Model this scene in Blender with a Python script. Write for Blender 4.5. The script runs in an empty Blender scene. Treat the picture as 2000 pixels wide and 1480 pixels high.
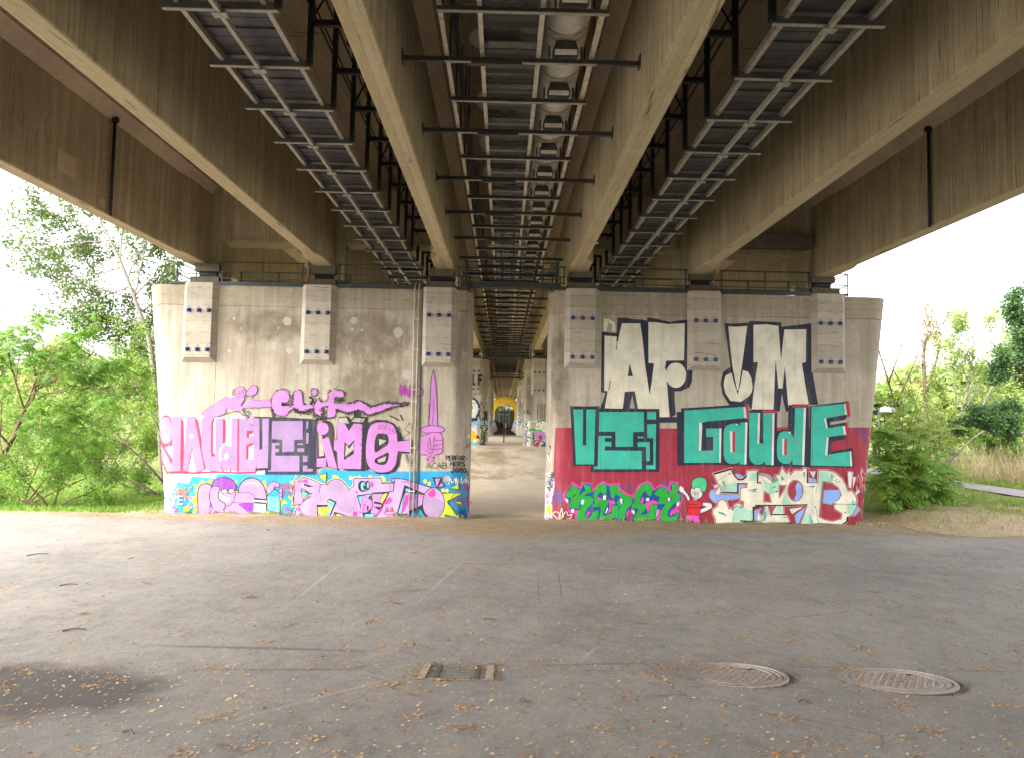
import bpy, bmesh, math, random
import numpy as np
from mathutils import Vector, Matrix, geometry
from mathutils.bvhtree import BVHTree

# ---------------------------------------------------------------- camera
scene = bpy.context.scene
COL = scene.collection
R = math.radians
F, ROLL = 1333.0, R(1.1)
PSI, PITCH = math.atan(15.6/1335), math.atan(75.3/F)
CW = Vector((math.sin(PSI)*math.cos(PITCH), math.cos(PSI)*math.cos(PITCH), math.sin(PITCH)))
CR = Vector((math.cos(PSI), -math.sin(PSI), 0.0))
CU = CR.cross(CW)
CAM = Vector((0.0, -20.0, 2.99))
cr, sr = math.cos(ROLL), math.sin(ROLL)
cam_right, cam_up = CR*cr + CU*sr, CU*cr - CR*sr
cd = bpy.data.cameras.new('camera')
cam = bpy.data.objects.new('camera', cd)
COL.objects.link(cam)
cam.matrix_world = Matrix(((cam_right.x, cam_up.x, -CW.x, CAM.x), (cam_right.y, cam_up.y, -CW.y, CAM.y),
                           (cam_right.z, cam_up.z, -CW.z, CAM.z), (0, 0, 0, 1)))
cd.sensor_width, cd.lens = 36.0, 36.0*F/2000.0
cd.clip_start, cd.clip_end = 0.1, 2000.0
scene.camera = cam

# ---------------------------------------------------------------- sky, sun, exposure
SUN_EL, SUN_AZ = R(38), R(238)
world = bpy.data.worlds.new('World')
scene.world = world
world.use_nodes = True
wt = world.node_tree
wt.nodes.clear()
sky = wt.nodes.new('ShaderNodeTexSky')
sky.sky_type = 'NISHITA'
sky.sun_disc = False
sky.sun_elevation, sky.sun_rotation = SUN_EL, SUN_AZ
sky.air_density, sky.dust_density, sky.ozone_density = 1.0, 4.0, 1.0
hs = wt.nodes.new('ShaderNodeHueSaturation')
hs.inputs['Saturation'].default_value = 0.16
bg = wt.nodes.new('ShaderNodeBackground')
bg.inputs['Strength'].default_value = 0.15
wo = wt.nodes.new('ShaderNodeOutputWorld')
wt.links.new(sky.outputs[0], hs.inputs['Color'])
wt.links.new(hs.outputs[0], bg.inputs['Color'])
wt.links.new(bg.outputs[0], wo.inputs['Surface'])
sd = bpy.data.lights.new('sun', 'SUN')
sd.energy, sd.angle, sd.color = .65, R(65), (1.0, 0.95, 0.88)
sun = bpy.data.objects.new('sun', sd)
COL.objects.link(sun)
sdir = Vector((math.sin(SUN_AZ)*math.cos(SUN_EL), math.cos(SUN_AZ)*math.cos(SUN_EL), math.sin(SUN_EL)))
sun.rotation_euler = sdir.to_track_quat('Z', 'Y').to_euler()
sun.location = (0, -30, 40)
scene.view_settings.view_transform = 'Standard'
scene.view_settings.look = 'None'
scene.view_settings.gamma = 1.0
scene.view_settings.use_curve_mapping = False
scene.view_settings.exposure = 2.74
scene.render.engine = 'CYCLES'
scene.cycles.max_bounces = 10
scene.cycles.diffuse_bounces = 6
scene.cycles.transparent_max_bounces = 8

# ---------------------------------------------------------------- picture <-> place
def ray(px, py):
    dx, dy = px-1000.0, py-740.0
    ux, uy = dx*cr + dy*sr, -dx*sr + dy*cr
    return CR*ux - CU*uy + CW*F
def U(px, py, Y):
    d = ray(px, py); return CAM + d*((Y-CAM.y)/d.y)
def UZ(px, py, z):
    d = ray(px, py); return CAM + d*((z-CAM.z)/d.z)
def sstep(a, b, x):
    t = min(1., max(0., (x-a)/(b-a))); return t*t*(3-2*t)
def road_z(y):                       # the road dips from the camera to the gully line, then eases down to the piers
    d = max(y+20, -1.5)
    A, B = 1.59-.15*d, .83-.0415*d
    z = (A+B+math.sqrt((A-B)**2+.0016))/2
    if y+20 < -1.5: z += .01*(-1.5-(y+20))
    return z if y < 0 else max(0., z)
def G(px, py):                       # where a line of sight meets the road
    d = ray(px, py); lo, hi = .5/d.y, 60./d.y
    for _ in range(50):
        m = (lo+hi)/2; p = CAM+d*m
        if p.z > road_z(p.y): lo = m
        else: hi = m
    return CAM+d*hi

# ---------------------------------------------------------------- object helpers
def link(o):
    COL.objects.link(o); return o
def tag(o, label=None, cat=None, group=None, kind=None):
    if label: o['label'] = label
    if cat: o['category'] = cat
    if group: o['group'] = group
    if kind: o['kind'] = kind
    return o
def thing(name, label, cat, loc=(0, 0, 0), group=None):
    o = link(bpy.data.objects.new(name, None))
    o.empty_display_size = 0.2
    o.location = loc
    return tag(o, label, cat, group)
def org(p):                          # world position of a root / part built without rotation
    v = Vector((0, 0, 0))
    while p is not None:
        v += p.location; p = p.parent
    return v
def copy_tree(o, parent=None):
    c = link(o.copy())
    if parent is not None: c.parent = parent
    for ch in list(o.children): copy_tree(ch, c)
    return c
def rep(o, loc, rot=None):           # one more of a repeated part, sharing the mesh
    c = link(o.copy()); c.parent = o.parent; c.location = loc
    if rot is not None: c.rotation_euler = rot
    return c

class MB:
    def __init__(s): s.v, s.f, s.m = [], [], []
    def add(s, vs, fs, mi=0):
        b = len(s.v); s.v += [tuple(p) for p in vs]
        s.f += [tuple(i+b for i in f) for f in fs]; s.m += [mi]*len(fs); return s
    def box(s, x0, x1, y0, y1, z0, z1, mi=0):
        if x0 > x1: x0, x1 = x1, x0
        if y0 > y1: y0, y1 = y1, y0
        vs = [(x0,y0,z0),(x1,y0,z0),(x1,y1,z0),(x0,y1,z0),(x0,y0,z1),(x1,y0,z1),(x1,y1,z1),(x0,y1,z1)]
        return s.add(vs, [(3,2,1,0),(4,5,6,7),(0,1,5,4),(1,2,6,5),(2,3,7,6),(3,0,4,7)], mi)
    def prism(s, prof, axis, a0, a1, mi=0):      # prof: ccw 2-D points, extruded along axis
        def P(u, w, a): return {'x': (a, u, w), 'y': (u, a, w), 'z': (u, w, a)}[axis]
        n = len(prof)
        vs = [P(u, w, a0) for u, w in prof] + [P(u, w, a1) for u, w in prof]
        fs = [(i, (i+1) % n, n+(i+1) % n, n+i) for i in range(n)] + [tuple(range(n-1, -1, -1)), tuple(range(n, 2*n))]
        return s.add(vs, fs, mi)
    def tube(s, pts, r, n=8, mi=0, r1=None, cap=True):
        pts = [Vector(p) for p in pts]; k = len(pts)
        vs = []
        ref = Vector((0, 0, 1)) if abs((pts[-1]-pts[0]).normalized().z) < .9 else Vector((1, 0, 0))
        for i, p in enumerate(pts):
            t = (pts[min(i+1, k-1)] - pts[max(i-1, 0)]).normalized()
            a = t.cross(ref).normalized(); b = t.cross(a)
            rr = r if r1 is None else r + (r1-r)*i/(k-1)
            for j in range(n):
                th = 2*math.pi*j/n
                vs.append(p + a*(rr*math.cos(th)) + b*(rr*math.sin(th)))
        fs = [(i*n+j, i*n+(j+1) % n, (i+1)*n+(j+1) % n, (i+1)*n+j) for i in range(k-1) for j in range(n)]
        if cap: fs += [tuple(range(n-1, -1, -1)), tuple(range((k-1)*n, k*n))]
        return s.add(vs, fs, mi)
    def bar(s, a, b, w, h, mi=0):                # rectangular bar between two points
        a, b = Vector(a), Vector(b); t = (b-a).normalized()
        ref = Vector((0, 0, 1)) if abs(t.z) < .9 else Vector((0, 1, 0))
        u = t.cross(ref).normalized()*(w/2); v = t.cross(u).normalized()*(h/2)
        vs = [a-u-v, a+u-v, a+u+v, a-u+v, b-u-v, b+u-v, b+u+v, b-u+v]
        return s.add(vs, [(3,2,1,0),(4,5,6,7),(0,1,5,4),(1,2,6,5),(2,3,7,6),(3,0,4,7)], mi)
    def build(s, name, mats, parent=None, smooth=False, origin=None):
        me = bpy.data.meshes.new(name)
        o0 = org(parent) if origin is None else Vector(origin)
        me.from_pydata([(p[0]-o0.x, p[1]-o0.y, p[2]-o0.z) for p in s.v], [], s.f)
        if not isinstance(mats, (list, tuple)): mats = [mats]
        for m in mats: me.materials.append(m)
        if len(mats) > 1: me.polygons.foreach_set('material_index', s.m)
        bm = bmesh.new(); bm.from_mesh(me); bmesh.ops.recalc_face_normals(bm, faces=bm.faces); bm.to_mesh(me); bm.free()
        if smooth: me.polygons.foreach_set('use_smooth', [True]*len(me.polygons))
        o = link(bpy.data.objects.new(name, me))
        if parent is not None: o.parent = parent
        return o

# ---------------------------------------------------------------- materials
class T:
    def __init__(s, name):
        s.mat = bpy.data.materials.new(name); s.mat.use_nodes = True
        s.t = s.mat.node_tree; s.t.nodes.clear()
        s.out = s.t.nodes.new('ShaderNodeOutputMaterial')
        s.b = s.n('ShaderNodeBsdfPrincipled'); s.t.links.new(s.b.outputs[0], s.out.inputs[0])
        s._pos = None
    def n(s, kind, ins=None, **at):
        nd = s.t.nodes.new(kind)
        for k, v in at.items(): setattr(nd, k, v)
        for k, v in (ins or {}).items(): s.set(nd.inputs[k], v)
        return nd
    def set(s, sock, v):
        if isinstance(v, bpy.types.NodeSocket): s.t.links.new(v, sock)
        elif isinstance(v, bpy.types.Node): s.t.links.new(v.outputs[0], sock)
        elif isinstance(v, (tuple, list)) and len(v) == 3 and sock.type == 'RGBA': sock.default_value = (*v, 1)
        else: sock.default_value = v
    def pos(s):
        if s._pos is None: s._pos = s.n('ShaderNodeNewGeometry')
        return s._pos.outputs['Position']
    def obj(s): return s.n('ShaderNodeTexCoord').outputs['Object']
    def map(s, sc, v=None, loc=(0, 0, 0), rot=(0, 0, 0)):
        return s.n('ShaderNodeMapping', {0: v or s.pos(), 1: loc, 2: rot, 3: sc}).outputs[0]
    def noise(s, scale, v=None, detail=4, rough=.55, dist=0):
        return s.n('ShaderNodeTexNoise', {'Vector': v or s.pos(), 'Scale': scale, 'Detail': detail, 'Roughness': rough, 'Distortion': dist}).outputs[0]
    def ramp(s, v, a, b, lo=0., hi=1.):
        return s.n('ShaderNodeMapRange', {0: v, 1: a, 2: b, 3: lo, 4: hi}).outputs[0]
    def math(s, op, a, b=0., c=None):
        ins = {0: a, 1: b}
        if c is not None: ins[2] = c
        return s.n('ShaderNodeMath', ins, operation=op).outputs[0]
    def mix(s, f, a, b, mode='MIX'):
        return s.n('ShaderNodeMix', {'Factor': f, 6: a, 7: b}, data_type='RGBA', blend_type=mode).outputs[2]
    def sep(s, v=None): return s.n('ShaderNodeSeparateXYZ', {0: v or s.pos()}).outputs
    def bump(s, h, strength=.3, dist=.02):
        bp = s.n('ShaderNodeBump', {'Height': h, 'Strength': strength, 'Distance': dist})
        s.set(s.b.inputs['Normal'], bp.outputs[0])
    def done(s, col, rough=.8, metal=0., spec=.4):
        s.set(s.b.inputs['Base Color'], col); s.set(s.b.inputs['Roughness'], rough)
        s.set(s.b.inputs['Metallic'], metal); s.set(s.b.inputs['Specular IOR Level'], spec)
        return s.mat

def hsv(c, k): return tuple(max(0., x*k) for x in c)

def concrete(name, base, dark, pale, board=None, bw=.11, streak=.5, blotch=.5, line=.35, scratch=None, stain=None, seams=()):
    t = T(name)
    x, y, z = t.sep()[0:3]
    big = t.noise(.42, detail=7, rough=.62)
    mid = t.noise(2.6, detail=8, rough=.65)
    fine = t.noise(38, detail=3)
    st = t.noise(1.0, t.map((5.5, 5.5, .32)), detail=6, rough=.6)
    c = t.mix(t.ramp(big, .38, .68, 0, blotch), base, dark)
    c = t.mix(t.ramp(st, .5, .72, 0, streak), c, dark)
    c = t.mix(t.ramp(mid, .55, .8, 0, .55), c, pale)
    c = t.mix(t.ramp(st, .5, .28, 0, streak*.6), c, pale)
    c = t.mix(t.ramp(t.noise(8.5, t.map((1, 1, .7)), detail=8, rough=.75), .50, .72, 0, .42), c, dark)
    c = t.mix(t.ramp(t.noise(30, detail=4, rough=.7), .60, .70, 0, .35), c, hsv(dark, .6))
    h = t.math('MULTIPLY', fine, .35)
    if board:
        u = t.math('ADD', x, y) if board == 'v' else (x if board == 'x' else z)
        u = t.math('DIVIDE', u, bw)
        wn = t.n('ShaderNodeTexWhiteNoise', {'W': t.math('FLOOR', u)}, noise_dimensions='1D').outputs[0]
        fr = t.math('FRACT', u)
        ed = t.math('MINIMUM', fr, t.math('SUBTRACT', 1., fr))
        c = t.mix(t.math('MULTIPLY', wn, .38), c, dark)
        jag = t.math('MULTIPLY', t.ramp(ed, .0, .10, 1, 0), t.ramp(t.noise(1.3, t.map((3, 3, 1.1)), detail=3), .45, .62, 0, 1))
        c = t.mix(t.math('MULTIPLY', jag, line), c, hsv(dark, .35))
        h = t.math('ADD', h, t.math('ADD', t.math('MULTIPLY', wn, .5), t.ramp(ed, 0, .1, -1, 0)))
    pits = t.ramp(t.n('ShaderNodeTexVoronoi', {'Vector': t.map((9, 9, 5)), 'Scale': 1., 'Randomness': 1.}).outputs[0], .05, .11, 1, 0)
    pits = t.math('MULTIPLY', pits, t.ramp(t.noise(1.7), .5, .6, 0, .8))
    c = t.mix(pits, c, hsv(dark, .25))
    if scratch:                      # short dark nicks left by the form boards, along one axis
        sc = t.noise(1., t.map(scratch), detail=2, rough=.5)
        c = t.mix(t.ramp(sc, .66, .72, 0, .75), c, hsv(dark, .3))
    for (ax, p, wd, k) in seams:
        s_ = {'x': x, 'y': y, 'z': z}[ax]
        d = t.math('ABSOLUTE', t.math('SUBTRACT', s_, p))
        m = t.math('MULTIPLY', t.ramp(d, wd*.4, wd, 1, 0), t.ramp(t.noise(3.1), .3, .55, .35, k))
        c = t.mix(m, c, hsv(dark, .3))
    if stain:
        for (cx, cz, rx, rz, k, colr, amp) in stain:
            q = t.n('ShaderNodeCombineXYZ', {0: t.math('DIVIDE', t.math('SUBTRACT', x, cx), rx), 1: t.math('DIVIDE', t.math('SUBTRACT', z, cz), rz), 2: 0.}).outputs[0]
            d = t.n('ShaderNodeVectorMath', {0: q}, operation='LENGTH').outputs['Value']
            d = t.math('ADD', d, t.math('MULTIPLY', t.math('SUBTRACT', t.noise(2.6, t.map((1.4, 1.4, .9)), detail=10, rough=.76), .5), amp))
            m = t.math('MULTIPLY', t.ramp(d, 1.0, .55, 0, k), t.ramp(mid, .3, .6, .35, 1.))
            c = t.mix(m, c, colr)
    t.bump(h, .35, .012)
    return t.done(c, .88, 0, .25)

def plain(name, col, rough=.6, metal=0., var=.25, scale=6., spec=.4, dirt=None, bump=0.):
    t = T(name)
    n1 = t.noise(scale, t.obj() if False else None, detail=6, rough=.65)
    c = t.mix(t.ramp(n1, .35, .7, 0, 1), hsv(col, 1+var*.6), hsv(col, 1-var))
    if dirt: c = t.mix(t.ramp(t.noise(scale*.6+1.3, detail=7, rough=.7), .55, .75, 0, .8), c, dirt)
    if bump: t.bump(n1, bump, .01)
    return t.done(c, rough, metal, spec)
# ================================================================ MATERIALS OF THE BRIDGE
STAIN = (.135, .105, .07)
PALEP = (.58, .54, .46)
m_pier = concrete('pier concrete', (.44, .39, .305), (.235, .19, .13), PALEP, streak=.7, blotch=.75,
    seams=[('x', -8.43, .012, .95), ('x', -2.53, .012, .9), ('x', 2.86, .012, .95), ('x', 9.08, .012, .9)],
    stain=[(-6.9, 5.55, 1.35, .6, .75, (.13, .10, .065), 1.9), (-3.9, 5.25, 1.35, .9, .8, (.14, .11, .072), 1.6), (-3.9, 3.7, 1.4, 1.0, .75, STAIN, 1.8), (-7.0, 4.2, 1.2, 1.1, .35, (.2, .15, .1), 1.6),
           (-1.25, 4.4, .2, 2.0, .5, STAIN, 1.3), (1.6, 4.5, .28, 1.6, .75, (.09, .072, .048), 1.3), (1.75, 3.6, .25, 1.4, .5, STAIN, 1.2),
           (11.0, 5.3, .6, 1.1, .35, (.2, .18, .15), 1.5), (4.9, 6.45, .9, .3, .5, STAIN, 1.2), (10.9, 6.4, .7, .25, .5, STAIN, 1.2)])
m_band = concrete('pier head concrete', (.39, .34, .25), (.215, .175, .115), PALEP, board='z', bw=.29, streak=.45, blotch=.5, line=.45, scratch=(1.4, 1.4, 34))
m_corbel = concrete('corbel concrete', (.47, .42, .34), (.29, .245, .18), (.57, .53, .45), streak=.35, blotch=.35, board='z', bw=.33, line=.4, scratch=(1.6, 1.6, 30))
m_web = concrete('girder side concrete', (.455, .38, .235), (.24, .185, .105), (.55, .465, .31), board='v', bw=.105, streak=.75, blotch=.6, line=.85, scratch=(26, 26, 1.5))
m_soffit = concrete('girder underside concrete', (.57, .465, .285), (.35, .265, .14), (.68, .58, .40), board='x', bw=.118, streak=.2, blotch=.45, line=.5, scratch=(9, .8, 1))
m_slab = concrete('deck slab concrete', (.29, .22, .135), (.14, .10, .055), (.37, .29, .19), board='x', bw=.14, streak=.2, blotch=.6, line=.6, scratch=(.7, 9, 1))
m_fillet = concrete('haunch concrete', (.50, .395, .275), (.30, .22, .145), (.58, .48, .35), streak=.2, blotch=.5)
m_bear = concrete('bearing block concrete', (.15, .13, .09), (.07, .06, .04), (.22, .20, .15), streak=.4, blotch=.6)
m_patch = concrete('pale repair mortar', (.44, .41, .36), (.36, .32, .27), (.5, .47, .43), streak=.1, blotch=.3)
m_galv = plain('galvanised steel', (.38, .34, .26), .5, .25, .3, 9, dirt=(.24, .16, .09))
m_runner = plain('cream weathered steel', (.60, .54, .40), .5, .1, .3, 7, dirt=(.33, .22, .12))
m_bar = plain('weathered steel channel', (.07, .066, .056), .6, .2, .35, 8, dirt=(.15, .11, .07))
m_flange = plain('channel flange steel', (.36, .33, .25), .55, .2, .3, 9, dirt=(.22, .13, .07))
m_panel = plain('dark grey cover plate', (.07, .064, .056), .5, .1, .35, 3, dirt=(.085, .07, .05))
m_dark = plain('dark painted steel', (.010, .009, .008), .6, 0, .3, 5)
m_rail = plain('grey green railing paint', (.035, .046, .043), .5, .1, .3, 6, dirt=(.12, .09, .05))
m_blue = plain('blue anchor paint', (.01, .04, .165), .45, 0, .35, 30)
m_black = plain('black steel', (.012, .012, .014), .5, 0, .2, 10)
m_pipe = plain('pale pipe jacket', (.74, .68, .57), .55, 0, .22, 5, dirt=(.25, .17, .1))
m_cream = plain('cream pipe collar', (.5, .43, .27), .6, 0, .2, 9)
m_down = plain('grey downpipe', (.50, .45, .375), .5, .2, .25, 6)
m_bearing = plain('rubber bearing', (.012, .012, .012), .7)
def sheet_mat():
    t = T('glossy black sheet')
    n = t.noise(1., t.map((.8, 5, 1)), detail=2)
    c = t.mix(t.ramp(t.noise(1.2, t.map((1, 3.2, 1)), detail=5), .50, .75, 0, .8), (.016, .017, .016), (.05, .04, .03))
    t.bump(n, .10, .03)
    return t.done(c, t.ramp(t.noise(4, detail=4), .3, .7, .14, .32), 0, .38)
m_sheet = sheet_mat()

# ================================================================ THE BRIDGE
SOF, WEBT, SLAB = 7.39, 9.55, 9.80
GIRD = [-9.22, -5.45, -1.75, 2.07, 5.78, 9.58]
PIERY = [-23.2, .8, 24.8, 47.8, 70.8, 93.8, 117., 141., 165., 189.]
bridge = thing('road_bridge', 'long concrete road bridge on deep girders spanning overhead above the painted piers', 'bridge', (0, 0, SOF))
Y0, Y1 = -46., 230.
for gi, gx in enumerate(GIRD):
    b = MB()
    out = -1 if gx < 0 else 1
    if abs(gx) < 3: wo_, wi_ = .20, .03
    else: wo_, wi_ = .12, .10
    ys = [Y0]
    for p in PIERY: ys += [p-2.2, p-1.75, p+1.75, p+2.2]
    ys.append(Y1)
    rings = []
    for i, yy in enumerate(ys):
        k = 1 if (i % 4) in (2, 3) and i not in (0, len(ys)-1) else 0
        e0, e1 = (wo_*k, wi_*k)
        xl = gx-.18-(e0 if out < 0 else e1); xr = gx+.18+(e0 if out > 0 else e1)
        c = .022
        rings.append([(xl+c, yy, SOF), (xr-c, yy, SOF), (xr, yy, SOF+c), (xr, yy, WEBT), (gx+.44, yy, SLAB-.002), (gx-.44, yy, SLAB-.002), (xl, yy, WEBT), (xl, yy, SOF+c)])
    vs = [p for r_ in rings for p in r_]
    for i in range(len(rings)-1):
        for j in range(8):
            mi = (1, 0, 0, 2, 0, 2, 0, 0)[j]
            b.f.append((i*8+j, i*8+(j+1) % 8, (i+1)*8+(j+1) % 8, (i+1)*8+j)); b.m.append(mi)
    b.v = vs
    b.add(rings[0], [tuple(range(8))]); b.add(rings[-1], [tuple(range(8))])
    # shuttering ridges across the underside
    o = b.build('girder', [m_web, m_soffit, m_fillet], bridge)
b = MB(); b.box(-13.9, 13.9, Y0, Y1, SLAB, SLAB+.3); b.box(-14.2, -13.85, Y0, Y1, SLAB-.12, SLAB+1.1); b.box(13.85, 14.2, Y0, Y1, SLAB-.12, SLAB+1.1)  # deck overhang, out of view, widened to shade the ground at both sides
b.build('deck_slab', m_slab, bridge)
for p in PIERY[1:4]:                                # cross walls over each pier, each with its doorway
    for i, (xa, xb, jl, jr, hd) in enumerate([(GIRD[0], GIRD[1], .5, .4, 8.1), (GIRD[1], GIRD[2], .42, .25, 8.12), (GIRD[3], GIRD[4], .3, .4, 8.12), (GIRD[4], GIRD[5], .4, .32, 8.05)]):
        b = MB(); a, c = xa+.17, xb-.17
        y0, y1 = p-.35, p+.35
        b.box(a, c, y0, y1, hd, SLAB-.004)
        b.box(a, a+jl, y0+.002, y1-.002, 6.95, hd); b.box(c-jr, c, y0+.002, y1-.002, 6.95, hd)
        b.prism([(a+jl-.09, hd+.09), (c-jr+.09, hd+.09), (c-jr+.09, hd+.02), (a+jl-.09, hd+.02)], 'y', y0-.05, y0-.004)
        b.box(a+jl-.09, a+jl-.015, y0-.05, y0-.003, 6.95, hd+.02); b.box(c-jr+.015, c-jr+.09, y0-.05, y0-.003, 6.95, hd+.02)
        b.build('cross_wall', m_web, bridge)
    b = MB(); b.box(6.6, 9.15, p-.75, p-.41, 8.22, 8.62); b.build('cross_beam', m_bear, bridge)
for (gx, yy) in ((2.07, -3.2), (-1.75, -2.05)):     # a ledge across the underside of a girder
    b = MB(); b.box(gx-.21, gx+.21, yy-.06, yy+.06, SOF-.035, SOF-.003); b.build('joint_ledge', m_soffit, bridge)
b = MB(); q = UZ(160, 372, 8.0); b.box(-9.036, -9.02, -6.5, -5.9, 7.75, 8.2); b.build('repair_patch', m_fillet, bridge)
b = MB(); b.box(-9.036, -9.022, -5.0, -4.8, 7.5, 7.68); b.build('repair_patch', m_fillet, bridge)
for x0, y0, w, l in ((-.78, -10.9, .3, .9), (-.72, -8.4, .28, .7), (-.70, -6.1, .26, 1.0), (-.7, -4.2, .26, 1.5), (-.68, -2, .26, 1.6)):
    b = MB(); pts = [(x0+w*.5+(w*.55+.04*random.Random(k).uniform(-1, 1))*math.cos(k*.524), y0+l*.5+(l*.5)*math.sin(k*.524)*random.Random(k+9).uniform(.85, 1.1)) for k in range(12)]
    b.prism(pts, 'z', SLAB-.012, SLAB-.002); b.build('repair_patch', m_patch, bridge)

# ---------------------------------------------------------------- piers
TOP = 6.72
def outline(xi, xo, y0=0., T_=1.6, r_=.6, n=18):
    lo, hi = min(xi, xo), max(xi, xo)
    pts = []
    for cx, cy, a0 in ((hi-r_, y0+r_, -90), (hi-r_, y0+T_-r_, 0), (lo+r_, y0+T_-r_, 90), (lo+r_, y0+r_, 180)):
        for k in range(n+1):
            a = R(a0+90*k/n); pts.append((cx+r_*math.cos(a), cy+r_*math.sin(a)))
    return pts
def pier(name_label, xi, xo_top, xo_bot, cor, group, top):
    root = thing('concrete_pier', name_label, 'bridge pier', ((xi+xo_top)/2, .8, 0), group)
    def xo(z): return xo_bot + (xo_top-xo_bot)*z/6.74
    b = MB(); ng = None; lev = [(-2., 0), (0., 0), (1., 0), (3., 0), (6.08, 0), (6.10, .022), (6.12, 0), (top, 0)]
    for li, (z, ins) in enumerate(lev):
        o_ = outline(xi + (ins if xi > xo_top else -ins)*-1, xo(z) + (ins if xi > xo_top else -ins), ins, 1.6-2*ins)
        n = len(o_); b.v += [(x, y, z) for x, y in o_]
        if li:
            a = (li-1)*n
            for j in range(n):
                b.f.append((a+j, a+(j+1) % n, a+n+(j+1) % n, a+n+j)); b.m.append(1 if li == len(lev)-1 else 0)
    b.f.append(tuple(range((len(lev)-1)*n, len(lev)*n))); b.m.append(1)
    body = b.build('pier_body', [m_pier, m_band], root)
    body.data.polygons.foreach_set('use_smooth', [True]*len(body.data.polygons))
    try: body.data.set_sharp_from_angle(angle=R(25))
    except Exception: pass
    tree = BVHTree.FromPolygons([tuple(v) for v in b.v], b.f)
    for (cx, zb, gx) in cor:
        c, p, h = .14, .16, .51
        q = MB()
        base = [(cx-h, .0-.0, zb), (cx+h, 0., zb), (cx+h, 0., top+.05), (cx-h, 0., top+.05)]
        fr = [(cx-h+c, -p, zb+c), (cx+h-c, -p, zb+c), (cx+h-c, -p, top+.05), (cx-h+c, -p, top+.05)]
        ins = [(x, .25, z) for x, y, z in base]
        q.add(fr+base+ins, [(0,1,2,3),(0,4,5,1),(1,5,6,2),(3,7,4,0),(2,6,7,3),(4,8,9,5),(5,9,10,6),(6,10,11,7),(7,11,8,4),(11,10,9,8)])
        co = q.build('corbel', m_corbel, root)
        for z_ in (5.93, 4.79):
            for dx in (-.28, 0, .28):
                jx = dx*1.03; jz = z_
                a = MB(); a.box(jx-.054, jx+.054, -.035, 0, -.054, .054)
                a.add([(jx-.045, -.036, -.045), (jx+.045, -.036, -.045), (jx+.045, -.036, .045), (jx-.045, -.036, .045), (jx+.005, -.095, -.02)], [(0,1,4),(1,2,4),(2,3,4),(3,0,4)])
                a.v = [(x+cx, y-p, z+jz) for x, y, z in a.v]
                a.box(cx+jx-.012, cx+jx+.012, -p-.012, -p, jz+.10, jz+.125, 1)
                a.build('anchor_plate', [m_blue, m_black], co)
        a = MB(); a.box(cx-.42, cx+.42, .1, 1.3, top+.002, top+.27); a.build('bearing_plinth', m_bear, root)
        a = MB(); a.box(cx-.27, cx+.27, .35, 1.05, top+.27, top+.46); a.build('bearing', m_bearing, root)
        a = MB(); a.box(cx-.36, cx+.36, .25, 1.2, top+.46, SOF+.01); a.build('bearing_block', m_bear, root)
    return root, tree
PG = 'bridge piers standing in rows beneath the road bridge'
pierL, treeL = pier('left concrete pier with lilac block letters, purple capped face and blue painted foot', -.97, -10.65, -9.91,
    [(-8.92, 4.42, 0), (-5.47, 4.42, 0), (-1.94, 4.42, 0)], PG, 6.70)
pierR, treeR = pier('right concrete pier with huge cream letters over green letters on a red band', 1.32, 11.51, 10.74,
    [(2.27, 4.47, 0), (5.89, 4.47, 0), (9.57, 4.47, 0)], PG, 6.76)

# far rows: the same piers again, further along the bridge
far = []
for row, yy, tl, tr in ((1, 24., 'second row pier behind the left one, black skull over orange letters at its foot',
                         'second row pier behind the right one, red, green and white piece at its foot'),
                        (2, 47., 'third row pier on the left of the yellow vault, scribbled grey at its foot',
                         'third row pier on the right of the yellow vault, scribbled grey at its foot')):
    for src, lab in ((pierL, tl), (pierR, tr)):
        c = copy_tree(src); c.location.y += yy; c['label'] = lab; far.append(c)

# ---------------------------------------------------------------- walkways on the pier heads
def walkway(label, segs, xend, side, y0, top):
    root = thing('pier_walkway', label, 'walkway', ((segs[0][0]+segs[-1][1])/2, y0+.8, top), 'railed walkways along the pier heads')
    zt = top+.70
    pm = MB(); pm.box(-.018, .018, -.018, .018, 0, .70); post = None
    for (a, c, front) in segs:
        b = MB(); b.box(a, c, y0-.03, y0+.05, top+.012, top+.115); b.build('edge_beam', m_rail, root)
        b = MB(); b.box(a, c, y0+.052, y0+.1, top+.03, top+.06); b.build('grating', m_rail, root)
        for yy, dz in ((y0+.02, 0), (y0+1.45, 0)):
            for hh, rr in ((zt, .02), (top+.42, .013), (top+.22, .013)):
                b = MB(); b.bar((a, yy, hh+dz), (c, yy, hh+dz), rr*2, rr*2); b.build('rail', m_rail, root)
            n = max(1, int(round((c-a)/1.25)))
            for k in range(n+1):
                x = a+.06+(c-a-.12)*k/n
                b = MB()
                loc = Vector((x, yy, top+.02))
                if post is None:
                    post = pm.build('post', m_rail, root, origin=(0, 0, 0)); post.location = loc-org(root)
                else: rep(post, loc-org(root))
    # end guard
    b = MB()
    for yy in (y0+.15, y0+1.4): b.box(xend-.015, xend+.015, yy-.015, yy+.015, top+.02, zt)
    b.build('end_post', m_rail, root)
    for hh in (zt, top+.36):
        b = MB(); b.bar((xend, y0+.15, hh), (xend, y0+1.4, hh), .03, .03); b.build('rail', m_rail, root)
    for hh in (zt, top+.36):
        for yy in (y0+.15, y0+1.4):
            b = MB(); b.bar((xend, yy, hh), (xend+side*.9, yy, hh-.05*0), .028, .028); b.build('rail', m_rail, root)
    b = MB(); b.box(xend-.1, xend+.35*side, y0-.03, y0+1.5, top+.02, top+.09); b.build('edge_beam', m_rail, root)
    return root
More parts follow.
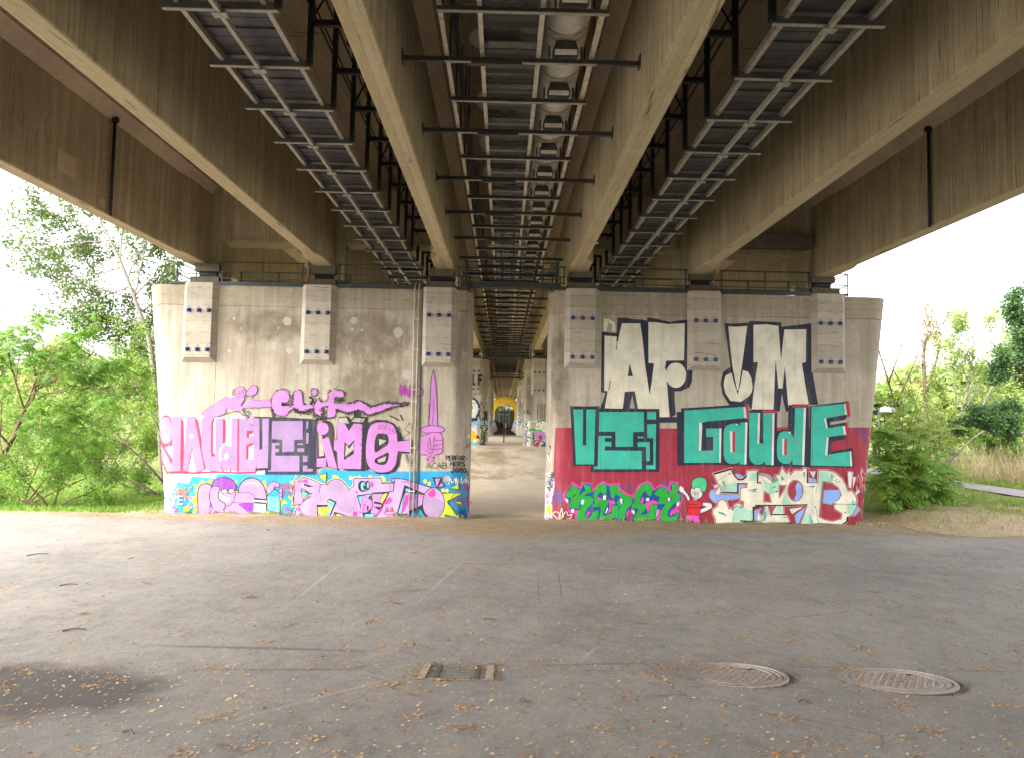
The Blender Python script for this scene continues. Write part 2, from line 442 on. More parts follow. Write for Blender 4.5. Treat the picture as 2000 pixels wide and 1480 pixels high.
for k, yy in enumerate((0., 24., 47.)):
    w = ('the nearest', 'the second', 'the third')[k]
    walkway('steel walkway with thin railings on top of %s left pier' % w, [(-8.42, -5.95, 1), (-4.98, -2.42, 1), (-1.46, -1.1, 1)], -9.75, 1, yy, 6.70)
    walkway('steel walkway with thin railings on top of %s right pier' % w, [(1.42, 1.78, 1), (2.75, 5.4, 1), (6.35, 9.07, 1)], 10.25, -1, yy, 6.76)
    g = thing('linking_platform', ('railed steel platform with a ladder, bridging the gap between the nearest piers' if k == 0 else 'railed steel platform bridging the gap between %s pair of piers' % w), 'platform', (.16, yy+.6, 6.8), 'steel platforms across the pier gap')
    b = MB(); b.box(-1.28, 1.62, yy+.12, yy+.18, 6.83, 7.0); b.build('edge_beam', m_rail, g)
    b = MB(); b.box(-1.28, 1.62, yy+.185, yy+.56, 6.90, 6.93); b.build('deck_plate', m_bar, g)
    b = MB(); b.box(-1.28, 1.62, yy+.565, yy+.61, 6.88, 7.0); b.build('edge_beam', m_rail, g)
    for px in (-1.2, -.1, .42, 1.1, 1.55):
        b = MB(); b.box(px-.02, px+.02, yy+.135, yy+.175, 7.0, 7.7); b.build('post', m_rail, g)
    for px in (-1.2, .16, 1.55):
        b = MB(); b.box(px-.02, px+.02, yy+.57, yy+.61, 7.0, 7.7); b.build('post', m_rail, g)
    for hh in (7.7, 7.42, 7.2):
        for y2 in (.155, .59):
            b = MB(); b.bar((-1.28, yy+y2, hh), (1.62, yy+y2, hh), .03, .03); b.build('rail', m_rail, g)
    if k == 0:
        b = MB()
        for px in (-.15, .21): b.box(px-.018, px+.018, -.01, .03, 6.84, 8.32)
        b.build('ladder_stile', m_rail, g)
        for kk in range(5):
            b = MB(); b.bar((-.15, .01, 7.08+kk*.26), (.21, .01, 7.08+kk*.26), .022, .022); b.build('ladder_rung', m_rail, g)
        b = MB(); b.box(-.55, .55, -.02, .02, 8.02, 8.08); b.build('ladder_bracket', m_galv, g)

# ---------------------------------------------------------------- catwalks under the deck
def catwalk(label, x0, x1, post_x, web_x):
    root = thing('inspection_catwalk', label, 'catwalk', ((x0+x1)/2, -12.3, 7.62), 'catwalks hung under the deck')
    L, n, st = org(root), 26, 1.285
    ya = -13.6; xc = (x0+x1)/2
    yb = ya+st*n
    for x, w in ((x0+.16, .062), (x1-.16, .062)):
        b = MB(); b.box(x-w/2, x+w/2, ya-.2, yb, 7.70, 7.79); b.build('side_rail', m_galv, root)
    b = MB(); b.box(xc-.026, xc+.026, ya-.2, yb, 7.57, 7.618); b.box(xc-.01, xc+.01, ya-.2, yb, 7.6185, 7.66); b.build('centre_rail', m_galv, root)
    bar = panel = post = arm = brk = None
    for k in range(n+1):
        y = ya+k*st; loc = Vector((xc, y, 7.62))-L
        if bar is None:
            b = MB(); hw = (x1-x0)/2
            b.box(-hw, hw, -.006, .006, .012, .10); b.box(-hw, hw, -.024, .024, 0., .012, 1); b.box(-hw, hw, -.006, .045, .1, .11)
            bar = b.build('crossbar', [m_bar, m_flange], root, origin=(0, 0, 0)); bar.location = loc
            b = MB(); b.box(-.085, .085, -.05, .05, -.062, -.05); b.box(-.06, -.035, -.02, .02, -.05, .0); b.box(.035, .06, -.02, .02, -.05, .0)
            brk = b.build('clamp', m_flange, root, origin=(0, 0, 0)); brk.location = loc
            b = MB(); b.box(-.036, .036, -.036, .036, 0, 2.15); post = b.build('post', m_dark, root, origin=(0, 0, 0)); post.location = Vector((post_x, y, 7.66))-L
            b = MB(); b.box(min(0, web_x-post_x), max(0, web_x-post_x), -.03, .03, -.04, .04); arm = b.build('web_arm', m_dark, root, origin=(0, 0, 0)); arm.location = Vector((post_x, y, 8.25))-L
        else:
            rep(bar, loc); rep(brk, loc); rep(post, Vector((post_x, y, 7.66))-L); rep(arm, Vector((post_x, y, 8.25))-L)
        if k < n:
            for sx in (-1, 1):
                for q in (0, 1):
                    pl = Vector((xc+sx*((x1-x0)/2-.15)/2, y+st*(.25+.5*q), 7.80))-L
                    if panel is None:
                        hw, hl = ((x1-x0)/2-.15)/2-.001, st/4-.003
                        b = MB(); b.box(-hw, hw, -hl, hl, 0, .012)
                        for e in (-1, 1): b.box(-hw, hw, e*hl-.004, e*hl+.004, -.022, -.001)
                        for e in (-.33, .33): b.box(-hw, hw, e*hl-.003, e*hl+.003, -.006, -.0005)
                        panel = b.build('cover_plate', m_panel, root, origin=(0, 0, 0)); panel.location = pl
                    else: rep(panel, pl)
    for hh in (8.45, 9.0):
        b = MB(); b.tube([(post_x, ya-.3, hh), (post_x, yb, hh)], .018, 6); b.build('handrail', m_dark, root)
    for sx in (-.35, .35):
        b = MB(); b.tube([(post_x+sx, ya-.3, 9.3), (post_x+sx, yb, 9.3)], .02, 6); b.build('conduit', m_dark, root)
    for k in range(0, n, 2):
        b = MB(); b.bar((post_x, ya+k*st, 8.3), (post_x+(web_x-post_x)*.5, ya+(k+.5)*st, 9.7), .022, .022); b.build('brace', m_dark, root)
    for k in range(0, n+1):
        b = MB(); xx = post_x+(web_x-post_x)*.52; b.box(xx-.034, xx+.034, ya+(k+.42)*st-.034, ya+(k+.42)*st+.034, 8.25, SLAB); b.build('hanger', m_dark, root)
    return root
catwalk('inspection catwalk under the deck above the purple graffiti pier, dark plates over steel crossbars', -4.03, -2.70, -2.70, -1.94)
catwalk('inspection catwalk under the deck above the cream lettered pier, dark plates over steel crossbars', 3.05, 4.37, 3.05, 2.26)

# ---------------------------------------------------------------- services hung in the middle
rack = thing('service_rack', 'long steel rack hung between the middle girders, carrying black sheeting and the pale pipe', 'cable rack', (.15, -11.6, 8.12))
L = org(rack); st = 1.24
RX = (-.92, -.405, .41, 1.19)
for x in RX:
    b = MB(); b.box(x-.03, x+.03, -13.4, 60, 8.225, 8.24); b.box(x-.036, x-.024, -13.4, 60, 8.24, 8.30); b.build('runner', m_runner, rack)
short = long_ = sadd = sheet = hang = splice = None
for k in range(58):
    y = -12.84+k*st; loc = Vector((.15, y, 8.12))-L
    if k % 2 == 1:
        if short is None:
            b = MB(); b.box(-1.1, 1.1, .036, .044, .01, .1); b.box(-1.1, 1.1, -.026, .026, 0, .01, 1)
            short = b.build('crossbar', [m_bar, m_flange], rack, origin=(0, 0, 0)); short.location = loc
        else: rep(short, loc)
    else:
        if long_ is None:
            b = MB(); b.box(-1.715, 1.735, .03, .044, .012, .1); b.box(-1.1, 1.1, -.026, .026, 0, .01, 1); b.box(-1.715, -1.102, -.026, .03, .001, .012); b.box(1.102, 1.735, -.026, .03, .001, .012)
            b.box(-1.72, -1.70, -.06, .08, -.03, .16); b.box(1.72, 1.738, -.06, .08, -.03, .16)
            long_ = b.build('long_crossbar', [m_bar, m_flange], rack, origin=(0, 0, 0)); long_.location = loc
            b = MB(); b.box(-.72, .02, -.055, .02, -.045, -.004); splice = b.build('splice_plate', m_panel, rack, origin=(0, 0, 0)); splice.location = loc
        else: rep(long_, loc); rep(splice, loc)
    s0 = Vector((.80, y+.02, 8.24))-L
    if sadd is None:
        b = MB(); b.prism([(-.15, 0), (.15, 0), (.19, .06), (.14, .2), (-.14, .2), (-.19, .06)], 'y', -.09, .11)
        b.box(-.16, .16, -.13, -.092, -.012, .05, 1); b.box(-.25, -.22, -.03, .05, 0, .15); b.box(.22, .25, -.03, .05, 0, .15)
        b.prism([(.352*math.sin(a), .575-.352*math.cos(a)) for a in np.linspace(-.85, .85, 9)] + [(.372*math.sin(a), .575-.372*math.cos(a)) for a in np.linspace(.85, -.85, 9)], 'y', -.2, -.15, 2)
        sadd = b.build('pipe_saddle', [m_bar, m_pipe, m_cream], rack, origin=(0, 0, 0)); sadd.location = s0
        b = MB()
        nn = 10
        for i in range(nn):
            y_a, y_b = -.0+st*i/nn, st*(i+1)/nn
            f = lambda yv: -.035*math.sin(math.pi*yv/st)+.008*math.sin(yv*17)
            b.add([(-.38, y_a, f(y_a)), (.38, y_a, f(y_a)), (.38, y_b, f(y_b)), (-.38, y_b, f(y_b)), (-.38, y_a, f(y_a)+.006), (.38, y_a, f(y_a)+.006), (.38, y_b, f(y_b)+.006), (-.38, y_b, f(y_b)+.006)],
                  [(3,2,1,0),(4,5,6,7),(1,2,6,5),(3,0,4,7)])
        for xx in (-.4, .4):
            for yy in (.3, .95): b.bar((xx-.05, yy, -.03), (xx+.05, yy, -.03), .014, .03, 1)
        sheet = b.build('cover_sheet', [m_sheet, m_dark], rack, origin=(0, 0, 0)); sheet.location = Vector((0.0, y, 8.33))-L
        b = MB(); b.box(-.011, .011, -.011, .011, 0, SLAB-8.25); hang = b.build('hanger', m_dark, rack, origin=(0, 0, 0)); hang.location = Vector((-.88, y+.06, 8.25))-L
    else:
        rep(sadd, s0); rep(sheet, Vector((0.0, y, 8.33))-L); rep(hang, Vector((-.88, y+.06, 8.25))-L)
    rep(hang, Vector((1.22, y+.06, 8.25))-L)
pip = thing('service_pipe', 'thick pale pipe resting in saddles on the rack under the deck', 'pipe', (.8, -13, 8.77))
b = MB(); b.tube([(.8, y, 8.81) for y in np.linspace(-13.4, 60, 12)], .345, 28); b.build('pipe_jacket', m_pipe, pip, smooth=True)
for k in range(40):
    b = MB(); y = -12.2+k*1.86; b.tube([(.8, y, 8.81), (.8, y+.03, 8.81)], .349, 28); b.build('pipe_band', m_down, pip)
for dx, lab in ((-.83, 'thin black cable run beside the rack, close to the steel runner'), (-.785, 'thin black cable run beside the rack, nearer the black sheeting')):
    c = thing('cable_run', lab, 'cable', (dx, -13, 9.5))
    b = MB(); b.tube([(dx, y, 8.62+.006*math.sin(y*1.27)) for y in np.linspace(-13.4, 60, 120)], .022, 6); b.build('cable', m_black, c)
    for k in range(11):
        b = MB(); y = -11.9+k*4.96+(dx+.7)*3; b.bar((dx, y, 8.60), (dx, y, SLAB), .018, .018); b.box(dx-.08, dx+.1, y-.03, y+.03, SLAB-.06, SLAB-.005, 1); b.build('bracket', [m_dark, m_flange], c)

# ---------------------------------------------------------------- pipes on the concrete
def hit_x(px, py, X):
    d = ray(px, py); return CAM+d*((X-CAM.x)/d.x)
for side, (pa, pb), X, lab in ((-1, ((226, 220), (221, 437)), -8.97, 'dark drainpipe down the inside of the outermost girder on the left'),
                               (1, ((1813, 237), (1814, 457)), 9.34, 'dark drainpipe down the inside of the outermost girder on the right')):
    a, c = hit_x(*pa, X), hit_x(*pb, X)
    th_ = thing('drainpipe', lab, 'drainpipe', a, 'drainpipes on the outer girders')
    b = MB(); b.tube([(X, a.y, WEBT+.1), (X, a.y, a.z), (X, a.y, SOF-.03)], .034, 10); b.build('pipe', m_black, th_, smooth=True)
    b = MB(); b.tube([(X, a.y, WEBT-.02), (X, a.y, WEBT+.06)], .085, 12); b.build('collar', m_bearing, th_)
    for zz in (SOF+.35, SOF+1.3):
        b = MB(); b.tube([(X, a.y, zz), (X, a.y, zz+.05)], .042, 10); b.build('pipe_clip', m_dark, th_)
dp = thing('downpipe', 'pair of thin grey conduits running down the left pier beside the third corbel', 'downpipe', (-2.6, -.05, 0))
for x in (-2.67, -2.55):
    b = MB(); b.tube([(x, -.06, -.3), (x, -.06, 6.74), (x, .02, 6.86), (x, .3, 7.0)], .0175, 10); b.build('pipe', m_down, dp, smooth=True)
for zz in (.8, 2.05, 3.4, 3.75, 4.9, 5.8):
    b = MB(); b.box(-2.71, -2.51, -.088, -.003, zz, zz+.035); b.build('pipe_clip', m_down, dp)
b = MB(); b.box(-2.46, -2.42, -.03, -.003, -.1, 6.7); b.build('backing_strip', m_bar, dp)
# ================================================================ PAINT ON THE PIERS
def paint_mat(name, col, rough=.62):
    t = T(name)
    x, y, z = t.sep()[0:3]
    n = t.noise(2.2, detail=6, rough=.6); st = t.noise(1., t.map((7, 7, .7)), detail=5, rough=.6); f = t.noise(48, detail=4, rough=.7)
    c = t.mix(t.ramp(n, .3, .7), hsv(col, 1.13), hsv(col, .80))
    c = t.mix(t.ramp(st, .5, .75, 0, .32), c, (.27, .24, .19))
    c = t.mix(t.ramp(t.noise(5.5, detail=7, rough=.75), .62, .72, 0, .30), c, (.40, .36, .30))
    c = t.mix(t.ramp(f, .68, .74, 0, .6), c, (.38, .34, .28))
    c = t.mix(t.ramp(t.noise(1., t.map((30, 30, 1.6)), detail=3), .70, .76, 0, .35), c, hsv(col, .45))
    for p in (-8.43, -2.53, 2.86, 9.08):
        d = t.math('ABSOLUTE', t.math('SUBTRACT', x, p))
        c = t.mix(t.math('MULTIPLY', t.ramp(d, .006, .014, 1, 0), t.ramp(t.noise(3.1), .4, .62, .1, .7)), c, (.05, .043, .036))
    t.bump(f, .2, .005)
    return t.done(c, rough, 0, .35)
PC = dict(lilac=(.28, .17, .335), pinkl=(.46, .18, .46), crim=(.40, .02, .055), navy=(.018, .02, .04), teal=(.035, .42, .31), red=(.31, .025, .045),
          cream=(.69, .65, .51), white=(.66, .64, .60), cyan=(.015, .28, .54), lime=(.52, .66, .02), green=(.012, .32, .03), blue=(.008, .055, .23),
          hot=(.62, .045, .30), mint=(.36, .60, .45), peri=(.22, .36, .78), gold=(.32, .18, .05), purple=(.19, .02, .34), orange=(.78, .17, .05),
          yellow=(.86, .66, .08), black=(.014, .013, .016), mauve=(.33, .22, .355), pale=(.42, .27, .52), sky=(.12, .50, .80), tealdk=(.02, .27, .28),
          skin=(.40, .20, .44), conc=(.35, .32, .27), magenta=(.62, .03, .30), tagv=(.38, .04, .32), tagr=(.42, .02, .03), tagb=(.10, .06, .22), dkgreen=(.01, .12, .03),
          hairg=(.06, .50, .24), shirt=(.60, .015, .03), trous=(.72, .10, .42), turq=(.12, .46, .52), grey=(.30, .29, .30), orangey=(.85, .42, .02), dkred=(.2, .01, .02), repair=(.42, .385, .32), salmon=(.85, .36, .38))
PM = {}
def pm(k):
    if k not in PM: PM[k] = paint_mat('paint '+k, PC[k])
    return PM[k]
def sm(pts, n=5, closed=True):       # smooth a coarse outline
    P = [Vector(p) for p in pts]; k = len(P); out = []
    rg = range(k) if closed else range(k-1)
    for i in rg:
        if closed: a, b, c, d = P[i-1], P[i], P[(i+1) % k], P[(i+2) % k]
        else: a, b, c, d = P[max(i-1, 0)], P[i], P[i+1], P[min(i+2, k-1)]
        for j in range(n):
            t = j/n; out.append(tuple(.5*((2*b)+(c-a)*t+(2*a-5*b+4*c-d)*t*t+(3*b-a-3*c+d)*t**3)))
    if not closed: out.append(tuple(P[-1]))
    return out
def ell(cx, cy, rx, ry, n=20): return [(cx+rx*math.cos(2*math.pi*k/n), cy+ry*math.sin(2*math.pi*k/n)) for k in range(n)]
class Piece:
    def __init__(s, tree, dy, flat, base=.003):
        s.tree, s.dy, s.flat, s.base = tree, dy, flat, base; s.v, s.f, s.m, s.keys, s.k = [], [], [], [], 0
        s.o, s.sc = (0, 0), 1.
    def fr(s, ox, oy, sc): s.o, s.sc = (ox, oy), sc; return s
    def P(s, p): return (s.o[0]+p[0]*s.sc, s.o[1]+p[1]*s.sc)
    def put(s, tris, col):
        if col not in s.keys: s.keys.append(col)
        mi = s.keys.index(col); off = s.base+s.k*.00028; s.k += 1
        cache = {}
        o = CAM-Vector((0, s.dy, 0))
        def pr(p):
            kk = (round(p[0], 3), round(p[1], 3))
            if kk not in cache:
                h, nrm, _, dist = s.tree.ray_cast(o, ray(*p).normalized())
                if h is None: cache[kk] = None
                else:
                    if nrm.dot(h-o) > 0: nrm = -nrm
                    ov = max(s.flat[0]-p[0], p[0]-s.flat[1], 0.)/26.; q_ = min(1., ov); q_ = q_*q_*(3-2*q_)
                    s.v.append(h+nrm*(off*(1+1.2*q_)+.004*q_)+Vector((0, s.dy, 0))); cache[kk] = len(s.v)-1
            return cache[kk]
        stack = [(t, 0) for t in tris]
        while stack:
            (a, b, c), dep = stack.pop()
            e = [math.dist(a, b), math.dist(b, c), math.dist(c, a)]; mx = max(e)
            fl = all(s.flat[0] <= q[0] <= s.flat[1] for q in (a, b, c))
            h = [pr(q) for q in (a, b, c)]; miss = sum(x is None for x in h)
            lim = 1e9 if fl and not miss else (2.6 if not miss else 1.2)
            if mx > lim and dep < 14 and not (miss == 3 and mx < 3):
                i = e.index(mx); q = [(a, b, c), (b, c, a), (c, a, b)][i]
                m = ((q[0][0]+q[1][0])/2, (q[0][1]+q[1][1])/2)
                stack += [((q[0], m, q[2]), dep+1), ((m, q[1], q[2]), dep+1)]; continue
            if miss == 0: s.f.append(tuple(h)); s.m.append(mi)
        return s
    def poly(s, col, pts, holes=(), rough=0.):
        pts = [s.P(p) for p in pts]; hs_ = [[s.P(p) for p in h] for h in holes]
        al = pts+[p for h in hs_ for p in h]
        tr = geometry.tessellate_polygon([[Vector((x, y, 0)) for x, y in pp] for pp in [pts]+hs_])
        return s.put([tuple(al[i] for i in t) for t in tr], col)
    def line(s, col, pts, w, closed=False):
        P = [Vector(s.P(p)) for p in pts]; w = w*s.sc/2
        if closed: P = P+[P[0]]
        L_, R_ = [], []
        n = len(P)
        for i in range(n):
            if closed: a, b = P[(i-1) % (n-1)], P[(i+1) % (n-1) if i+1 < n else 1]
            else: a, b = P[max(i-1, 0)], P[min(i+1, n-1)]
            d1 = (P[i]-a); d2 = (b-P[i]); d1 = d1.normalized() if d1.length > 1e-6 else d2.normalized(); d2 = d2.normalized() if d2.length > 1e-6 else d1
            t = (d1+d2); t = t.normalized() if t.length > .1 else d1
            nn = Vector((-t.y, t.x)); k = 1/max(.55, abs(t.dot(d1)))
            L_.append(P[i]+nn*w*k); R_.append(P[i]-nn*w*k)
        tr = []
        for i in range(n-1): tr += [(tuple(L_[i]), tuple(R_[i]), tuple(R_[i+1])), (tuple(L_[i]), tuple(R_[i+1]), tuple(L_[i+1]))]
        return s.put(tr, col)
    def out(s, fill, edge, pts, w, rough=0.): s.line(edge, pts, w*1.9, True); return s.poly(fill, pts)
    def dots(s, col, pts, r, seed=1, rough=.0):
        tr = []
        for i, p in enumerate(pts):
            q = [s.P(a) for a in ell(p[0], p[1], r, r, 8)]; tr += [(q[0], q[j], q[j+1]) for j in range(1, 7)]
        return s.put(tr, col)
    def fuzz(s, col, pts, spread, ln, w, step, seed=1, closed=False):   # a dry, scratchy brush edge
        g = random.Random(seed); P = [Vector(s.P(p)) for p in pts]
        if closed: P.append(P[0])
        tr = []; sp, ln, w, step = spread*s.sc, ln*s.sc, w*s.sc, step*s.sc
        for a, b in zip(P, P[1:]):
            L_ = (b-a).length; n = max(1, int(L_/step))
            for i in range(n):
                c = a+(b-a)*((i+g.random())/n); d = (b-a).normalized(); nn = Vector((-d.y, d.x))
                c = c+nn*g.gauss(0, sp); th = g.uniform(0, 6.28); u = Vector((math.cos(th), math.sin(th)))*ln*g.uniform(.4, 1.2); v = Vector((-u.y, u.x)).normalized()*w*g.uniform(.5, 1.3)
                tr += [(tuple(c-u), tuple(c+v), tuple(c+u)), (tuple(c-u), tuple(c+u), tuple(c-v))]
        return s.put(tr, col)
    def scrawl(s, col, x0, y0, x1, y1, n, w, seed, curl=1.):
        g = random.Random(seed); pts = []
        for i in range(n):
            t = i/(n-1); pts.append((x0+(x1-x0)*t+g.uniform(-.5, .5)*(x1-x0)/n*2.2*curl, y0 if i % 2 else y1))
            pts[-1] = (pts[-1][0], pts[-1][1]+g.uniform(-.25, .25)*(y1-y0))
        return s.line(col, sm(pts, 4, False), w)
    def text(s, col, txt, x, y, h, w, adv, slant=0., jit=.04, seed=1):
        g = random.Random(seed)
        for ch in txt:
            for st in FONT.get(ch, []):
                s.line(col, [(x+(px+g.uniform(-jit, jit)+slant*(1-py))*adv*.78, y+(py+g.uniform(-jit, jit))*h) for px, py in st], w)
            x += adv
        return s
    def build(s, name, root, label):
        me = MB(); me.v, me.f, me.m = s.v, s.f, s.m
        m0 = org(root)
        mesh = bpy.data.meshes.new(name); mesh.from_pydata([tuple(Vector(p)-m0) for p in s.v], [], s.f)
        for k in s.keys: mesh.materials.append(pm(k))
        mesh.polygons.foreach_set('material_index', s.m)
        o = link(bpy.data.objects.new(name, mesh)); o.parent = root
        if label: o['label'] = label
        return o
FONT = {'A': [[(0, 1), (.5, 0), (1, 1)], [(.2, .62), (.8, .62)]], 'B': [[(0, 1), (0, 0), (.8, .1), (.8, .4), (0, .5), (.95, .6), (.95, .9), (0, 1)]], 'C': [[(1, .1), (.4, 0), (0, .4), (.1, .85), (.6, 1), (1, .9)]],
        'D': [[(0, 0), (0, 1), (.7, .9), (1, .5), (.7, .1), (0, 0)]], 'E': [[(1, 0), (0, 0), (0, 1), (1, 1)], [(0, .5), (.8, .5)]], 'F': [[(1, 0), (0, 0), (0, 1)], [(0, .5), (.8, .5)]],
        'H': [[(0, 0), (0, 1)], [(1, 0), (1, 1)], [(0, .5), (1, .5)]], 'I': [[(.5, 0), (.5, 1)]], 'K': [[(0, 0), (0, 1)], [(1, 0), (0, .55), (1, 1)]], 'L': [[(0, 0), (0, 1), (1, 1)]],
        'M': [[(0, 1), (.1, 0), (.5, .6), (.9, 0), (1, 1)]], 'N': [[(0, 1), (0, 0), (1, 1), (1, 0)]], 'O': [[(.5, 0), (.05, .3), (.05, .7), (.5, 1), (.95, .7), (.95, .3), (.5, 0)]], 'P': [[(0, 1), (0, 0), (.9, .1), (.9, .4), (0, .5)]],
        'R': [[(0, 1), (0, 0), (.9, .1), (.9, .4), (0, .5), (1, 1)]], 'S': [[(.95, .1), (.4, 0), (.05, .25), (.9, .7), (.6, 1), (0, .9)]], 'T': [[(0, 0), (1, 0)], [(.5, 0), (.5, 1)]], 'U': [[(0, 0), (.1, .8), (.5, 1), (.9, .8), (1, 0)]],
        'X': [[(0, 0), (1, 1)], [(1, 0), (0, 1)]], 'Y': [[(0, 0), (.5, .5), (1, 0)], [(.5, .5), (.4, 1)]], '0': [[(.5, 0), (.05, .3), (.05, .7), (.5, 1), (.95, .7), (.95, .3), (.5, 0)]],
        '2': [[(0, .2), (.5, 0), (.9, .25), (0, 1), (1, 1)]], '4': [[(.7, 1), (.7, 0), (0, .65), (1, .65)]], '9': [[(.9, .3), (.4, .5), (.05, .25), (.5, 0), (.9, .25), (.8, 1)]], '3': [[(0, .1), (.6, 0), (.8, .25), (.3, .48), (.9, .7), (.6, 1), (0, .9)]],
        'Л': [[(0, 1), (.4, 0), (.9, 0), (1, 1)]], '.': [[(.3, .9), (.5, 1)]], '-': [[(.1, .5), (.6, .5)]], 'o': [[(.5, .4), (.1, .7), (.5, 1), (.9, .7), (.5, .4)]], 'v': [[(.1, .4), (.5, 1), (.9, .4)]], 'e': [[(.1, .7), (.9, .65), (.5, .4), (.1, .7), (.4, 1), (.9, .9)]],
        'p': [[(.1, 1.4), (.1, .4), (.8, .5), (.8, .85), (.1, .95)]], 'a': [[(.8, .5), (.2, .5), (.1, .9), (.6, 1), (.8, .5), (.95, 1)]], 'r': [[(.1, 1), (.1, .4), (.7, .45)]], 't': [[(.4, 0), (.4, 1)], [(.1, .4), (.8, .4)]], 'y': [[(.1, .4), (.5, .9)], [(.9, .4), (.2, 1.4)]]}
FL, FR = (374, 882), (1110, 1634)
def LP(base=.003): return Piece(treeL, 0, FL, base)
def RP(base=.003): return Piece(treeR, 0, FR, base)

# ---------------------------------------------------------------- right pier
p = RP(.0025)
p.poly('red', [(1085, 835), (1115, 834), (1330, 836), (1500, 836), (1660, 834), (1712, 834), (1712, 1040), (1078, 1040), (1080, 940)])
p.fr(1060, 770, .1824)
p.scrawl('tagb', 110, 1000, 200, 1180, 11, 9, 3); p.scrawl('tagb', 830, 950, 990, 1020, 12, 9, 5); p.scrawl('tagb', 1250, 930, 1340, 960, 8, 9, 6); p.scrawl('tagb', 100, 1140, 230, 1170, 6, 10, 8)
p.fr(1380, 770, .1824)
p.text('tagb', 'PTRXT.', 1595, 372, 62, 8, 27, seed=3); p.text('tagb', '24.', 1675, 455, 60, 8, 24, seed=4)
p.scrawl('salmon', 1600, 960, 1690, 1040, 7, 5, 9); p.scrawl('salmon', 1605, 860, 1690, 940, 7, 5, 10); p.scrawl('salmon', 1640, 790, 1680, 850, 5, 5, 12)
p.build('graffiti_ground', pierR, 'flat crimson band painted along the foot of the pier')

p = RP(.008); p.fr(1060, 550, .20274)
p.poly('navy', [(568,485),(640,492),(712,500),(716,420),(722,352),(800,350),(880,366),(960,368),(1003,382),(1008,350),(1100,362),(1220,390),(1300,378),(1392,370),(1396,640),(1400,845),(1442,850),(1435,960),(1410,1015),(1330,1052),(1268,1052),(1272,1160),(1282,1275),(1225,1312),(1120,1312),(1120,1228),(552,1222),(580,1140),(602,1068),(562,1062)])
p.poly('cream', [(595,522),(712,532),(718,600),(740,500),(762,405),(938,405),(962,560),(985,800),(1030,1085),(1050,960),(1072,790),(1018,785),(1018,392),(1100,396),(1200,412),(1368,405),(1360,765),(1260,762),(1185,770),(1182,840),(1200,900),(1195,960),(1222,1303),(1125,1300),(1120,1222),(918,1222),(885,1052),(790,1058),(770,1222),(598,1215),(640,960),(630,1052),(592,1048)])
p.poly('cream', ell(1283, 900, 98, 120, 24))
p.line('navy', [(1182, 838), (1192, 805), (1230, 782), (1290, 775), (1350, 790), (1372, 830)], 16)
p.line('navy', [(1190, 770), (1360, 768)], 14)
p.poly('navy', [(838,788),(868,912),(818,912)]); p.line('navy', [(640, 955), (652, 960), (632, 1048)], 7); p.fuzz('navy', [(718, 520), (712, 660)], 4, 12, 5, 12, 2)
p.poly('conc', [(862,1085),(888,1217),(835,1217)])
p.poly('cream', [(588,358),(635,362),(698,402),(700,490),(668,478),(670,415),(632,396),(612,482),(588,480)])
p.fr(1400, 550, .20266)
p.poly('navy', [(72,403),(150,408),(310,398),(318,382),(480,388),(620,395),(622,440),(700,430),(910,405),(918,860),(975,1182),(885,1182),(720,1217),(690,1247),(580,1247),(335,1237),(300,1172),(225,1212),(120,1187),(55,1080),(35,980),(60,870),(130,825),(100,600)])
p.poly('cream', [(110,435),(200,438),(292,430),(268,620),(240,820),(205,1045),(195,1045),(150,820),(125,600)])
p.poly('cream', [(65,1000),(70,950),(85,905),(140,880),(165,970),(200,1085),(225,990),(250,855),(300,870),(332,930),(345,1010),(335,1060),(310,1100),(230,1155),(130,1145),(80,1070)])
p.poly('cream', [(352,420),(480,415),(592,430),(605,600),(618,768),(632,620),(650,465),(860,462),(856,778),(818,788),(845,960),(885,1180),(688,1212),(655,820),(632,1025),(592,1025),(565,750),(545,1228),(335,1228),(360,1000),(395,780),(352,778)])
p.poly('conc', [(625,1078),(662,1248),(604,1248)])
p.build('graffiti_lettering', pierR, 'huge cream block letters AF and !M with thick black outlines')

p = RP(.012); p.fr(1060, 770, .1824)
p.poly('navy', [(292,122),(450,126),(608,122),(606,148),(1248,152),(1250,240),(1435,238),(1435,185),(1480,183),(1480,145),(1754,130),(2164,100),(2214,255),(2209,170),(2354,163),(2509,168),(2499,772),(1754,748),(1440,758),(1436,298),(1250,300),(1246,826),(512,828),(515,762),(326,764),(318,560)])
for q in ([(328,158),(565,158),(556,450),(548,745),(356,745),(340,400)], [(608,185),(1082,185),(1082,395),(967,400),(967,555),(780,557),(778,395),(600,395)],
          [(597,440),(735,440),(735,462),(665,462),(665,502),(735,505),(735,553),(665,553),(665,596),(1060,600),(1060,796),(550,796),(550,768),(588,766)], [(1118,185),(1212,185),(1212,265),(1118,265)],
          [(1118,315),(1212,313),(1206,796),(1108,796),(1108,757),(1185,752),(1183,465),(1118,462)], [(1015,448),(1080,448),(1080,465),(1015,465)], [(1015,507),(1145,505),(1145,710),(1108,710),(1105,558),(1015,556)]):
    p.poly('teal', q)
p.poly('navy', [(430,155),(466,155),(465,540),(428,540)])
p.fr(1380, 770, .1824)
p.poly('teal', [(-240,172),(395,130),(425,248),(0,287),(-50,300),(-60,598),(70,596),(70,450),(-6,450),(-6,362),(135,360),(135,728),(-240,728)])
p.poly('navy', [(875,112),(1090,108),(1104,772),(745,772),(750,392),(800,376),(870,370)])
p.poly('navy', [(1100,128),(1190,112),(1482,75),(1500,235),(1480,255),(1490,320),(1485,475),(1332,500),(1332,608),(1555,568),(1568,782),(1106,772)])
p.poly('teal', sm([(182,400),(200,345),(250,315),(315,306)], 4, False)+[(350,340),(355,298),(415,296),(405,745),(352,745),(350,712)]+sm([(330,732),(260,742),(205,710),(182,640)], 4, False))
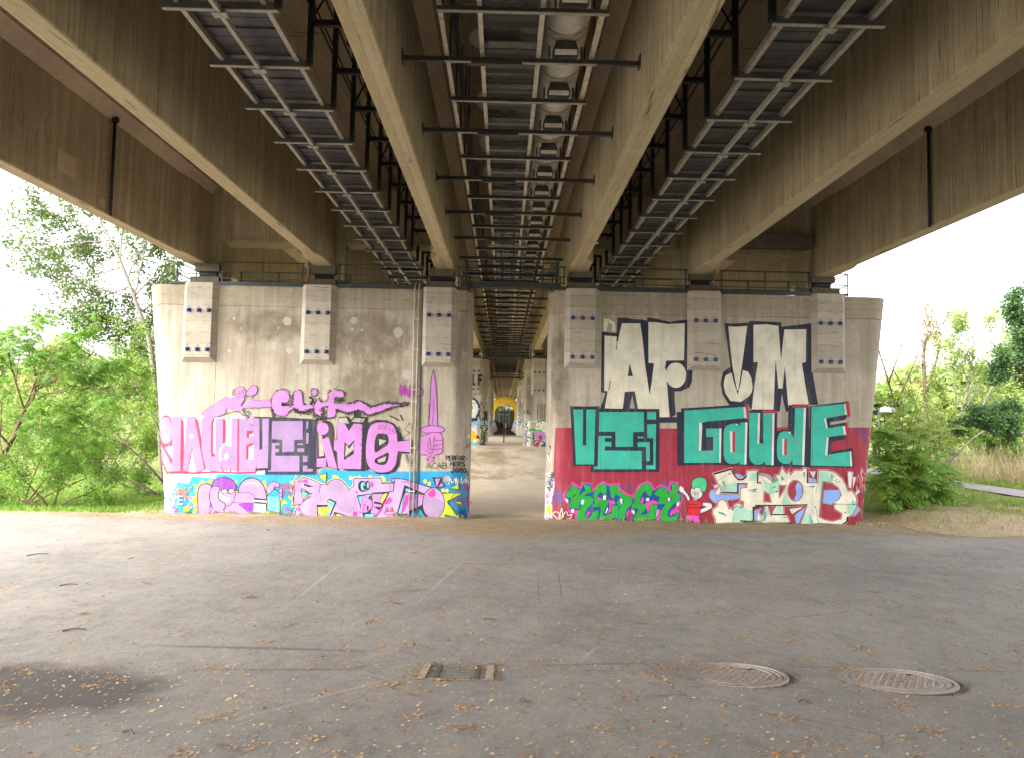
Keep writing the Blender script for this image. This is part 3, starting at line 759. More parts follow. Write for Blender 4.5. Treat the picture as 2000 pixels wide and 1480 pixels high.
p.poly('teal', [(455,192),(548,192),(545,520),(605,520),(605,195),(705,195),(695,752),(625,748),(620,712)]+sm([(595,740),(530,748),(475,715),(455,660)], 4, False))
p.poly('teal', sm([(752,500),(775,420),(830,390),(890,405),(935,465)], 4, False)+[(945,140),(1040,140),(1020,752),(922,748),(915,690)]+sm([(885,735),(820,737),(770,700),(752,640)], 4, False))
p.poly('teal', [(1122,128),(1190,125),(1470,98),(1475,215),(1268,255),(1285,360),(1455,332),(1470,430),(1285,455),(1270,645),(1525,605),(1535,765),(1112,757)])
for q in ([(135,360),(158,360),(150,728),(135,728)], [(-80,298),(-58,298),(-48,330),(-60,598),(-84,598)], [(392,130),(415,130),(427,248),(402,250)], [(412,296),(436,296),(424,746),(404,746)], [(247,392),(275,392),(275,615),(255,615)],
          [(548,195),(572,195),(562,522),(542,522)], [(703,197),(725,197),(715,753),(693,753)], [(1038,140),(1062,140),(1042,755),(1018,753)], [(808,472),(830,472),(828,645),(808,645)], [(1468,98),(1488,98),(1500,212),(1476,216)], [(1255,255),(1275,252),(1294,355),(1280,366)],
          [(1452,332),(1475,332),(1488,425),(1465,430)], [(1283,455),(1303,455),(1290,645),(1266,649)], [(1522,605),(1540,603),(1552,763),(1532,766)]):
    p.poly('white', q)
for q in ([(408,115),(442,92),(460,256),(428,262),(418,130)], [(275,392),(302,392),(302,615),(275,615)], [(600,168),(757,168),(757,198),(605,196)], [(830,472),(858,472),(855,645),(828,645)], [(912,103),(1091,103),(1091,136),(915,138)], [(750,350),(875,345),(875,368),(800,374),(750,392)],
          [(1478,68),(1512,65),(1530,230),(1500,236)], [(1475,300),(1500,293),(1506,415),(1490,425)]):
    p.poly('crim', q)
p.dots('white', [(325, 320), (885, 405)], 12)
p.poly('conc', [(1320,292),(1495,266),(1498,292),(1322,324)])
p.build('graffiti_lettering', pierR, 'sea green block letters VETI GaudE outlined in black')

p = RP(.012); p.fr(1090, 920, .125)
p.poly('hot', [(215,150),(350,240),(365,170),(520,175),(545,290),(600,210),(690,145),(740,160),(780,190),(960,170),(975,260),(1040,320),(1170,370),(1200,300),(1260,200),(1380,140),(1460,170),(1510,270),(1580,200),(1720,235),(1740,145),(1885,155),(1890,290),(1945,350),(1950,440),(1910,540),(1790,640),(1880,580),(1920,650),(1945,740),(1890,830),(1880,930),(300,930),(260,660),(150,640),(150,500),(75,440),(70,345),(130,310)])
p.poly('blue', [(215,190),(365,275),(385,190),(505,190),(545,315),(620,230),(700,178),(750,195),(775,215),(940,205),(955,280),(1030,345),(1150,385),(1180,420),(1215,310),(1290,215),(1380,168),(1450,195),(1495,300),(1590,228),(1720,265),(1735,330),(1760,180),(1870,185),(1875,300),(1930,360),(1930,440),(1890,520),(1770,610),(1740,690),(1890,620),(1915,700),(1860,810),(1800,930),(1640,930),(1590,760),(1600,600),(1560,580),(1550,640),(1530,820),(1380,810),(1260,870),(1180,860),(1140,800),(1160,690),(1110,590),(1060,660),(1085,740),(1080,820),(900,840),(640,870),(310,840),(285,700),(320,600),(165,590),(165,480),(100,430),(105,360)])
p.poly('red', [(1115,625),(1165,690),(1132,770),(1145,880),(1095,860),(1078,720)])
GR = [[(230,200),(350,285),(328,385),(400,312),(432,300),(395,205),(490,210),(530,320),(440,350),(392,386),(500,382),(548,425),(540,480),(480,545),(430,620),(412,690),(450,740),(520,690),(540,640),(600,600),(640,610),(615,720),(540,840),(370,845),(290,720),(300,640),(362,540),(350,480),(400,440),(350,440),(325,580),(168,555),(205,400),(165,412),(118,375),(160,310)],
      [(640,200),(720,185),(760,230),(750,350),(720,372),(685,322),(640,330),(618,380),(612,450),(660,430),(780,440),(785,500),(740,560),(700,660),(722,692),(840,650),(850,530),(945,535),(935,715),(840,730),(760,750),(690,802),(640,720),(670,600),(655,552),(520,548),(580,480),(560,430),(560,330),(600,240)],
      [(790,220),(930,215),(960,300),(1020,345),(1130,385),(1165,430),(1140,520),(1080,580),(1040,680),(1055,715),(960,755),(945,650),(970,540),(910,490),(962,420),(1000,512),(1032,460),(980,400),(900,350),(862,412),(832,410)],
      [(1380,175),(1450,205),(1478,300),(1455,385),(1405,380),(1378,300),(1330,320),(1290,400),(1270,480),(1285,512),(1360,500),(1400,540),(1350,600),(1290,660),(1310,682),(1430,640),(1450,500),(1555,530),(1520,640),(1525,740),(1330,740),(1220,805),(1175,730),(1210,680),(1270,582),(1160,572),(1155,520),(1190,480),(1190,400),(1230,290),(1290,215)],
      [(1590,240),(1720,270),(1700,350),(1790,290),(1765,190),(1865,190),(1870,290),(1850,320),(1920,370),(1900,450),(1790,520),(1720,600),(1700,680),(1740,717),(1800,700),(1880,620),(1890,690),(1810,810),(1740,835),(1650,810),(1595,720),(1605,620),(1680,500),(1560,507),(1590,400),(1495,350)]]
for q in GR: p.poly('green', q)
p.poly('blue', [(1700,410),(1790,398),(1770,450),(1700,462)])
for q in ([(115,405),(160,440),(155,490),(115,460)], [(360,440),(410,440),(395,510),(360,510)], [(200,580),(250,580),(245,645),(205,640)], [(700,375),(750,370),(745,435),(700,440)], [(965,415),(1005,430),(1000,500),(980,490)], [(770,550),(780,590),(745,655),(735,640)], [(1370,410),(1425,410),(1415,460),(1380,460)],
          [(1145,590),(1195,610),(1195,670),(1150,640)], [(1290,750),(1330,755),(1320,840),(1280,840)], [(1010,750),(1040,760),(1025,830),(1000,830)], [(1715,410),(1750,410),(1745,450),(1715,455)], [(1850,490),(1895,460),(1890,520),(1845,545)], [(1545,590),(1560,600),(1550,660),(1530,720)], [(1640,840),(1685,845),(1685,900),(1645,900)]):
    p.poly('white', q)
for q in ([(620,400),(670,405),(675,435),(620,445)], [(770,380),(790,440),(880,460),(895,500),(832,512),(830,620),(760,655),(800,590),(800,500)], [(470,610),(505,640),(450,720),(435,690)], [(1335,390),(1340,440),(1310,500),(1280,490),(1300,420)], [(1370,487),(1480,447),(1555,470),(1550,510),(1452,492),(1412,630),(1395,620)], [(1750,270),(1770,300),(1740,320)]):
    p.poly('hot', q)
p.poly('black', [(228,385),(270,348),(280,360),(240,398)])
p.fr(1060, 770, .1824)
for q in ([(120,1290),(130,1255),(165,1255),(190,1290),(175,1330)], [(190,1290),(185,1330),(165,1365)], [(205,1210),(165,1365)], [(205,1210),(215,1280),(195,1340)], [(210,1370),(225,1280),(255,1250),(270,1290),(310,1280),(295,1320),(260,1330),(280,1365)], [(130,1290),(160,1330),(140,1365)]):
    p.line('white', sm(q, 4, False), 8)
p.build('graffiti_lettering', pierR, 'green wildstyle letters KEDER edged dark blue and pink')

p = RP(.02)
p.fr(1060, 770, .1824)
B_ = 6
p.out('white', 'black', [(1575,1112),(1555,1135),(1530,1080),(1495,1045),(1465,1035),(1458,1000),(1475,970),(1490,990),(1505,990),(1510,1020),(1545,1060)], B_)
p.out('white', 'black', sm([(1705,1155),(1790,1160),(1810,1190),(1795,1218),(1690,1265),(1676,1255),(1682,1232),(1755,1195),(1705,1185)], 3), B_)
p.out('white', 'black', [(1610,1105),(1652,1105),(1645,1140),(1612,1136)], B_)
p.out('trous', 'black', [(1545,1276),(1680,1290),(1670,1320),(1705,1420),(1640,1420),(1605,1345),(1575,1420),(1500,1400)], B_)
p.out('shirt', 'black', [(1575,1118),(1610,1130),(1650,1135),(1708,1150),(1708,1195),(1680,1195),(1686,1292),(1543,1277),(1565,1165),(1555,1158)], B_)
p.out('white', 'black', sm([(1598,1000),(1640,985),(1695,1000),(1706,1045),(1695,1090),(1650,1115),(1610,1105),(1590,1070),(1585,1030)], 3), B_)
p.out('hairg', 'black', sm([(1598,985),(1598,940),(1612,912),(1650,890),(1700,888),(1738,905),(1752,950),(1745,1010),(1728,1038),(1690,1030),(1695,1000),(1635,985),(1620,1006)], 3), B_)
for x, y in ((1617, 1048), (1652, 1056)): p.out('white', 'black', ell(x, y, 13, 17, 12), 4); p.poly('black', ell(x+2, y, 5, 7, 8))
p.line('black', sm([(1600,1092),(1635,1104),(1668,1088)], 4, False), 5); p.line('black', sm([(1632,1062),(1626,1078),(1640,1080)], 3, False), 4)
p.scrawl('black', 1575, 1165, 1650, 1180, 12, 4, 3); p.scrawl('black', 1570, 1200, 1665, 1215, 14, 4, 4)
p.build('graffiti_figure', pierR, 'painted boy with green hair, red shirt and pink trousers')

p = RP(.0135); p.fr(1390, 900, .15)
for q in (sm([(0,375),(60,380),(130,430),(340,435),(345,480),(200,505),(60,540),(0,500),(-30,440)], 3), sm([(300,175),(350,165),(420,210),(390,235),(330,225)], 3), sm([(600,160),(690,165),(760,190),(775,230),(690,200)], 3), sm([(1870,580),(1920,630),(1890,660),(1850,710),(1840,680)], 3), sm([(1060,690),(1110,640),(1220,600),(1180,690),(1100,800),(1090,760)], 3), sm([(545,630),(650,620),(640,660),(575,770),(545,760)], 3), sm([(440,800),(560,790),(600,840),(440,845)], 3), sm([(1255,220),(1340,230),(1350,270),(1260,270)], 3), sm([(350,310),(440,310),(400,340),(355,420)], 3)):
    p.line('gold', q, 22, True); p.poly('peri', q)
OUT = [(25,160),(250,95),(270,150),(300,190),(340,235),(400,235),(450,190),(460,125),(595,120),(590,170),(700,190),(780,262),(830,180),(880,175),(915,85),(950,142),(975,168),(1000,130),(1020,182),(1075,125),(1180,120),(1195,90),(1250,100),(1245,282),(1385,285),(1390,120),(1500,120),(1600,150),(1690,230),(1740,320),(1760,390),(1810,385),(1850,420),(1870,500),(1865,600),(1820,690),(1750,720),(1740,790),(1660,850),(1520,866),(1390,856),(1390,900),(1100,900),(1225,592),(1010,642),(940,640),(960,690),(990,702),(1045,830),(1045,900),(600,900),(612,780),(530,770),(370,770),(445,830),(445,900),(55,900),(50,742),(15,680),(20,620),(70,590),(90,520),(140,495),(190,530),(215,625),(240,612),(275,645),(300,570),(350,545),(390,580),(415,660),(420,520),(370,502),(375,350),(460,345),(460,290),(330,290),(330,412),(130,402)]
p.line('salmon', OUT, 34, True); p.line('black', OUT, 18, True); p.poly('cream', OUT)
for q in ([(130,400),(100,320),(330,270),(330,412)], [(500,170),(590,140),(575,260),(480,250)], [(670,230),(760,300),(880,250),(830,180),(960,400),(900,560),(1050,555),(960,440),(1000,480),(940,380),(700,420)], [(1395,130),(1500,125),(1620,180),(1560,270),(1440,260),(1400,560)], [(1750,560),(1870,500),(1865,600),(1820,690),(1750,690)], [(300,560),(520,640),(530,765),(380,768),(440,830),(250,830)], [(800,680),(930,670),(880,560)], [(1120,840),(1220,650),(1380,850)], [(1400,300),(1450,270),(1410,700)], [(620,820),(680,640),(760,560),(740,700)]):
    p.poly('mint', q)
CT = [[(1450,270),(1560,290),(1640,350),(1672,430),(1640,490),(1578,520),(1585,620),(1680,682),(1672,740),(1570,772),(1470,750),(1403,715)], ell(1085, 380, 92, 128, 22), [(685,400),(740,440),(762,522),(680,517)], [(880,318),(955,322),(878,465)], [(735,578),(815,590),(768,695)], [(540,600),(640,590),(690,575),(650,690),(610,660),(580,770),(545,770)], [(940,590),(1225,575),(1130,840),(1045,830),(990,702),(945,680)], [(820,838),(1040,828),(1045,840)]]
for q in CT: p.line('black', q, 26, True); p.line('salmon', q, 9, True); p.poly('red', q)
for q in ([(1457,375),(1655,370),(1672,430),(1640,490),(1575,530),(1555,560),(1440,540)], sm([(1120,275),(1165,330),(1172,430),(1120,500),(1070,500),(1100,420),(1090,330)], 3), [(1075,700),(1210,600),(1130,800),(1095,800)], [(550,640),(640,610),(575,765),(552,765)]):
    p.line('gold', q, 10, True); p.poly('peri', q)
p.poly('white', [(1000,615),(1190,590),(1040,690)]); p.line('black', [(1000,615),(1190,590),(1040,690)], 6, True)
for q in ([(130,402),(335,408),(335,290),(462,290)], [(560,572),(900,572),(1240,562)], [(365,772),(538,780),(540,600),(690,575)], [(770,690),(960,692)], [(760,800),(1040,800)], [(1400,850),(1520,862),(1660,846),(1742,780),(1755,715)], [(30,165),(250,100),(300,195),(345,238),(405,235),(452,190)], [(595,128),(590,275),(640,280)], [(1245,100),(1240,280)]):
    p.line('black', q, 17)
for q in ([(125,250),(155,260),(170,340)], [(440,385),(580,350),(580,372)], [(500,392),(570,380),(565,398)], [(740,355),(830,320),(825,340)], [(905,180),(905,250),(960,220),(930,232)], [(1185,140),(1205,140),(1200,230)], [(1200,330),(1335,315),(1335,335)], [(1590,250),(1635,215),(1605,255)], [(1590,275),(1670,255),(1665,270)], [(75,650),(150,670),(200,715),(90,672)], [(680,650),(700,665),(690,770),(675,770)], [(870,725),(975,725),(970,738)], [(1265,640),(1305,800),(1285,802)], [(1812,470),(1822,530),(1812,545)]):
    p.poly('tealdk', q)
for q in ([(20,310),(100,300),(40,355)], [(95,320),(115,390),(80,440),(35,415)], [(1275,135),(1345,130),(1315,220)], [(1755,130),(1815,140),(1790,345),(1765,330)], [(1822,200),(1855,205),(1815,350)], [(1850,400),(1880,365),(1897,385),(1850,435)], [(600,640),(645,770),(580,768)]):
    p.line('salmon', q, 16, True); p.line('black', q, 8, True); p.poly('white', q)
for q in ([(80,245),(220,160),(270,150)], [(1520,275),(1555,200),(1550,150)], [(1600,555),(1825,555),(1868,555)], [(730,425),(830,390),(870,395)], [(285,610),(320,580),(380,595)], [(600,195),(650,180),(720,205)], [(1345,430),(1360,320),(1385,300)], [(1345,590),(1390,840)]):
    p.line('black', q, 4)
for x, y in ((218, 160), (1555, 200), (1605, 552), (1825, 555), (835, 392), (375, 598), (1335, 590), (1720, 660)): p.poly('black', ell(x, y, 10, 10, 8))
p.build('graffiti_lettering', pierR, 'cream and mint wildstyle piece outlined black and pink, blue blobs behind')

p = RP(.003); p.fr(1060, 770, .1824)      # the scribbled nose of the right pier
p.poly('white', [(36,840),(90,830),(130,900),(125,1000),(100,1120),(105,1375),(22,1375),(30,1000)])
p.fuzz('lime', [(70,1190),(75,1280)], 14, 18, 14, 3, 2); p.fuzz('grey', [(60,850),(70,1000),(60,1100)], 22, 26, 5, 3, 3); p.fuzz('black', [(110,830),(85,1000),(60,1010)], 14, 20, 4, 3, 4); p.fuzz('hot', [(55,1060),(50,1170)], 12, 18, 4, 4, 5); p.fuzz('purple', [(60,1310),(60,1375)], 18, 18, 9, 3, 6)
p.fuzz('tagb', [(95,880),(90,960)], 18, 20, 4, 3, 8); p.fuzz('dkgreen', [(100,840),(120,900)], 8, 12, 5, 4, 12)
p.scrawl('white', 55, 620, 100, 750, 8, 6, 3); p.line('black', [(78,540),(90,575)], 12); p.line('black', [(60,625),(75,650)], 8)
p.build('graffiti_tags', pierR, 'crowded small tags on the rounded inner end')

# ---------------------------------------------------------------- left pier
p = LP(.0025); p.fr(300, 740, .19596)
for (cx, cy, r_) in ((1630-30, 30, 0),): pass
p.poly('white', [(172,352),(490,348),(560,375),(620,382),(780,365),(990,372),(1000,930),(1110,905),(1112,942),(640,942),(610,985),(390,965),(345,1040),(215,1015),(210,945),(180,920)])
p.poly('cyan', [(240,1022),(348,1042),(388,967),(612,987),(642,942),(1115,947),(1630,942),(1690,885),(1860,905),(2090,908),(2130,890),(2170,915),(2230,938),(2380,935),(2420,918),(2700,915),(2980,917),(3090,920),(3115,960),(3130,1040),(3135,1410),(100,1410),(150,1240),(200,1130)])
p.build('graffiti_ground', pierL, 'sky blue and white ground painted along the foot of the pier')

p = LP(.006); p.fr(300, 740, .19596); W = 1
p.poly('crim', [(178,445),(178,392),(150,362),(118,354),(85,375),(62,440),(60,540),(85,635),(46,705),(55,775),(140,935),(285,925),(308,915),(300,405),(285,405),(278,372),(190,372)])
p.poly('lilac', [(178,442),(190,374),(276,374),(268,912),(145,917),(46,722),(82,650),(182,842),(190,790)]+[(188,560)]+sm([(178,612),(120,642),(86,600),(64,520),(70,430),(100,382),(145,376)], 3, False)+[(170,402)])
p.poly('crim', [(95,655),(190,632),(190,845)]); p.poly('white', [(122,682),(188,660),(188,787)])
p.poly('lilac', sm([(178,575),(140,625),(105,622),(80,580)], 3, False)+[(100,560),(178,552)])
p.poly('crim', [(335,372),(410,366),(430,400),(445,405),(462,500),(522,900),(425,938),(385,700),(345,928),(292,928),(296,880)])
p.poly('lilac', [(335,374),(408,374),(435,520),(506,897),(425,927),(385,675),(362,780),(345,917),(297,908),(312,600)])
p.poly('white', [(390,785),(422,932),(352,932)])
p.poly('lilac', [(474,400),(500,370),(580,420),(574,720),(600,772),(617,740),(622,392),(692,390),(692,908),(600,917),(530,907),(500,800),(480,700)])
p.poly('crim', [(580,425),(604,396),(609,770),(580,768),(570,720)]); p.poly('white', [(596,425),(606,425),(604,735),(595,735)]); p.poly('crim', [(690,393),(704,393),(720,404),(718,625),(690,645)])
p.poly('lilac', [(680,790),(685,710),(712,655),(770,665),(780,386),(840,386),(836,917),(770,917),(765,870),(735,917),(700,907),(672,850)])
p.line('white', sm([(668,812),(664,720),(690,660),(725,638),(765,640),(772,668)], 4, False), 17); p.poly('crim', [(664,822),(674,850),(702,918),(688,918)]); p.poly('crim', [(755,917),(768,872),(774,917)])
p.poly('lilac', [(852,388),(1000,394),(1060,390),(1055,887),(1022,887),(1015,920),(850,920)]); p.poly('crim', [(838,386),(854,386),(851,920),(834,920)])
p.poly('crim', [(929,512),(996,508),(994,545),(955,562),(955,578),(929,582)]); p.poly('white', [(955,550),(998,540),(995,556),(957,570)]); p.poly('crim', [(925,655),(1000,628),(1000,652),(950,672),(948,795),(925,797)]); p.poly('white', [(951,674),(1001,652),(1001,794),(949,796)])
p.line('crim', [(135,925),(420,933),(600,922),(850,932),(1018,928)], 18); p.line('crim', [(1018,885),(1018,930)], 10)
for x, y, rx, ry in ((121, 510, 16, 39), (380, 567, 20, 26), (730, 768, 23, 29)): p.poly('white', ell(x, y, rx, ry, 16)); p.poly('crim', ell(x+1, y, rx*.28, ry*.28, 8))
p.fuzz('conc', [(660,795),(745,798)], 5, 14, 6, 7, 4); p.poly('conc', ell(780, 797, 11, 9, 8))
p.poly('navy', [(1000,370),(1300,378),(1630,397),(1625,947),(1110,947),(1114,907),(1020,907),(1020,884),(1057,884),(1057,388),(1000,386)])
for q in ([(1085,392),(1151,390),(1140,882),(1030,884),(1048,705),(1085,692)], [(1182,415),(1488,415),(1488,598),(1405,605),(1400,720),(1285,723),(1285,600),(1180,595)], [(1180,632),(1255,635),(1255,655),(1215,658),(1215,690),(1250,692),(1250,722),(1215,725),(1215,760),(1455,760),(1455,918),(1142,918),(1142,908),(1172,905)], [(1525,420),(1545,420),(1540,490),(1522,490)], [(1525,530),(1548,535),(1545,640),(1520,640)], [(1435,638),(1490,638),(1490,651),(1435,651)], [(1435,686),(1502,686),(1502,721),(1435,721)], [(1490,760),(1535,760),(1535,822),(1490,822)], [(1490,858),(1535,858),(1535,890),(1587,890),(1587,918),(1490,918)], [(1022,884),(1058,690),(1058,395),(1000,400),(1000,884)]):
    p.poly('lilac', q)
p.poly('navy', [(1056,380),(1085,380),(1083,692),(1056,692)])
p.build('graffiti_lettering', pierL, 'lilac block letters GAUdE VETI, shadowed crimson and navy')

p = LP(.012); p.fr(600, 740, .19596)
p.poly('black', [(-25,425),(105,400),(112,770),(168,760),(150,570),(110,500)]+sm([(115,440),(160,415),(210,415),(250,440),(268,520),(268,595)], 3, False)+[(292,600),(300,420),(320,372),(408,368),(440,400),(465,370),(465,292),(540,290),(540,372),(608,376),(605,430),(690,402),(790,405),(870,440),(912,500),(945,600),(1050,600),(1045,742),(940,737),(920,860),(880,920),(800,945),(700,942),(620,892),(575,912),(400,912),(330,885),(310,912),(290,892),(185,872),(100,892),(-12,912)])
p.poly('conc', [(300,428),(320,385),(390,380),(420,440),(350,432)]); p.poly('conc', [(440,420),(470,385),(580,388),(550,430)])
p.poly('pinkl', [(20,435),(102,430),(100,788),(187,783),(190,872),(20,872)]); p.poly('pinkl', [(-45,655),(20,650),(20,740),(-45,742)])
p.poly('pinkl', ell(155, 490, 60, 63, 22)); p.poly('pinkl', [(135,605),(212,570),(255,720),(300,888),(215,872)])
p.poly('pinkl', [(300,432),(372,436),(415,515),(465,440),(552,445),(538,892),(310,887),(298,720),(268,700),(270,602),(300,608)])
p.poly('black', [(372,620),(412,662),(472,602),(465,742),(366,805)]); p.poly('conc', [(388,650),(420,690),(466,625),(462,700),(378,770)])
p.poly('pinkl', sm([(690,430),(780,430),(858,460),(893,540)], 4, False)+[(900,622),(1042,600),(1036,726),(905,715)]+sm([(885,840),(830,910),(720,926),(640,895),(595,820),(585,700),(608,520),(640,455)], 4, False))
p.poly('black', sm([(690,560),(720,540),(800,552),(808,640),(745,690),(678,725),(672,640)], 3)); p.poly('conc', [(715,592),(792,612),(720,660)])
p.poly('black', sm([(680,790),(740,760),(812,728),(800,820),(760,852),(700,842),(672,820)], 3)); p.poly('conc', [(700,800),(790,765),(775,815),(715,830)])
p.line('black', [(822,362),(870,382),(920,412)], 13); p.line('black', [(925,350),(955,410)], 13)
p.fuzz('black', [(545,380),(560,880)], 9, 16, 4, 9, 5); p.fuzz('black', [(900,470),(950,600)], 12, 26, 4, 6, 6); p.fuzz('black', [(1000,745),(1035,860)], 16, 30, 3, 4, 7)
p.text('tagv', 'RX', 712, 455, 45, 7, 45, seed=2); p.text('tagv', '24', 810, 480, 60, 7, 34, seed=5)
p.line('black', sm([(960,580),(1010,540),(1045,480),(1020,440),(980,500),(1040,540)], 4, False), 5)
p.build('graffiti_lettering', pierL, 'pink block letters LiMO with scratchy black shading')

p = LP(.018); p.fr(390, 740, .135)
body = sm([(30,520),(90,450),(250,345),(370,250),(450,270),(505,262),(470,425),(390,420),(360,500),(240,540),(185,600),(150,715),(95,660),(80,545)], 3)
p.poly('pinkl', body); p.fuzz('black', [(30,515),(80,450),(230,355),(370,270)], 5, 13, 4, 11, 2); p.line('black', sm([(250,545),(420,485),(540,465),(610,500),(690,580),(700,620),(780,660)], 4, False), 8); p.fuzz('pinkl', [(90,560),(150,700)], 18, 30, 8, 5, 3)
p.poly('pinkl', sm([(520,240),(650,262),(620,360),(612,398),(700,322),(722,272),(785,302),(1052,302),(1060,388),(790,408),(720,412),(640,412),(600,452),(480,440)], 2))
p.poly('pinkl', ell(590, 185, 78, 80, 20)); p.line('black', ell(590, 185, 78, 80, 20), 7, True); p.poly('pinkl', sm([(672,202),(730,122),(800,82),(836,130),(826,202),(750,240),(690,226)], 3)); p.line('black', sm([(672,202),(730,122),(800,82),(836,130),(826,202),(750,240),(690,226)], 3), 6, True)
for x, y in ((578, 200), (625, 180)): p.line('black', ell(x, y, 13, 26, 10), 6, True)
p.fuzz('black', [(480,240),(490,150)], 6, 14, 5, 6, 8); p.line('black', [(690,232),(660,290),(610,350),(598,385)], 12); p.line('black', [(755,240),(770,290),(775,245)], 6)
p.poly('pinkl', [(700,520),(780,560),(782,655),(692,628)]); p.fuzz('black', [(640,420),(720,560)], 24, 22, 5, 3, 9)
p.fuzz('black', [(780,310),(1050,295)], 7, 10, 3, 9, 10); p.fuzz('black', [(720,415),(1050,405)], 9, 10, 3, 6, 11)
E_ = sm([(1050,302),(1100,192),(1180,160),(1270,180),(1300,262),(1270,330),(1190,342),(1200,392),(1340,352),(1378,182),(1470,180),(1490,332),(1520,380),(1640,350),(1662,402),(1480,460),(1380,422),(1300,450),(1240,522),(1110,502),(1060,420)], 3)
p.fuzz('black', E_, 15, 18, 6, 5, 12, True); p.poly('pinkl', E_); p.fuzz('black', [(1190,352),(1340,375),(1350,220)], 10, 20, 8, 3, 13); p.fuzz('black', [(1350,430),(1480,490),(1650,440)], 18, 20, 8, 3, 14)
p.fuzz('black', [(1050,430),(1080,540)], 14, 16, 7, 3, 15)
p.poly('pinkl', ell(1660, 190, 46, 46, 14)); p.fuzz('black', ell(1660, 190, 54, 56, 14), 8, 14, 6, 5, 16, True); p.fuzz('black', [(1600,250),(1640,300),(1610,380)], 12, 18, 8, 3, 17)
p.fr(600, 740, .19596)
F_ = [(75,262),(110,192),(140,232),(215,222),(215,142),(260,107),(355,120),(370,168),(340,182),(276,180),(270,240),(420,245),(520,212),(640,282),(780,242),(870,252),(1010,240),(860,272),(700,330),(610,352),(520,300),(400,330),(300,292),(272,370),(200,380),(215,262),(160,270),(162,330),(130,372),(80,332)]
p.fuzz('black', F_, 10, 13, 4.5, 4, 18, True); p.poly('pinkl', F_)
p.fuzz('black', [(275,192),(370,210)], 10, 16, 6, 2.5, 19); p.fuzz('black', [(150,280),(165,400)], 12, 16, 6, 2.5, 20); p.fuzz('black', [(60,340),(130,400),(200,390)], 12, 16, 6, 2.5, 21); p.fuzz('black', [(280,300),(400,345),(520,305),(620,360),(720,330),(860,275),(1020,240)], 7, 12, 4, 4, 22); p.fuzz('black', [(400,250),(520,212),(640,275),(780,232),(950,240)], 8, 12, 4, 5, 23)
p.build('graffiti_lettering', pierL, 'thin pink animal body that runs into the letters eLiF with scratchy black edges')

p = LP(.01); p.fr(600, 740, .19596)
TIP = (1260, -92)
p.poly('pinkl', [TIP,(1285,0),(1292,240),(1302,500),(1208,490),(1225,200),(1236,0)])
p.line('black', [TIP,(1236,0),(1224,220),(1210,480)], 7); p.line('black', [TIP,(1290,110),(1296,300),(1302,490)], 6); p.line('black', sm([(1262,200),(1262,330),(1240,470)], 3, False), 5); p.fuzz('black', [(1222,240),(1212,480)], 4, 12, 4, 8, 2)
p.out('pinkl', 'purple', ell(1252, 500, 117, 36, 20), 7); p.fuzz('black', ell(1252, 500, 117, 38, 16), 4, 7, 2, 6, 3, True)
p.out('pinkl', 'dkred', sm([(1185,548),(1250,532),(1338,552),(1345,690),(1320,740),(1200,752),(1120,732),(1113,620),(1140,572)], 3), 7)
for q in ([(1270,560),(1275,610),(1340,605)], [(1265,660),(1345,645)], [(1235,700),(1340,690)], [(1200,680),(1215,600),(1225,590),(1235,690),(1260,690),(1262,580)], [(1185,560),(1225,540)]): p.line('dkred', sm(q, 3, False), 6)
p.poly('pinkl', [(1192,752),(1265,750),(1266,818),(1192,820)]); p.fuzz('dkred', [(1228,690),(1228,820)], 22, 16, 3, 3, 4)
p.build('graffiti_figure', pierL, 'painted pink fist holding an upright dagger')

p = LP(.01); p.fr(600, 740, .19596)
p.text('black', 'PERFOR-', 1385, 762, 45, 9, 31, seed=7); p.text('black', 'MERS', 1425, 822, 44, 9, 38, seed=8); p.text('black', '2090', 1440, 882, 48, 9, 36, seed=9); p.text('black', 'ACAB.', 1185, 832, 54, 6, 54, .1, .06, 10)
p.text('black', 'A', 1575, 640, 45, 6, 28, seed=12); p.line('black', [(1600,650),(1618,632)], 6)
p.line('black', sm([(1420,918),(1500,910),(1530,925)], 3, False), 6)
p.build('graffiti_tags', pierL, 'small black writing PERFORMERS 2090 and ACAB')
p = LP(.01); p.fr(600, 540, .1757)
p.scrawl('tagv', 1030, 1215, 1190, 1320, 15, 15, 4); p.line('tagv', sm([(1195,1215),(1250,1215),(1290,1270),(1270,1320),(1210,1325)], 4, False), 14); p.line('tagv', [(1080,1318),(1170,1335)], 7)
for (x, y, r_) in ((1008, 620, 62), (1120, 860, 45), (1110, 1090, 55), (520, 490, 42), (1745, 870, 30), (500, 590, 18), (607, 595, 14), (475, 848, 16), (1150, 490, 22)):
    g = random.Random(int(x)); pp_ = LP(.0035).fr(600, 540, .1757); pp_.poly('repair', [(x+r_*g.uniform(.8, 1.1)*math.cos(k*.48), y+r_*g.uniform(.8, 1.1)*math.sin(k*.48)) for k in range(13)]); pp_.build('plaster_patch', pierL, None)
p.fr(280, 540, .1757)
for (x, y, r_) in ((1600, 500, 50), (1620, 820, 38), (955, 830, 20), (1730, 1050, 38), (1500, 575, 14), (1085, 580, 12), (1010, 470, 16)):
    g = random.Random(int(x)); pp_ = LP(.0035).fr(280, 540, .1757); pp_.poly('repair', [(x+r_*g.uniform(.8, 1.1)*math.cos(k*.48), y+r_*g.uniform(.8, 1.1)*math.sin(k*.48)) for k in range(13)]); pp_.build('plaster_patch', pierL, None)
p.build('graffiti_tags', pierL, 'purple scrawled tag crossing the conduits')

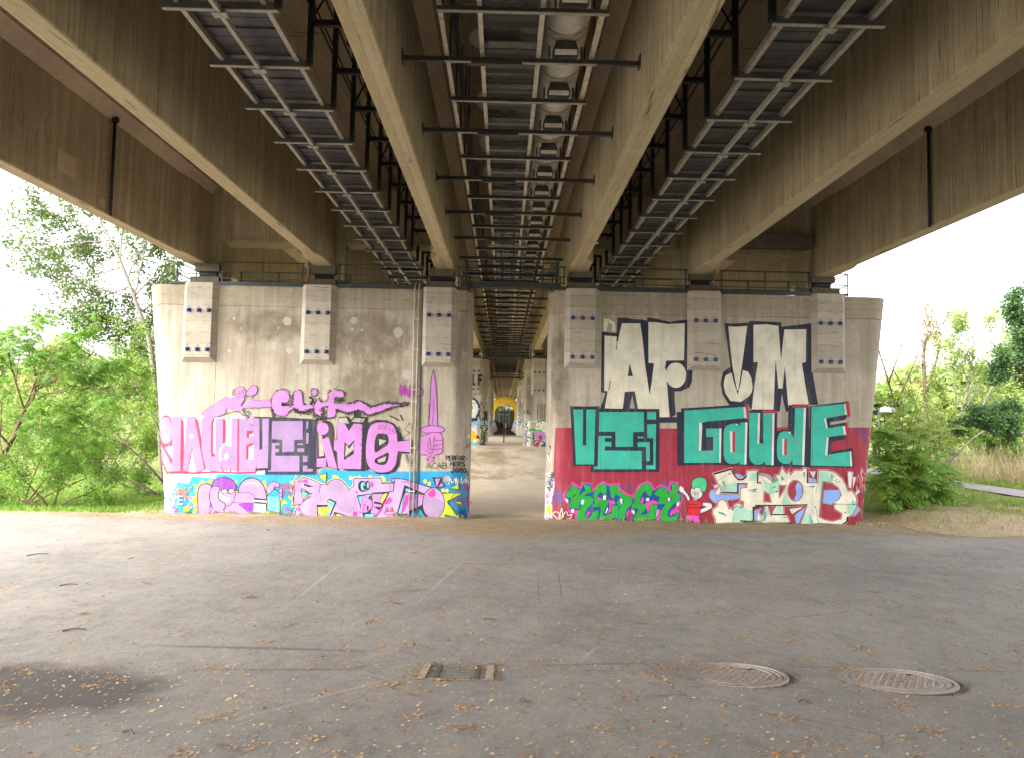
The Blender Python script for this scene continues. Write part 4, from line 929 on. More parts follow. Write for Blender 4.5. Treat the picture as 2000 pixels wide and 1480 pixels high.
p = LP(.008); p.fr(300, 740, .19596)
p.poly('lime', [(388,1035),(450,1058),(478,1000),(520,1025),(572,992),(595,1050),(700,1020),(800,1020),(836,1003),(822,1080),(870,1090),(1060,1035),(1118,998),(1125,1090),(1260,1120),(1280,1180),(1338,1232),(1282,1242),(1272,1310),(1230,1375),(440,1375),(450,1310),(385,1335),(420,1245),(368,1205),(430,1155),(400,1110),(432,1090)])
K = 13
p.out('skin', 'navy', sm([(462,1370),(448,1260),(444,1150),(462,1070),(510,1045),(562,1052),(592,1100),(575,1180),(592,1280),(560,1370)], 3), K)
p.poly('purple', [(560,1180),(600,1240),(560,1290)])
p.out('skin', 'navy', sm([(850,1110),(880,1035),(940,993),(1000,990),(1060,1020),(1100,1080),(1122,1185),(1060,1190),(990,1180),(900,1150)], 3), K); p.line('white', sm([(905,1050),(950,1030),(1010,1035),(1050,1060)], 3, False), 9)
p.out('skin', 'navy', [(700,1275),(725,1240),(800,1222),(1002,1236),(996,1385),(680,1385)], 8); p.poly('purple', sm([(850,1238),(1000,1240),(990,1345),(900,1290)], 3))
p.out('skin', 'navy', [(795,1130),(955,1130),(1000,1158),(1006,1230),(790,1222)], 6)
p.poly('navy', [(1003,1180),(1122,1190),(1122,1245),(1003,1232)]); p.poly('white', [(1003,1200),(1122,1208),(1122,1226),(1003,1216)])
p.out('white', 'navy', [(1003,1236),(1121,1246),(1112,1350),(998,1325)], 7); p.out('skin', 'navy', sm([(998,1328),(1100,1335),(1180,1362),(1150,1378),(996,1378)], 3), 6)
p.out('skin', 'navy', sm([(655,1095),(805,1100),(802,1190),(772,1240),(735,1256),(690,1242),(650,1195),(638,1140)], 3), 7)
p.out('purple', 'navy', sm([(582,1085),(600,1022),(650,990),(710,980),(772,1002),(812,1042),(824,1100)], 3, False)+[(640,1095),(600,1070)], 12)
for x, y in ((708, 1116), (777, 1112)): p.out('white', 'navy', ell(x, y, 22, 18, 14), 9); p.poly('tagr', ell(x+4, y+2, 8, 8, 10))
p.line('navy', [(738,1110),(745,1140),(770,1138)], 5)
p.out('white', 'navy', sm([(652,1152),(672,1130),(700,1165),(765,1178),(755,1222),(705,1220),(668,1195)], 3), 6)
for a, b_ in (((680,1145),(672,1195)), ((700,1165),(690,1212)), ((722,1172),(712,1222)), ((745,1176),(735,1222))): p.line('navy', [a, b_], 5)
p.out('skin', 'navy', sm([(572,1100),(600,1072),(655,1075),(650,1110),(640,1160),(655,1205),(712,1245),(700,1290),(645,1372),(530,1375),(592,1285),(562,1190)], 3), 8)
for q in ([(600,1078),(585,1110)], [(628,1078),(615,1105)]): p.line('navy', q, 5)
p.out('sky', 'navy', [(1138,1165),(1160,1120),(1200,1100),(1245,1118),(1258,1165),(1256,1325),(1138,1302)], 11); p.poly('cyan', [(1140,1162),(1256,1162),(1256,1165),(1245,1120),(1200,1103),(1162,1122)]); p.line('navy', [(1140,1162),(1256,1162)], 5)
p.out('skin', 'navy', sm([(1128,1105),(1150,1050),(1190,1020),(1248,1040),(1246,1070),(1205,1065),(1195,1092),(1152,1135)], 3), 7)
for y in (1110, 1150, 1190): p.out('skin', 'navy', ell(1268, y, 14, 20, 12), 6)
p.out('lime', 'navy', [(298,1262),(390,1280),(310,1325)], 5); p.out('lime', 'navy', [(1335,1165),(1390,1170),(1388,1210)], 6)
for s_, x, y, h, a in (('A', 222, 1085, 75, 62), ('B', 262, 1085, 80, 55), ('K', 320, 1075, 130, 75)): p.text('orange', s_, x, y, h, 12, a, seed=3)
p.text('salmon', 'YE', 190, 1160, 80, 12, 62, seed=6); p.line('orange', [(355,1165),(415,1170),(335,1270),(435,1265)], 7); p.line('orange', [(405,1235),(438,1265),(400,1280)], 7)
p.text('tagr', '3ЛOU', 1265, 1040, 50, 7, 36, seed=4); p.text('tagr', 'TAH', 1282, 1105, 42, 7, 38, seed=5); p.text('tagr', 'My', 1310, 1265, 45, 8, 38, seed=6); p.line('orange', sm([(1320,1330),(1350,1315),(1370,1335),(1330,1345)], 3, False), 7)
p.line('black', sm([(385,1325),(350,1330),(365,1340),(405,1335)], 3, False), 9)
p.build('graffiti_figure', pierL, 'painted grinning figure in a purple cap holding a blue spray can')

p = LP(.008); p.fr(560, 910, .1)
p.dots('yellow', [(980,215),(930,200),(1340,220),(1250,225),(1420,210),(1630,195),(1870,215),(1905,250),(105,310)], 34)
S1 = [(310,212),(500,268),(640,338),(610,640),(592,945),(660,945),(690,1000),(660,1060),(100,1060),(200,830),(280,740),(420,600),(525,508),(460,522),(290,400),(250,330)]
N1 = [(640,345),(770,370),(850,290),(960,248),(1060,270),(1140,350),(1205,468),(1320,385),(1320,240),(1830,230),(1860,330),(2110,320),(2110,1060),(1500,1060),(1220,1060),(1210,975),(930,885),(880,1060),(820,1060),(960,700),(830,620),(785,680),(840,745),(600,755)]
A1 = [(185,220),(320,420),(270,440),(310,600),(322,670),(280,725),(130,762),(165,450),(112,450)]
for q in (S1, N1, A1): p.line('yellow', q, 56, True)
for q in (S1, N1, A1): p.line('black', q, 36, True)
p.poly('pale', S1); p.poly('pale', N1); p.poly('skin', A1)
for q in (sm([(820,330),(960,265),(1080,310),(1180,470),(1320,470),(1330,870),(1100,880),(900,700),(800,560),(660,700),(640,480),(760,470)], 3), sm([(540,420),(610,420),(590,920),(400,900),(480,760),(540,640)], 3), [(380,270),(610,350),(600,390),(430,370)], sm([(180,450),(260,480),(290,620),(270,700),(170,700)], 3)):
    p.poly('mauve', q)
for q in ([(265,330),(320,255),(400,255),(430,330),(340,310)], [(640,345),(690,370),(650,440),(640,520),(615,520)], [(780,370),(830,320),(800,380)], sm([(1360,470),(1400,500),(1380,525),(1345,520)], 3), ell(1338, 925, 48, 52, 16), sm([(1640,300),(1680,300),(1700,370),(1640,410)], 3), sm([(215,850),(250,790),(280,860),(240,870)], 3), ell(445, 605, 24, 22, 10)):
    p.poly('hot', q)
p.line('hot', [(280,730),(440,600),(520,570)], 9); p.line('hot', sm([(1340,590),(1355,640),(1340,680),(1375,720),(1350,765)], 3, False), 9); p.line('hot', sm([(1345,800),(1385,840),(1375,900)], 3, False), 9)
p.poly('black', [(335,325),(500,385),(592,383),(430,402),(340,365)]); p.poly('black', [(270,440),(460,522),(420,545),(325,650)]); p.poly('turq', [(295,470),(420,530),(328,632)])
p.poly('black', [(592,745),(860,750),(830,620),(975,690),(830,1020),(600,1010)]); p.poly('turq', [(845,660),(940,705),(810,1010),(720,1010)]); p.poly('yellow', [(610,800),(700,790),(900,790),(870,850),(700,960),(620,930)])
p.out('lime', 'dkgreen', [(690,820),(825,820),(752,1000)], 16); p.out('lime', 'dkgreen', [(635,185),(765,140),(758,305)], 22)
p.poly('black', [(925,880),(1215,965),(1205,1060),(980,1060)]); p.poly('yellow', [(975,925),(1200,985),(1200,1060),(1000,1060)])
p.poly('black', [(1365,560),(2000,490),(1860,780),(1740,930),(1660,1060),(1530,1060),(1440,800)])
p.poly('turq', [(1400,590),(1660,540),(1440,740)]); p.poly('yellow', [(1890,540),(1970,520),(1880,720),(1820,700)]); p.poly('turq', [(1525,930),(1720,930),(1640,1060),(1540,1060)])
for q in ([(1480,565),(1605,615),(1520,900),(1430,895)], sm([(1600,640),(1660,680),(1660,800),(1560,890),(1500,880),(1540,720)], 3), [(1670,540),(1875,530),(1830,700),(1720,680),(1700,720),(1860,745),(1840,790),(1700,780),(1820,860),(1840,900),(1740,930),(1640,910),(1690,760)]):
    p.line('black', q, 14, True); p.poly('pinkl', q)
p.poly('mauve', [(1690,545),(1865,535),(1825,690),(1720,640)]); p.poly('black', ell(1585, 810, 20, 55, 10)); p.line('black', [(1490,740),(1540,750)], 10); p.line('black', [(1480,800),(1520,810)], 9)
p.poly('black', ell(1478, 385, 82, 110, 20)); p.poly('black', ell(1580, 370, 42, 95, 16)); p.poly('turq', ell(1492, 385, 44, 82, 16)); p.poly('turq', ell(1590, 365, 22, 58, 12)); p.poly('black', ell(1520, 400, 26, 40, 10))
p.fr(720, 910, .1025)
PP = [(460,228),(660,245),(900,315),(1175,405),(1130,480),(1100,600),(1000,740),(760,850),(745,990),(700,1040),(80,1040),(240,830),(330,640),(400,490),(480,470),(500,300),(450,300)]
p.line('black', PP, 34, True); p.poly('pale', PP); p.line('pale', [(300,335),(300,480)], 200); p.line('black', [(240,318),(500,298),(500,225)], 16); p.line('black', [(60,500),(400,485),(250,720)], 14)
p.poly('black', [(685,348),(1110,535),(1010,542),(705,490),(618,895),(745,900),(715,985),(535,910)]); p.poly('turq', [(715,412),(870,480),(705,470)]); p.poly('turq', [(690,500),(610,895),(565,890)]); p.poly('turq', [(900,490),(1030,530),(920,510)]); p.poly('turq', [(650,930),(715,925),(700,965)])
for q in (sm([(700,560),(760,540),(805,580),(795,660),(720,760),(670,860),(615,890),(650,720),(690,620)], 3), sm([(600,290),(720,280),(820,310),(790,345),(730,310)], 3), sm([(280,720),(340,640),(400,580),(450,640),(400,700)], 3), sm([(80,1040),(240,860),(300,720),(250,800),(180,900)], 3), sm([(450,880),(560,930),(720,990),(560,1030)], 3)):
    p.poly('hot', q)
p.line('hot', sm([(700,560),(850,600),(960,570),(1080,590),(1180,500)], 3, False), 14)
p.line('black', sm([(1000,740),(1040,850),(1100,960),(1180,1030)], 3, False), 50); p.poly('black', [(760,850),(1010,740),(1020,800),(800,880),(780,1000),(745,1000)])
p.dots('yellow', [(1160,325),(1080,280),(1420,455),(1495,460)], 36)
for q in ([(1430,505),(1750,515),(1490,670),(1692,962),(1430,910),(1510,1060),(1330,1060),(1420,820),(1400,600)],): p.line('dkgreen', q, 24, True); p.poly('lime', q)
p.line('black', ell(1240, 700, 206, 292, 30), 26, True); p.poly('mauve', ell(1240, 700, 206, 292, 30)); p.poly('pale', sm([(1250,430),(1360,480),(1430,600),(1420,700),(1350,620),(1250,590)], 3)); p.poly('hot', sm([(1130,520),(1180,460),(1250,430),(1285,520),(1240,580),(1150,560)], 3))
p.poly('black', [(1215,205),(1395,205),(1382,272),(1458,378),(1320,408),(1290,402)]); p.poly('pinkl', [(1262,232),(1368,225),(1300,388)]); p.poly('pinkl', [(1390,300),(1432,370),(1332,390)])
p.out('lime', 'dkgreen', [(1570,408),(1688,335),(1700,430)], 14); p.out('lime', 'dkgreen', [(1640,680),(1740,670),(1760,730)], 10)
for x in (345, 440): p.line('tagr', ell(x, 815, 24, 48, 12), 10, True); p.poly('tagr', ell(x+10, 825, 12, 28, 8))
p.line('tagr', ell(410, 880, 115, 32, 16), 10, True); p.line('tagr', sm([(380,940),(440,980),(510,930)], 3, False), 10)
p.line('tagr', sm([(1880,430),(1720,470),(1590,560),(1600,670),(1720,740),(1880,730)], 4, False), 11); p.text('tagr', 'Love', 1655, 555, 80, 9, 42, .1, seed=3); p.text('tagr', 'party', 1740, 620, 75, 9, 34, .1, seed=4)
p.scrawl('white', 1535, 225, 1690, 330, 10, 13, 3); p.scrawl('white', 1735, 225, 1860, 330, 9, 12, 4); p.scrawl('tagr', 1740, 330, 1880, 410, 7, 9, 5)
p.scrawl('blue', 1710, 780, 1800, 990, 11, 10, 6); p.scrawl('blue', 1700, 900, 1810, 940, 6, 9, 7)
p.poly('skin', ell(1865, 930, 40, 52, 14))
p.build('graffiti_lettering', pierL, 'lilac and pink wildstyle letters on sky blue with lime sparks and a heart eye')

p = LP(.004); p.fr(290, 800, .1486)        # outer rounded end of the left pier
p.out('yellow', 'sky', [(185,1045),(245,865),(340,1070),(290,1040),(245,930),(210,1050)], 14)
p.out('white', 'black', ell(248, 970, 34, 30, 14), 5); p.poly('black', ell(252, 965, 10, 12, 8))
p.poly('white', sm([(240,1130),(290,1010),(320,1060),(300,1130)], 3)); p.poly('sky', sm([(190,1200),(270,1130),(330,1110),(390,1180),(350,1370),(190,1390)], 3)); p.fuzz('blue', [(205,1150),(225,1260),(210,1330)], 16, 26, 8, 3, 3); p.fuzz('white', [(230,1180),(250,1330)], 20, 26, 9, 4, 4); p.fuzz('purple', [(310,1260),(370,1290),(350,1340)], 18, 22, 7, 4, 5); p.fuzz('navy', [(185,1110),(215,1170)], 10, 18, 5, 4, 6); p.fuzz('black', [(190,740),(170,800)], 8, 16, 5, 4, 7); p.fuzz('orange', [(210,760),(250,850)], 14, 20, 5, 6, 8)
p.build('graffiti_tags', pierL, 'eye in a triangle and small tags on the rounded outer end')
p = LP(.004); p.fr(720, 910, .1025)
p.poly('hot', [(1880,220),(1920,210),(1925,330),(1890,340)]); p.fuzz('dkgreen', [(1880,110),(1900,180)], 12, 22, 6, 5, 2); p.poly('purple', [(1875,380),(1905,370),(1905,870),(1880,860)]); p.poly('salmon', [(1905,860),(1925,830),(1920,1010),(1900,1010)]); p.line('purple', [(1830,85),(1900,85)], 12)
p.fr(600, 740, .19596); p.poly('white', [(1590,560),(1610,545),(1620,570),(1600,590)])
p.build('graffiti_tags', pierL, 'thin strips of colour on the rounded inner end')

# ---------------------------------------------------------------- far piers
q2L, q2R, q3L, q3R = far
p = Piece(treeL, 24, (-1e4, 948), .004); p.fr(900, 700, .13514)
p.poly('white', [(60,900),(230,900),(400,880),(395,1280),(60,1280)]); p.poly('black', [(60,880),(160,900),(240,760),(400,755),(400,900),(250,910),(60,940)])
p.line('black', ell(150, 730, 105, 140, 20), 60, True); p.poly('sky', ell(150, 720, 105, 140, 20)); p.poly('white', ell(150, 715, 98, 130, 20)); p.poly('black', ell(155, 705, 18, 30, 10)); p.line('black', [(150,655),(250,620)], 7)
for x in (165, 190, 210): p.line('white', [(x,800),(x,855)], 14)
p.line('black', [(290,625),(310,670)], 16); p.line('black', [(330,680),(338,715)], 16); p.poly('repair', ell(378, 598, 24, 26, 10))
p.poly('black', [(60,985),(310,980),(310,1010),(355,1040),(330,1110),(270,1130),(290,1200),(60,1200)]); p.poly('orangey', [(60,1000),(295,995),(290,1060),(215,1070),(205,1090),(280,1150),(250,1190),(190,1150),(170,1185),(60,1180)])
p.fuzz('black', [(330,840),(370,1000),(330,1250),(280,1240)], 30, 26, 6, 3, 3); p.fuzz('sky', [(150,940),(290,920)], 22, 24, 8, 4, 4); p.fuzz('dkgreen', [(300,960),(330,1150)], 18, 24, 9, 5, 5); p.fuzz('salmon', [(375,1060),(385,1200)], 10, 22, 7, 5, 6); p.fuzz('turq', [(70,1210),(250,1230)], 16, 28, 9, 4, 7)
p.build('graffiti_lettering', q2L, 'orange letters under a dripping skull on black')
p = Piece(treeR, 24, (1033, 1e4), .004); p.fr(900, 700, .13514)
p.poly('white', [(980,900),(1300,890),(1300,1290),(900,1290),(900,940)]); p.fuzz('grey', [(920,930),(940,1250)], 26, 30, 8, 2.5, 3); p.fuzz('black', [(930,900),(930,1260)], 26, 24, 4, 3, 4)
p.poly('green', sm([(990,1060),(1000,950),(1080,920),(1160,920),(1200,1000),(1120,1060)], 3)); p.poly('peri', sm([(1000,1090),(1120,1040),(1260,1080),(1260,1200),(1180,1200)], 3)); p.poly('skin', sm([(1060,1080),(1180,1040),(1230,1150),(1130,1200)], 3)); p.line('black', [(960,1130),(1050,1150),(1050,1060),(1060,1200)], 13)
p.poly('crim', [(1120,1110),(1160,1090),(1180,1150),(1150,1190)]); p.poly('crim', sm([(1070,1230),(1110,1195),(1150,1220),(1110,1265)], 3)); p.line('black', sm([(1030,1210),(1090,1180),(1170,1200),(1240,1220)], 3, False), 14); p.line('black', sm([(1040,1220),(1090,1265),(1140,1270)], 3, False), 12); p.poly('dkgreen', sm([(1160,1240),(1240,1215),(1250,1280),(1170,1280)], 3)); p.poly('lime', ell(1195, 1005, 20, 20, 10))
p.poly('white', ell(1120, 985, 45, 40, 12)); p.fuzz('grey', [(1090,980),(1150,990)], 16, 20, 5, 4, 8); p.line('black', [(1110,905),(1200,890),(1250,905)], 12)
p.text('black', 'XURL', 910, 740, 60, 7, 32, -.3, seed=3)
for x in (1110, 1150, 1185, 1215): p.line('black', [(x,670),(x,870)], 9)
p.line('black', [(1110,670),(1135,670)], 8); p.line('black', [(1110,770),(1135,770)], 8); p.line('black', [(1210,670),(1235,672)], 8); p.line('black', [(1210,765),(1230,765)], 8); p.dots('black', [(1163, 655)], 8)
p.build('graffiti_lettering', q2R, 'red, green and white wildstyle piece')
lf = MB()
for a in ([(0,0),(.10,0),(.10,.52),(.22,.52),(.22,.66),(0,.66)], [(.34,0),(.60,0),(.60,.14),(.44,.14),(.44,.26),(.58,.26),(.58,.40),(.44,.40),(.44,.66),(.34,.66)]):
    lf.prism([(-1.96+u*1.1-.1, 5.72-v*1.05) for u, v in a], 'y', 23.825, 23.832)
lf.build('graffiti_lettering', pm('black'), q2L)
for tr, dy, root, xs_, dirc in ((treeL, 47, q3L, (952, 966), 1), (treeR, 47, q3R, (1008, 1022), -1)):
    p = Piece(tr, dy, (-1e4, 1e4) if dirc > 0 else (-1e4, 1e4), .004); cx = (xs_[0]+xs_[1])/2
    p.fuzz('grey', [(cx, 800), (cx, 832)], 4, 2.2, .9, .25, 3); p.fuzz('white', [(cx, 812), (cx, 834)], 4, 2.2, .9, .3, 4); p.fuzz('turq', [(cx, 806), (cx, 818)], 4, 2., .8, .5, 5); p.fuzz('blue', [(cx, 815), (cx, 834)], 4, 2., .8, .5, 6); p.fuzz('black', [(cx, 800), (cx, 834)], 4, 1.6, .4, .4, 7)
    if p.f: p.build('graffiti_tags', root, 'grey scribbled tags')
# ================================================================ TREES AND SHRUBS
def leafmat(name, col, col2, trans=.35, rough=.55):
    t = T(name)
    oi = t.noise(1.1, detail=3)
    wn = t.n('ShaderNodeTexWhiteNoise', {'Vector': t.n('ShaderNodeVectorMath', {0: t.pos(), 1: (.07, .07, .07)}, operation='SNAP').outputs[0]}, noise_dimensions='3D').outputs[0]
    c = t.mix(t.ramp(oi, .3, .7), col, col2)
    c = t.mix(t.math('MULTIPLY', wn, .55), c, hsv(col2, 1.5))
    tb = t.n('ShaderNodeBsdfTranslucent', {'Color': t.mix(.5, c, (col2[0]*1.4, col2[1]*1.7, col2[2]*.6))})
    ms = t.n('ShaderNodeMixShader', {0: trans, 1: t.b.outputs[0], 2: tb.outputs[0]})
    t.done(c, rough, 0, .35)
    t.t.links.new(ms.outputs[0], t.out.inputs[0])
    return t.mat
m_bark = plain('grey brown bark', (.14, .105, .075), .9, 0, .4, 12, bump=.5)
m_bark2 = plain('pale grey bark', (.25, .22, .18), .9, 0, .35, 12, bump=.4)
m_bark3 = plain('reddish brown bark', (.15, .085, .055), .9, 0, .35, 12, bump=.4)
L_ail = leafmat('ash green compound leaf', (0.056, 0.144, 0.031), (0.125, 0.250, 0.044), .4)
L_ailr = leafmat('fresh compound leaf', (.11, .22, .035), (.22, .34, .07), .48)
L_yel = leafmat('yellow green compound leaf', (.14, .22, .03), (.25, .32, .06), .45)
L_pop = leafmat('poplar leaf', (0.075, 0.105, 0.048), (0.135, 0.18, 0.07), .3)
L_shr = leafmat('hedge leaf', (0.078, 0.163, 0.033), (0.169, 0.273, 0.052), .4)
L_bri = leafmat('light hedge leaf', (0.144, 0.228, 0.048), (0.264, 0.336, 0.084), .42)
L_oak = leafmat('oak leaf', (0.040, 0.098, 0.034), (0.075, 0.144, 0.052), .3)
L_bg = leafmat('far yellow green leaf', (0.204, 0.264, 0.090), (0.336, 0.372, 0.144), .35)
L_bg2 = leafmat('far green leaf', (0.138, 0.213, 0.069), (0.237, 0.312, 0.106), .35)
L_red = leafmat('rusty leaf', (.22, .13, .07), (.30, .20, .10), .3)
class Grow:
    def __init__(s, seed): s.g = random.Random(seed); s.mb = MB(); s.tips = []
    def limb(s, pts, r0, r1, n=7): s.mb.tube(pts, r0, n, r1=r1); return s
    def branch(s, p, d, L, r, lvl, top, spread=.7, up=.15, kids=4, wob=.25, leaf_from=None):
        g = s.g; p = Vector(p); d = Vector(d).normalized(); pts = [p.copy()]; steps = 5
        for i in range(steps):
            d = (d+Vector((g.gauss(0, wob), g.gauss(0, wob), g.gauss(0, wob)+up))*.45).normalized()
            p = p+d*(L/steps); pts.append(p.copy())
        s.mb.tube(pts, r, 6 if lvl < 2 else 4, r1=max(.003, r*.38), cap=False)
        lf = top-1 if leaf_from is None else leaf_from
        if lvl >= lf:
            for i in range(1, steps+1): s.tips.append((pts[i], (pts[i]-pts[i-1]).normalized()))
        if lvl < top:
            for k in range(kids):
                t = .3+.7*(k+g.random()*.7)/kids; i = min(steps-1, int(t*steps)); q = pts[i].lerp(pts[i+1], t*steps-i)
                dd = (pts[i+1]-pts[i]).normalized(); ax = Vector((g.gauss(0, 1), g.gauss(0, 1), g.gauss(0, 1))).cross(dd)
                ax = ax.normalized() if ax.length > 1e-4 else Vector((1, 0, 0))
                nd = (dd+ax*spread*g.uniform(.6, 1.4)).normalized()
                s.branch(q, nd, L*g.uniform(.45, .68), max(.004, r*.5), lvl+1, top, spread, up, kids, wob, leaf_from)
        return s
def leaves(tips, per, size, spread, seed, droop=.3, asp=.55):
    g = np.random.default_rng(seed); P = np.repeat(np.array([tuple(t[0]) for t in tips]), per, 0); n = len(P)
    P = P+g.normal(0, spread, (n, 3))
    a = g.normal(0, 1, (n, 3)); a[:, 2] = a[:, 2]*.6-droop; a /= np.linalg.norm(a, axis=1)[:, None]
    b = np.cross(a, g.normal(0, 1, (n, 3))); b /= np.linalg.norm(b, axis=1)[:, None]; nn = np.cross(a, b)
    L_ = (size*g.uniform(.55, 1.35, n))[:, None]; w = L_*asp*.5
    V = np.stack([P, P+a*L_*.45+b*w+nn*w*.35, P+a*L_, P+a*L_*.45-b*w+nn*w*.35], 1).reshape(-1, 3)
    return V, np.arange(n*4).reshape(-1, 4)
def fronds(base, dirs, length, pairs, seed, droop=.9, leaf=.24, asp=.30, mixr=True):
    g = np.random.default_rng(seed); B = np.asarray(base, float); D = np.asarray(dirs, float); n = len(B)
    D[:, 2] += .12; D /= np.linalg.norm(D, axis=1)[:, None]
    L_ = length*g.uniform(.65, 1.25, n); side = np.cross(D, np.array([0, 0, 1.])); side /= (np.linalg.norm(side, axis=1)[:, None]+1e-6)
    VV = []; 
    for k in range(pairs+1):
        t = (k+.8)/(pairs+1); c = B+D*(L_*t)[:, None]; c[:, 2] -= droop*L_*t*t*.55
        tan = D.copy(); tan[:, 2] -= droop*t*1.1; tan /= np.linalg.norm(tan, axis=1)[:, None]
        for sd in ((-1, 1) if k < pairs else (0,)):
            ll = L_*leaf*(.55+.9*math.sin(math.pi*min(1., t*.85+.12)))*g.uniform(.85, 1.15, n)
            o = side*sd*.85+tan*(.45 if sd else 1.)+np.array([0, 0, -.28])+g.normal(0, .10, (n, 3)); o /= np.linalg.norm(o, axis=1)[:, None]
            wv = np.cross(o, np.cross(side, tan)); wv /= (np.linalg.norm(wv, axis=1)[:, None]+1e-6)
            nn = np.cross(o, wv); w = (ll*asp*.5)[:, None]; l2 = ll[:, None]
            VV.append(np.stack([c, c+o*l2*.4+wv*w, c+o*l2, c+o*l2*.4-wv*w+nn*w*.2], 1))
    for k in range(4):                                     # the stalk
        t0, t1 = k/4, (k+1)/4; q = []
        for t in (t0, t1):
            c = B+D*(L_*t)[:, None]; c[:, 2] -= droop*L_*t*t*.55; q.append(c)
        s_ = side*.0035
        VV.append(np.stack([q[0]-s_, q[0]+s_, q[1]+s_, q[1]-s_], 1))
    V = np.concatenate(VV, 0).reshape(-1, 3); return V, np.arange(len(V)).reshape(-1, 4)
def np_mesh(name, V, Fq, mats, mi=None, parent=None, kind=None, label=None):
    V = np.asarray(V, dtype=np.float32); Fq = np.asarray(Fq, dtype=np.int32)
    if parent is not None: V = V-np.array(tuple(org(parent)), dtype=np.float32)
    me = bpy.data.meshes.new(name); k = Fq.shape[1]
    me.vertices.add(len(V)); me.vertices.foreach_set('co', V.ravel())
    me.loops.add(Fq.size); me.loops.foreach_set('vertex_index', Fq.ravel())
    me.polygons.add(len(Fq)); me.polygons.foreach_set('loop_start', np.arange(0, Fq.size, k, dtype=np.int32))
    for m in (mats if isinstance(mats, (list, tuple)) else [mats]): me.materials.append(m)
    if mi is not None: me.polygons.foreach_set('material_index', np.asarray(mi, dtype=np.int32))
    me.update(calc_edges=True); me.validate()
    o = link(bpy.data.objects.new(name, me))
    if parent is not None: o.parent = parent
    if kind: o['kind'] = kind
    if label: o['label'] = label
    return o
def crown_mats(root, V, Fq, m, m2, seed, frac=.25, name='crown'):
    g = np.random.default_rng(seed); mi = (g.uniform(0, 1, len(Fq)) < frac).astype(np.int32)
    return np_mesh(name, V, Fq, [m, m2], mi, root)
def PX(px, py, Y): return Vector(U(px, py, Y))

# ---- left of the piers
t = thing('locust_tree', 'low branched tree with drooping feathery compound leaves at the left edge of the picture', 'tree', PX(-40, 985, 2.2))
gr = Grow(21); gr.limb([PX(-40, 1000, 2.2), PX(-22, 930, 2.2), PX(5, 890, 2.1), PX(30, 845, 2.0), PX(48, 800, 1.9)], .11, .055, 9)
for (a, b_, Y, L) in (((48, 800), (90, 690), 1.7, 2.2), ((48, 800), (150, 720), 1.2, 2.6), ((30, 845), (140, 800), 1.0, 2.5), ((5, 890), (-60, 700), 2.4, 3.2), ((48, 800), (20, 650), 2.3, 2.4), ((60, 770), (200, 745), 1.6, 2.6), ((40, 820), (110, 860), 1.0, 2.0), ((48, 800), (120, 650), 2.6, 2.4), ((20, 870), (-30, 780), 1.0, 2.4), ((60, 770), (190, 690), 2.2, 2.4)):
    p0 = PX(*a, 1.9); gr.branch(p0, PX(*b_, Y)-p0, L, .035, 1, 3, .75, .05, 4, .28, 2)
gr.mb.build('trunk', m_bark3, t, smooth=True)
g = np.random.default_rng(3); tp = [gr.tips[i] for i in g.permutation(len(gr.tips))[:1050]]
D = np.array([tuple(q[1]) for q in tp])+g.normal(0, .7, (len(tp), 3)); D[:, 2] *= .35
V, Fq = fronds([tuple(q[0]) for q in tp], D, .52, 8, 5, 1.0)
np_mesh('crown', V, Fq, [L_ail, L_ailr], (g.uniform(0, 1, len(Fq)) < .4).astype(np.int32), t)

t = thing('poplar_tree', 'tall thin poplar with grey green leaves leaning left behind the left pier', 'tree', PX(318, 990, 11))
gr = Grow(8); trunk = [PX(322, 990, 11), PX(310, 800, 11), PX(292, 665, 11), PX(262, 580, 11), PX(235, 510, 11), PX(208, 455, 11), PX(180, 412, 11), PX(150, 385, 11)]
gr.limb(trunk, .14, .02, 8)
for (a, b_, L) in (((292, 665), (330, 560), 2.6), ((262, 580), (285, 480), 3.0), ((262, 580), (190, 560), 3.0), ((245, 530), (150, 520), 3.4), ((235, 510), (250, 420), 2.4), ((225, 490), (140, 450), 3.2), ((208, 455), (110, 430), 2.6), ((292, 665), (210, 640), 2.8), ((200, 440), (215, 370), 1.8), ((275, 610), (320, 590), 2.2), ((240, 520), (110, 560), 3.4), ((300, 720), (240, 690), 2.0), ((255, 560), (130, 620), 3.3), ((215, 470), (90, 490), 3.0), ((270, 600), (330, 640), 2.0), ((285, 640), (235, 600), 2.2), ((262, 580), (310, 540), 2.2), ((280, 625), (200, 660), 2.4), ((300, 700), (255, 640), 2.2), ((250, 545), (300, 470), 2.4), ((235, 510), (180, 470), 2.2)):
    p0 = PX(*a, 11); gr.branch(p0, PX(*b_, 11+random.Random(L).uniform(-1.5, 1.5))-p0, L, .04, 1, 3, .6, .12, 4, .22, 2)
gr.mb.build('trunk', m_bark2, t, smooth=True)
V, Fq = leaves(gr.tips, 9, .135, .17, 4, .35, .8); crown_mats(t, V, Fq, L_pop, L_shr, 2, .12)

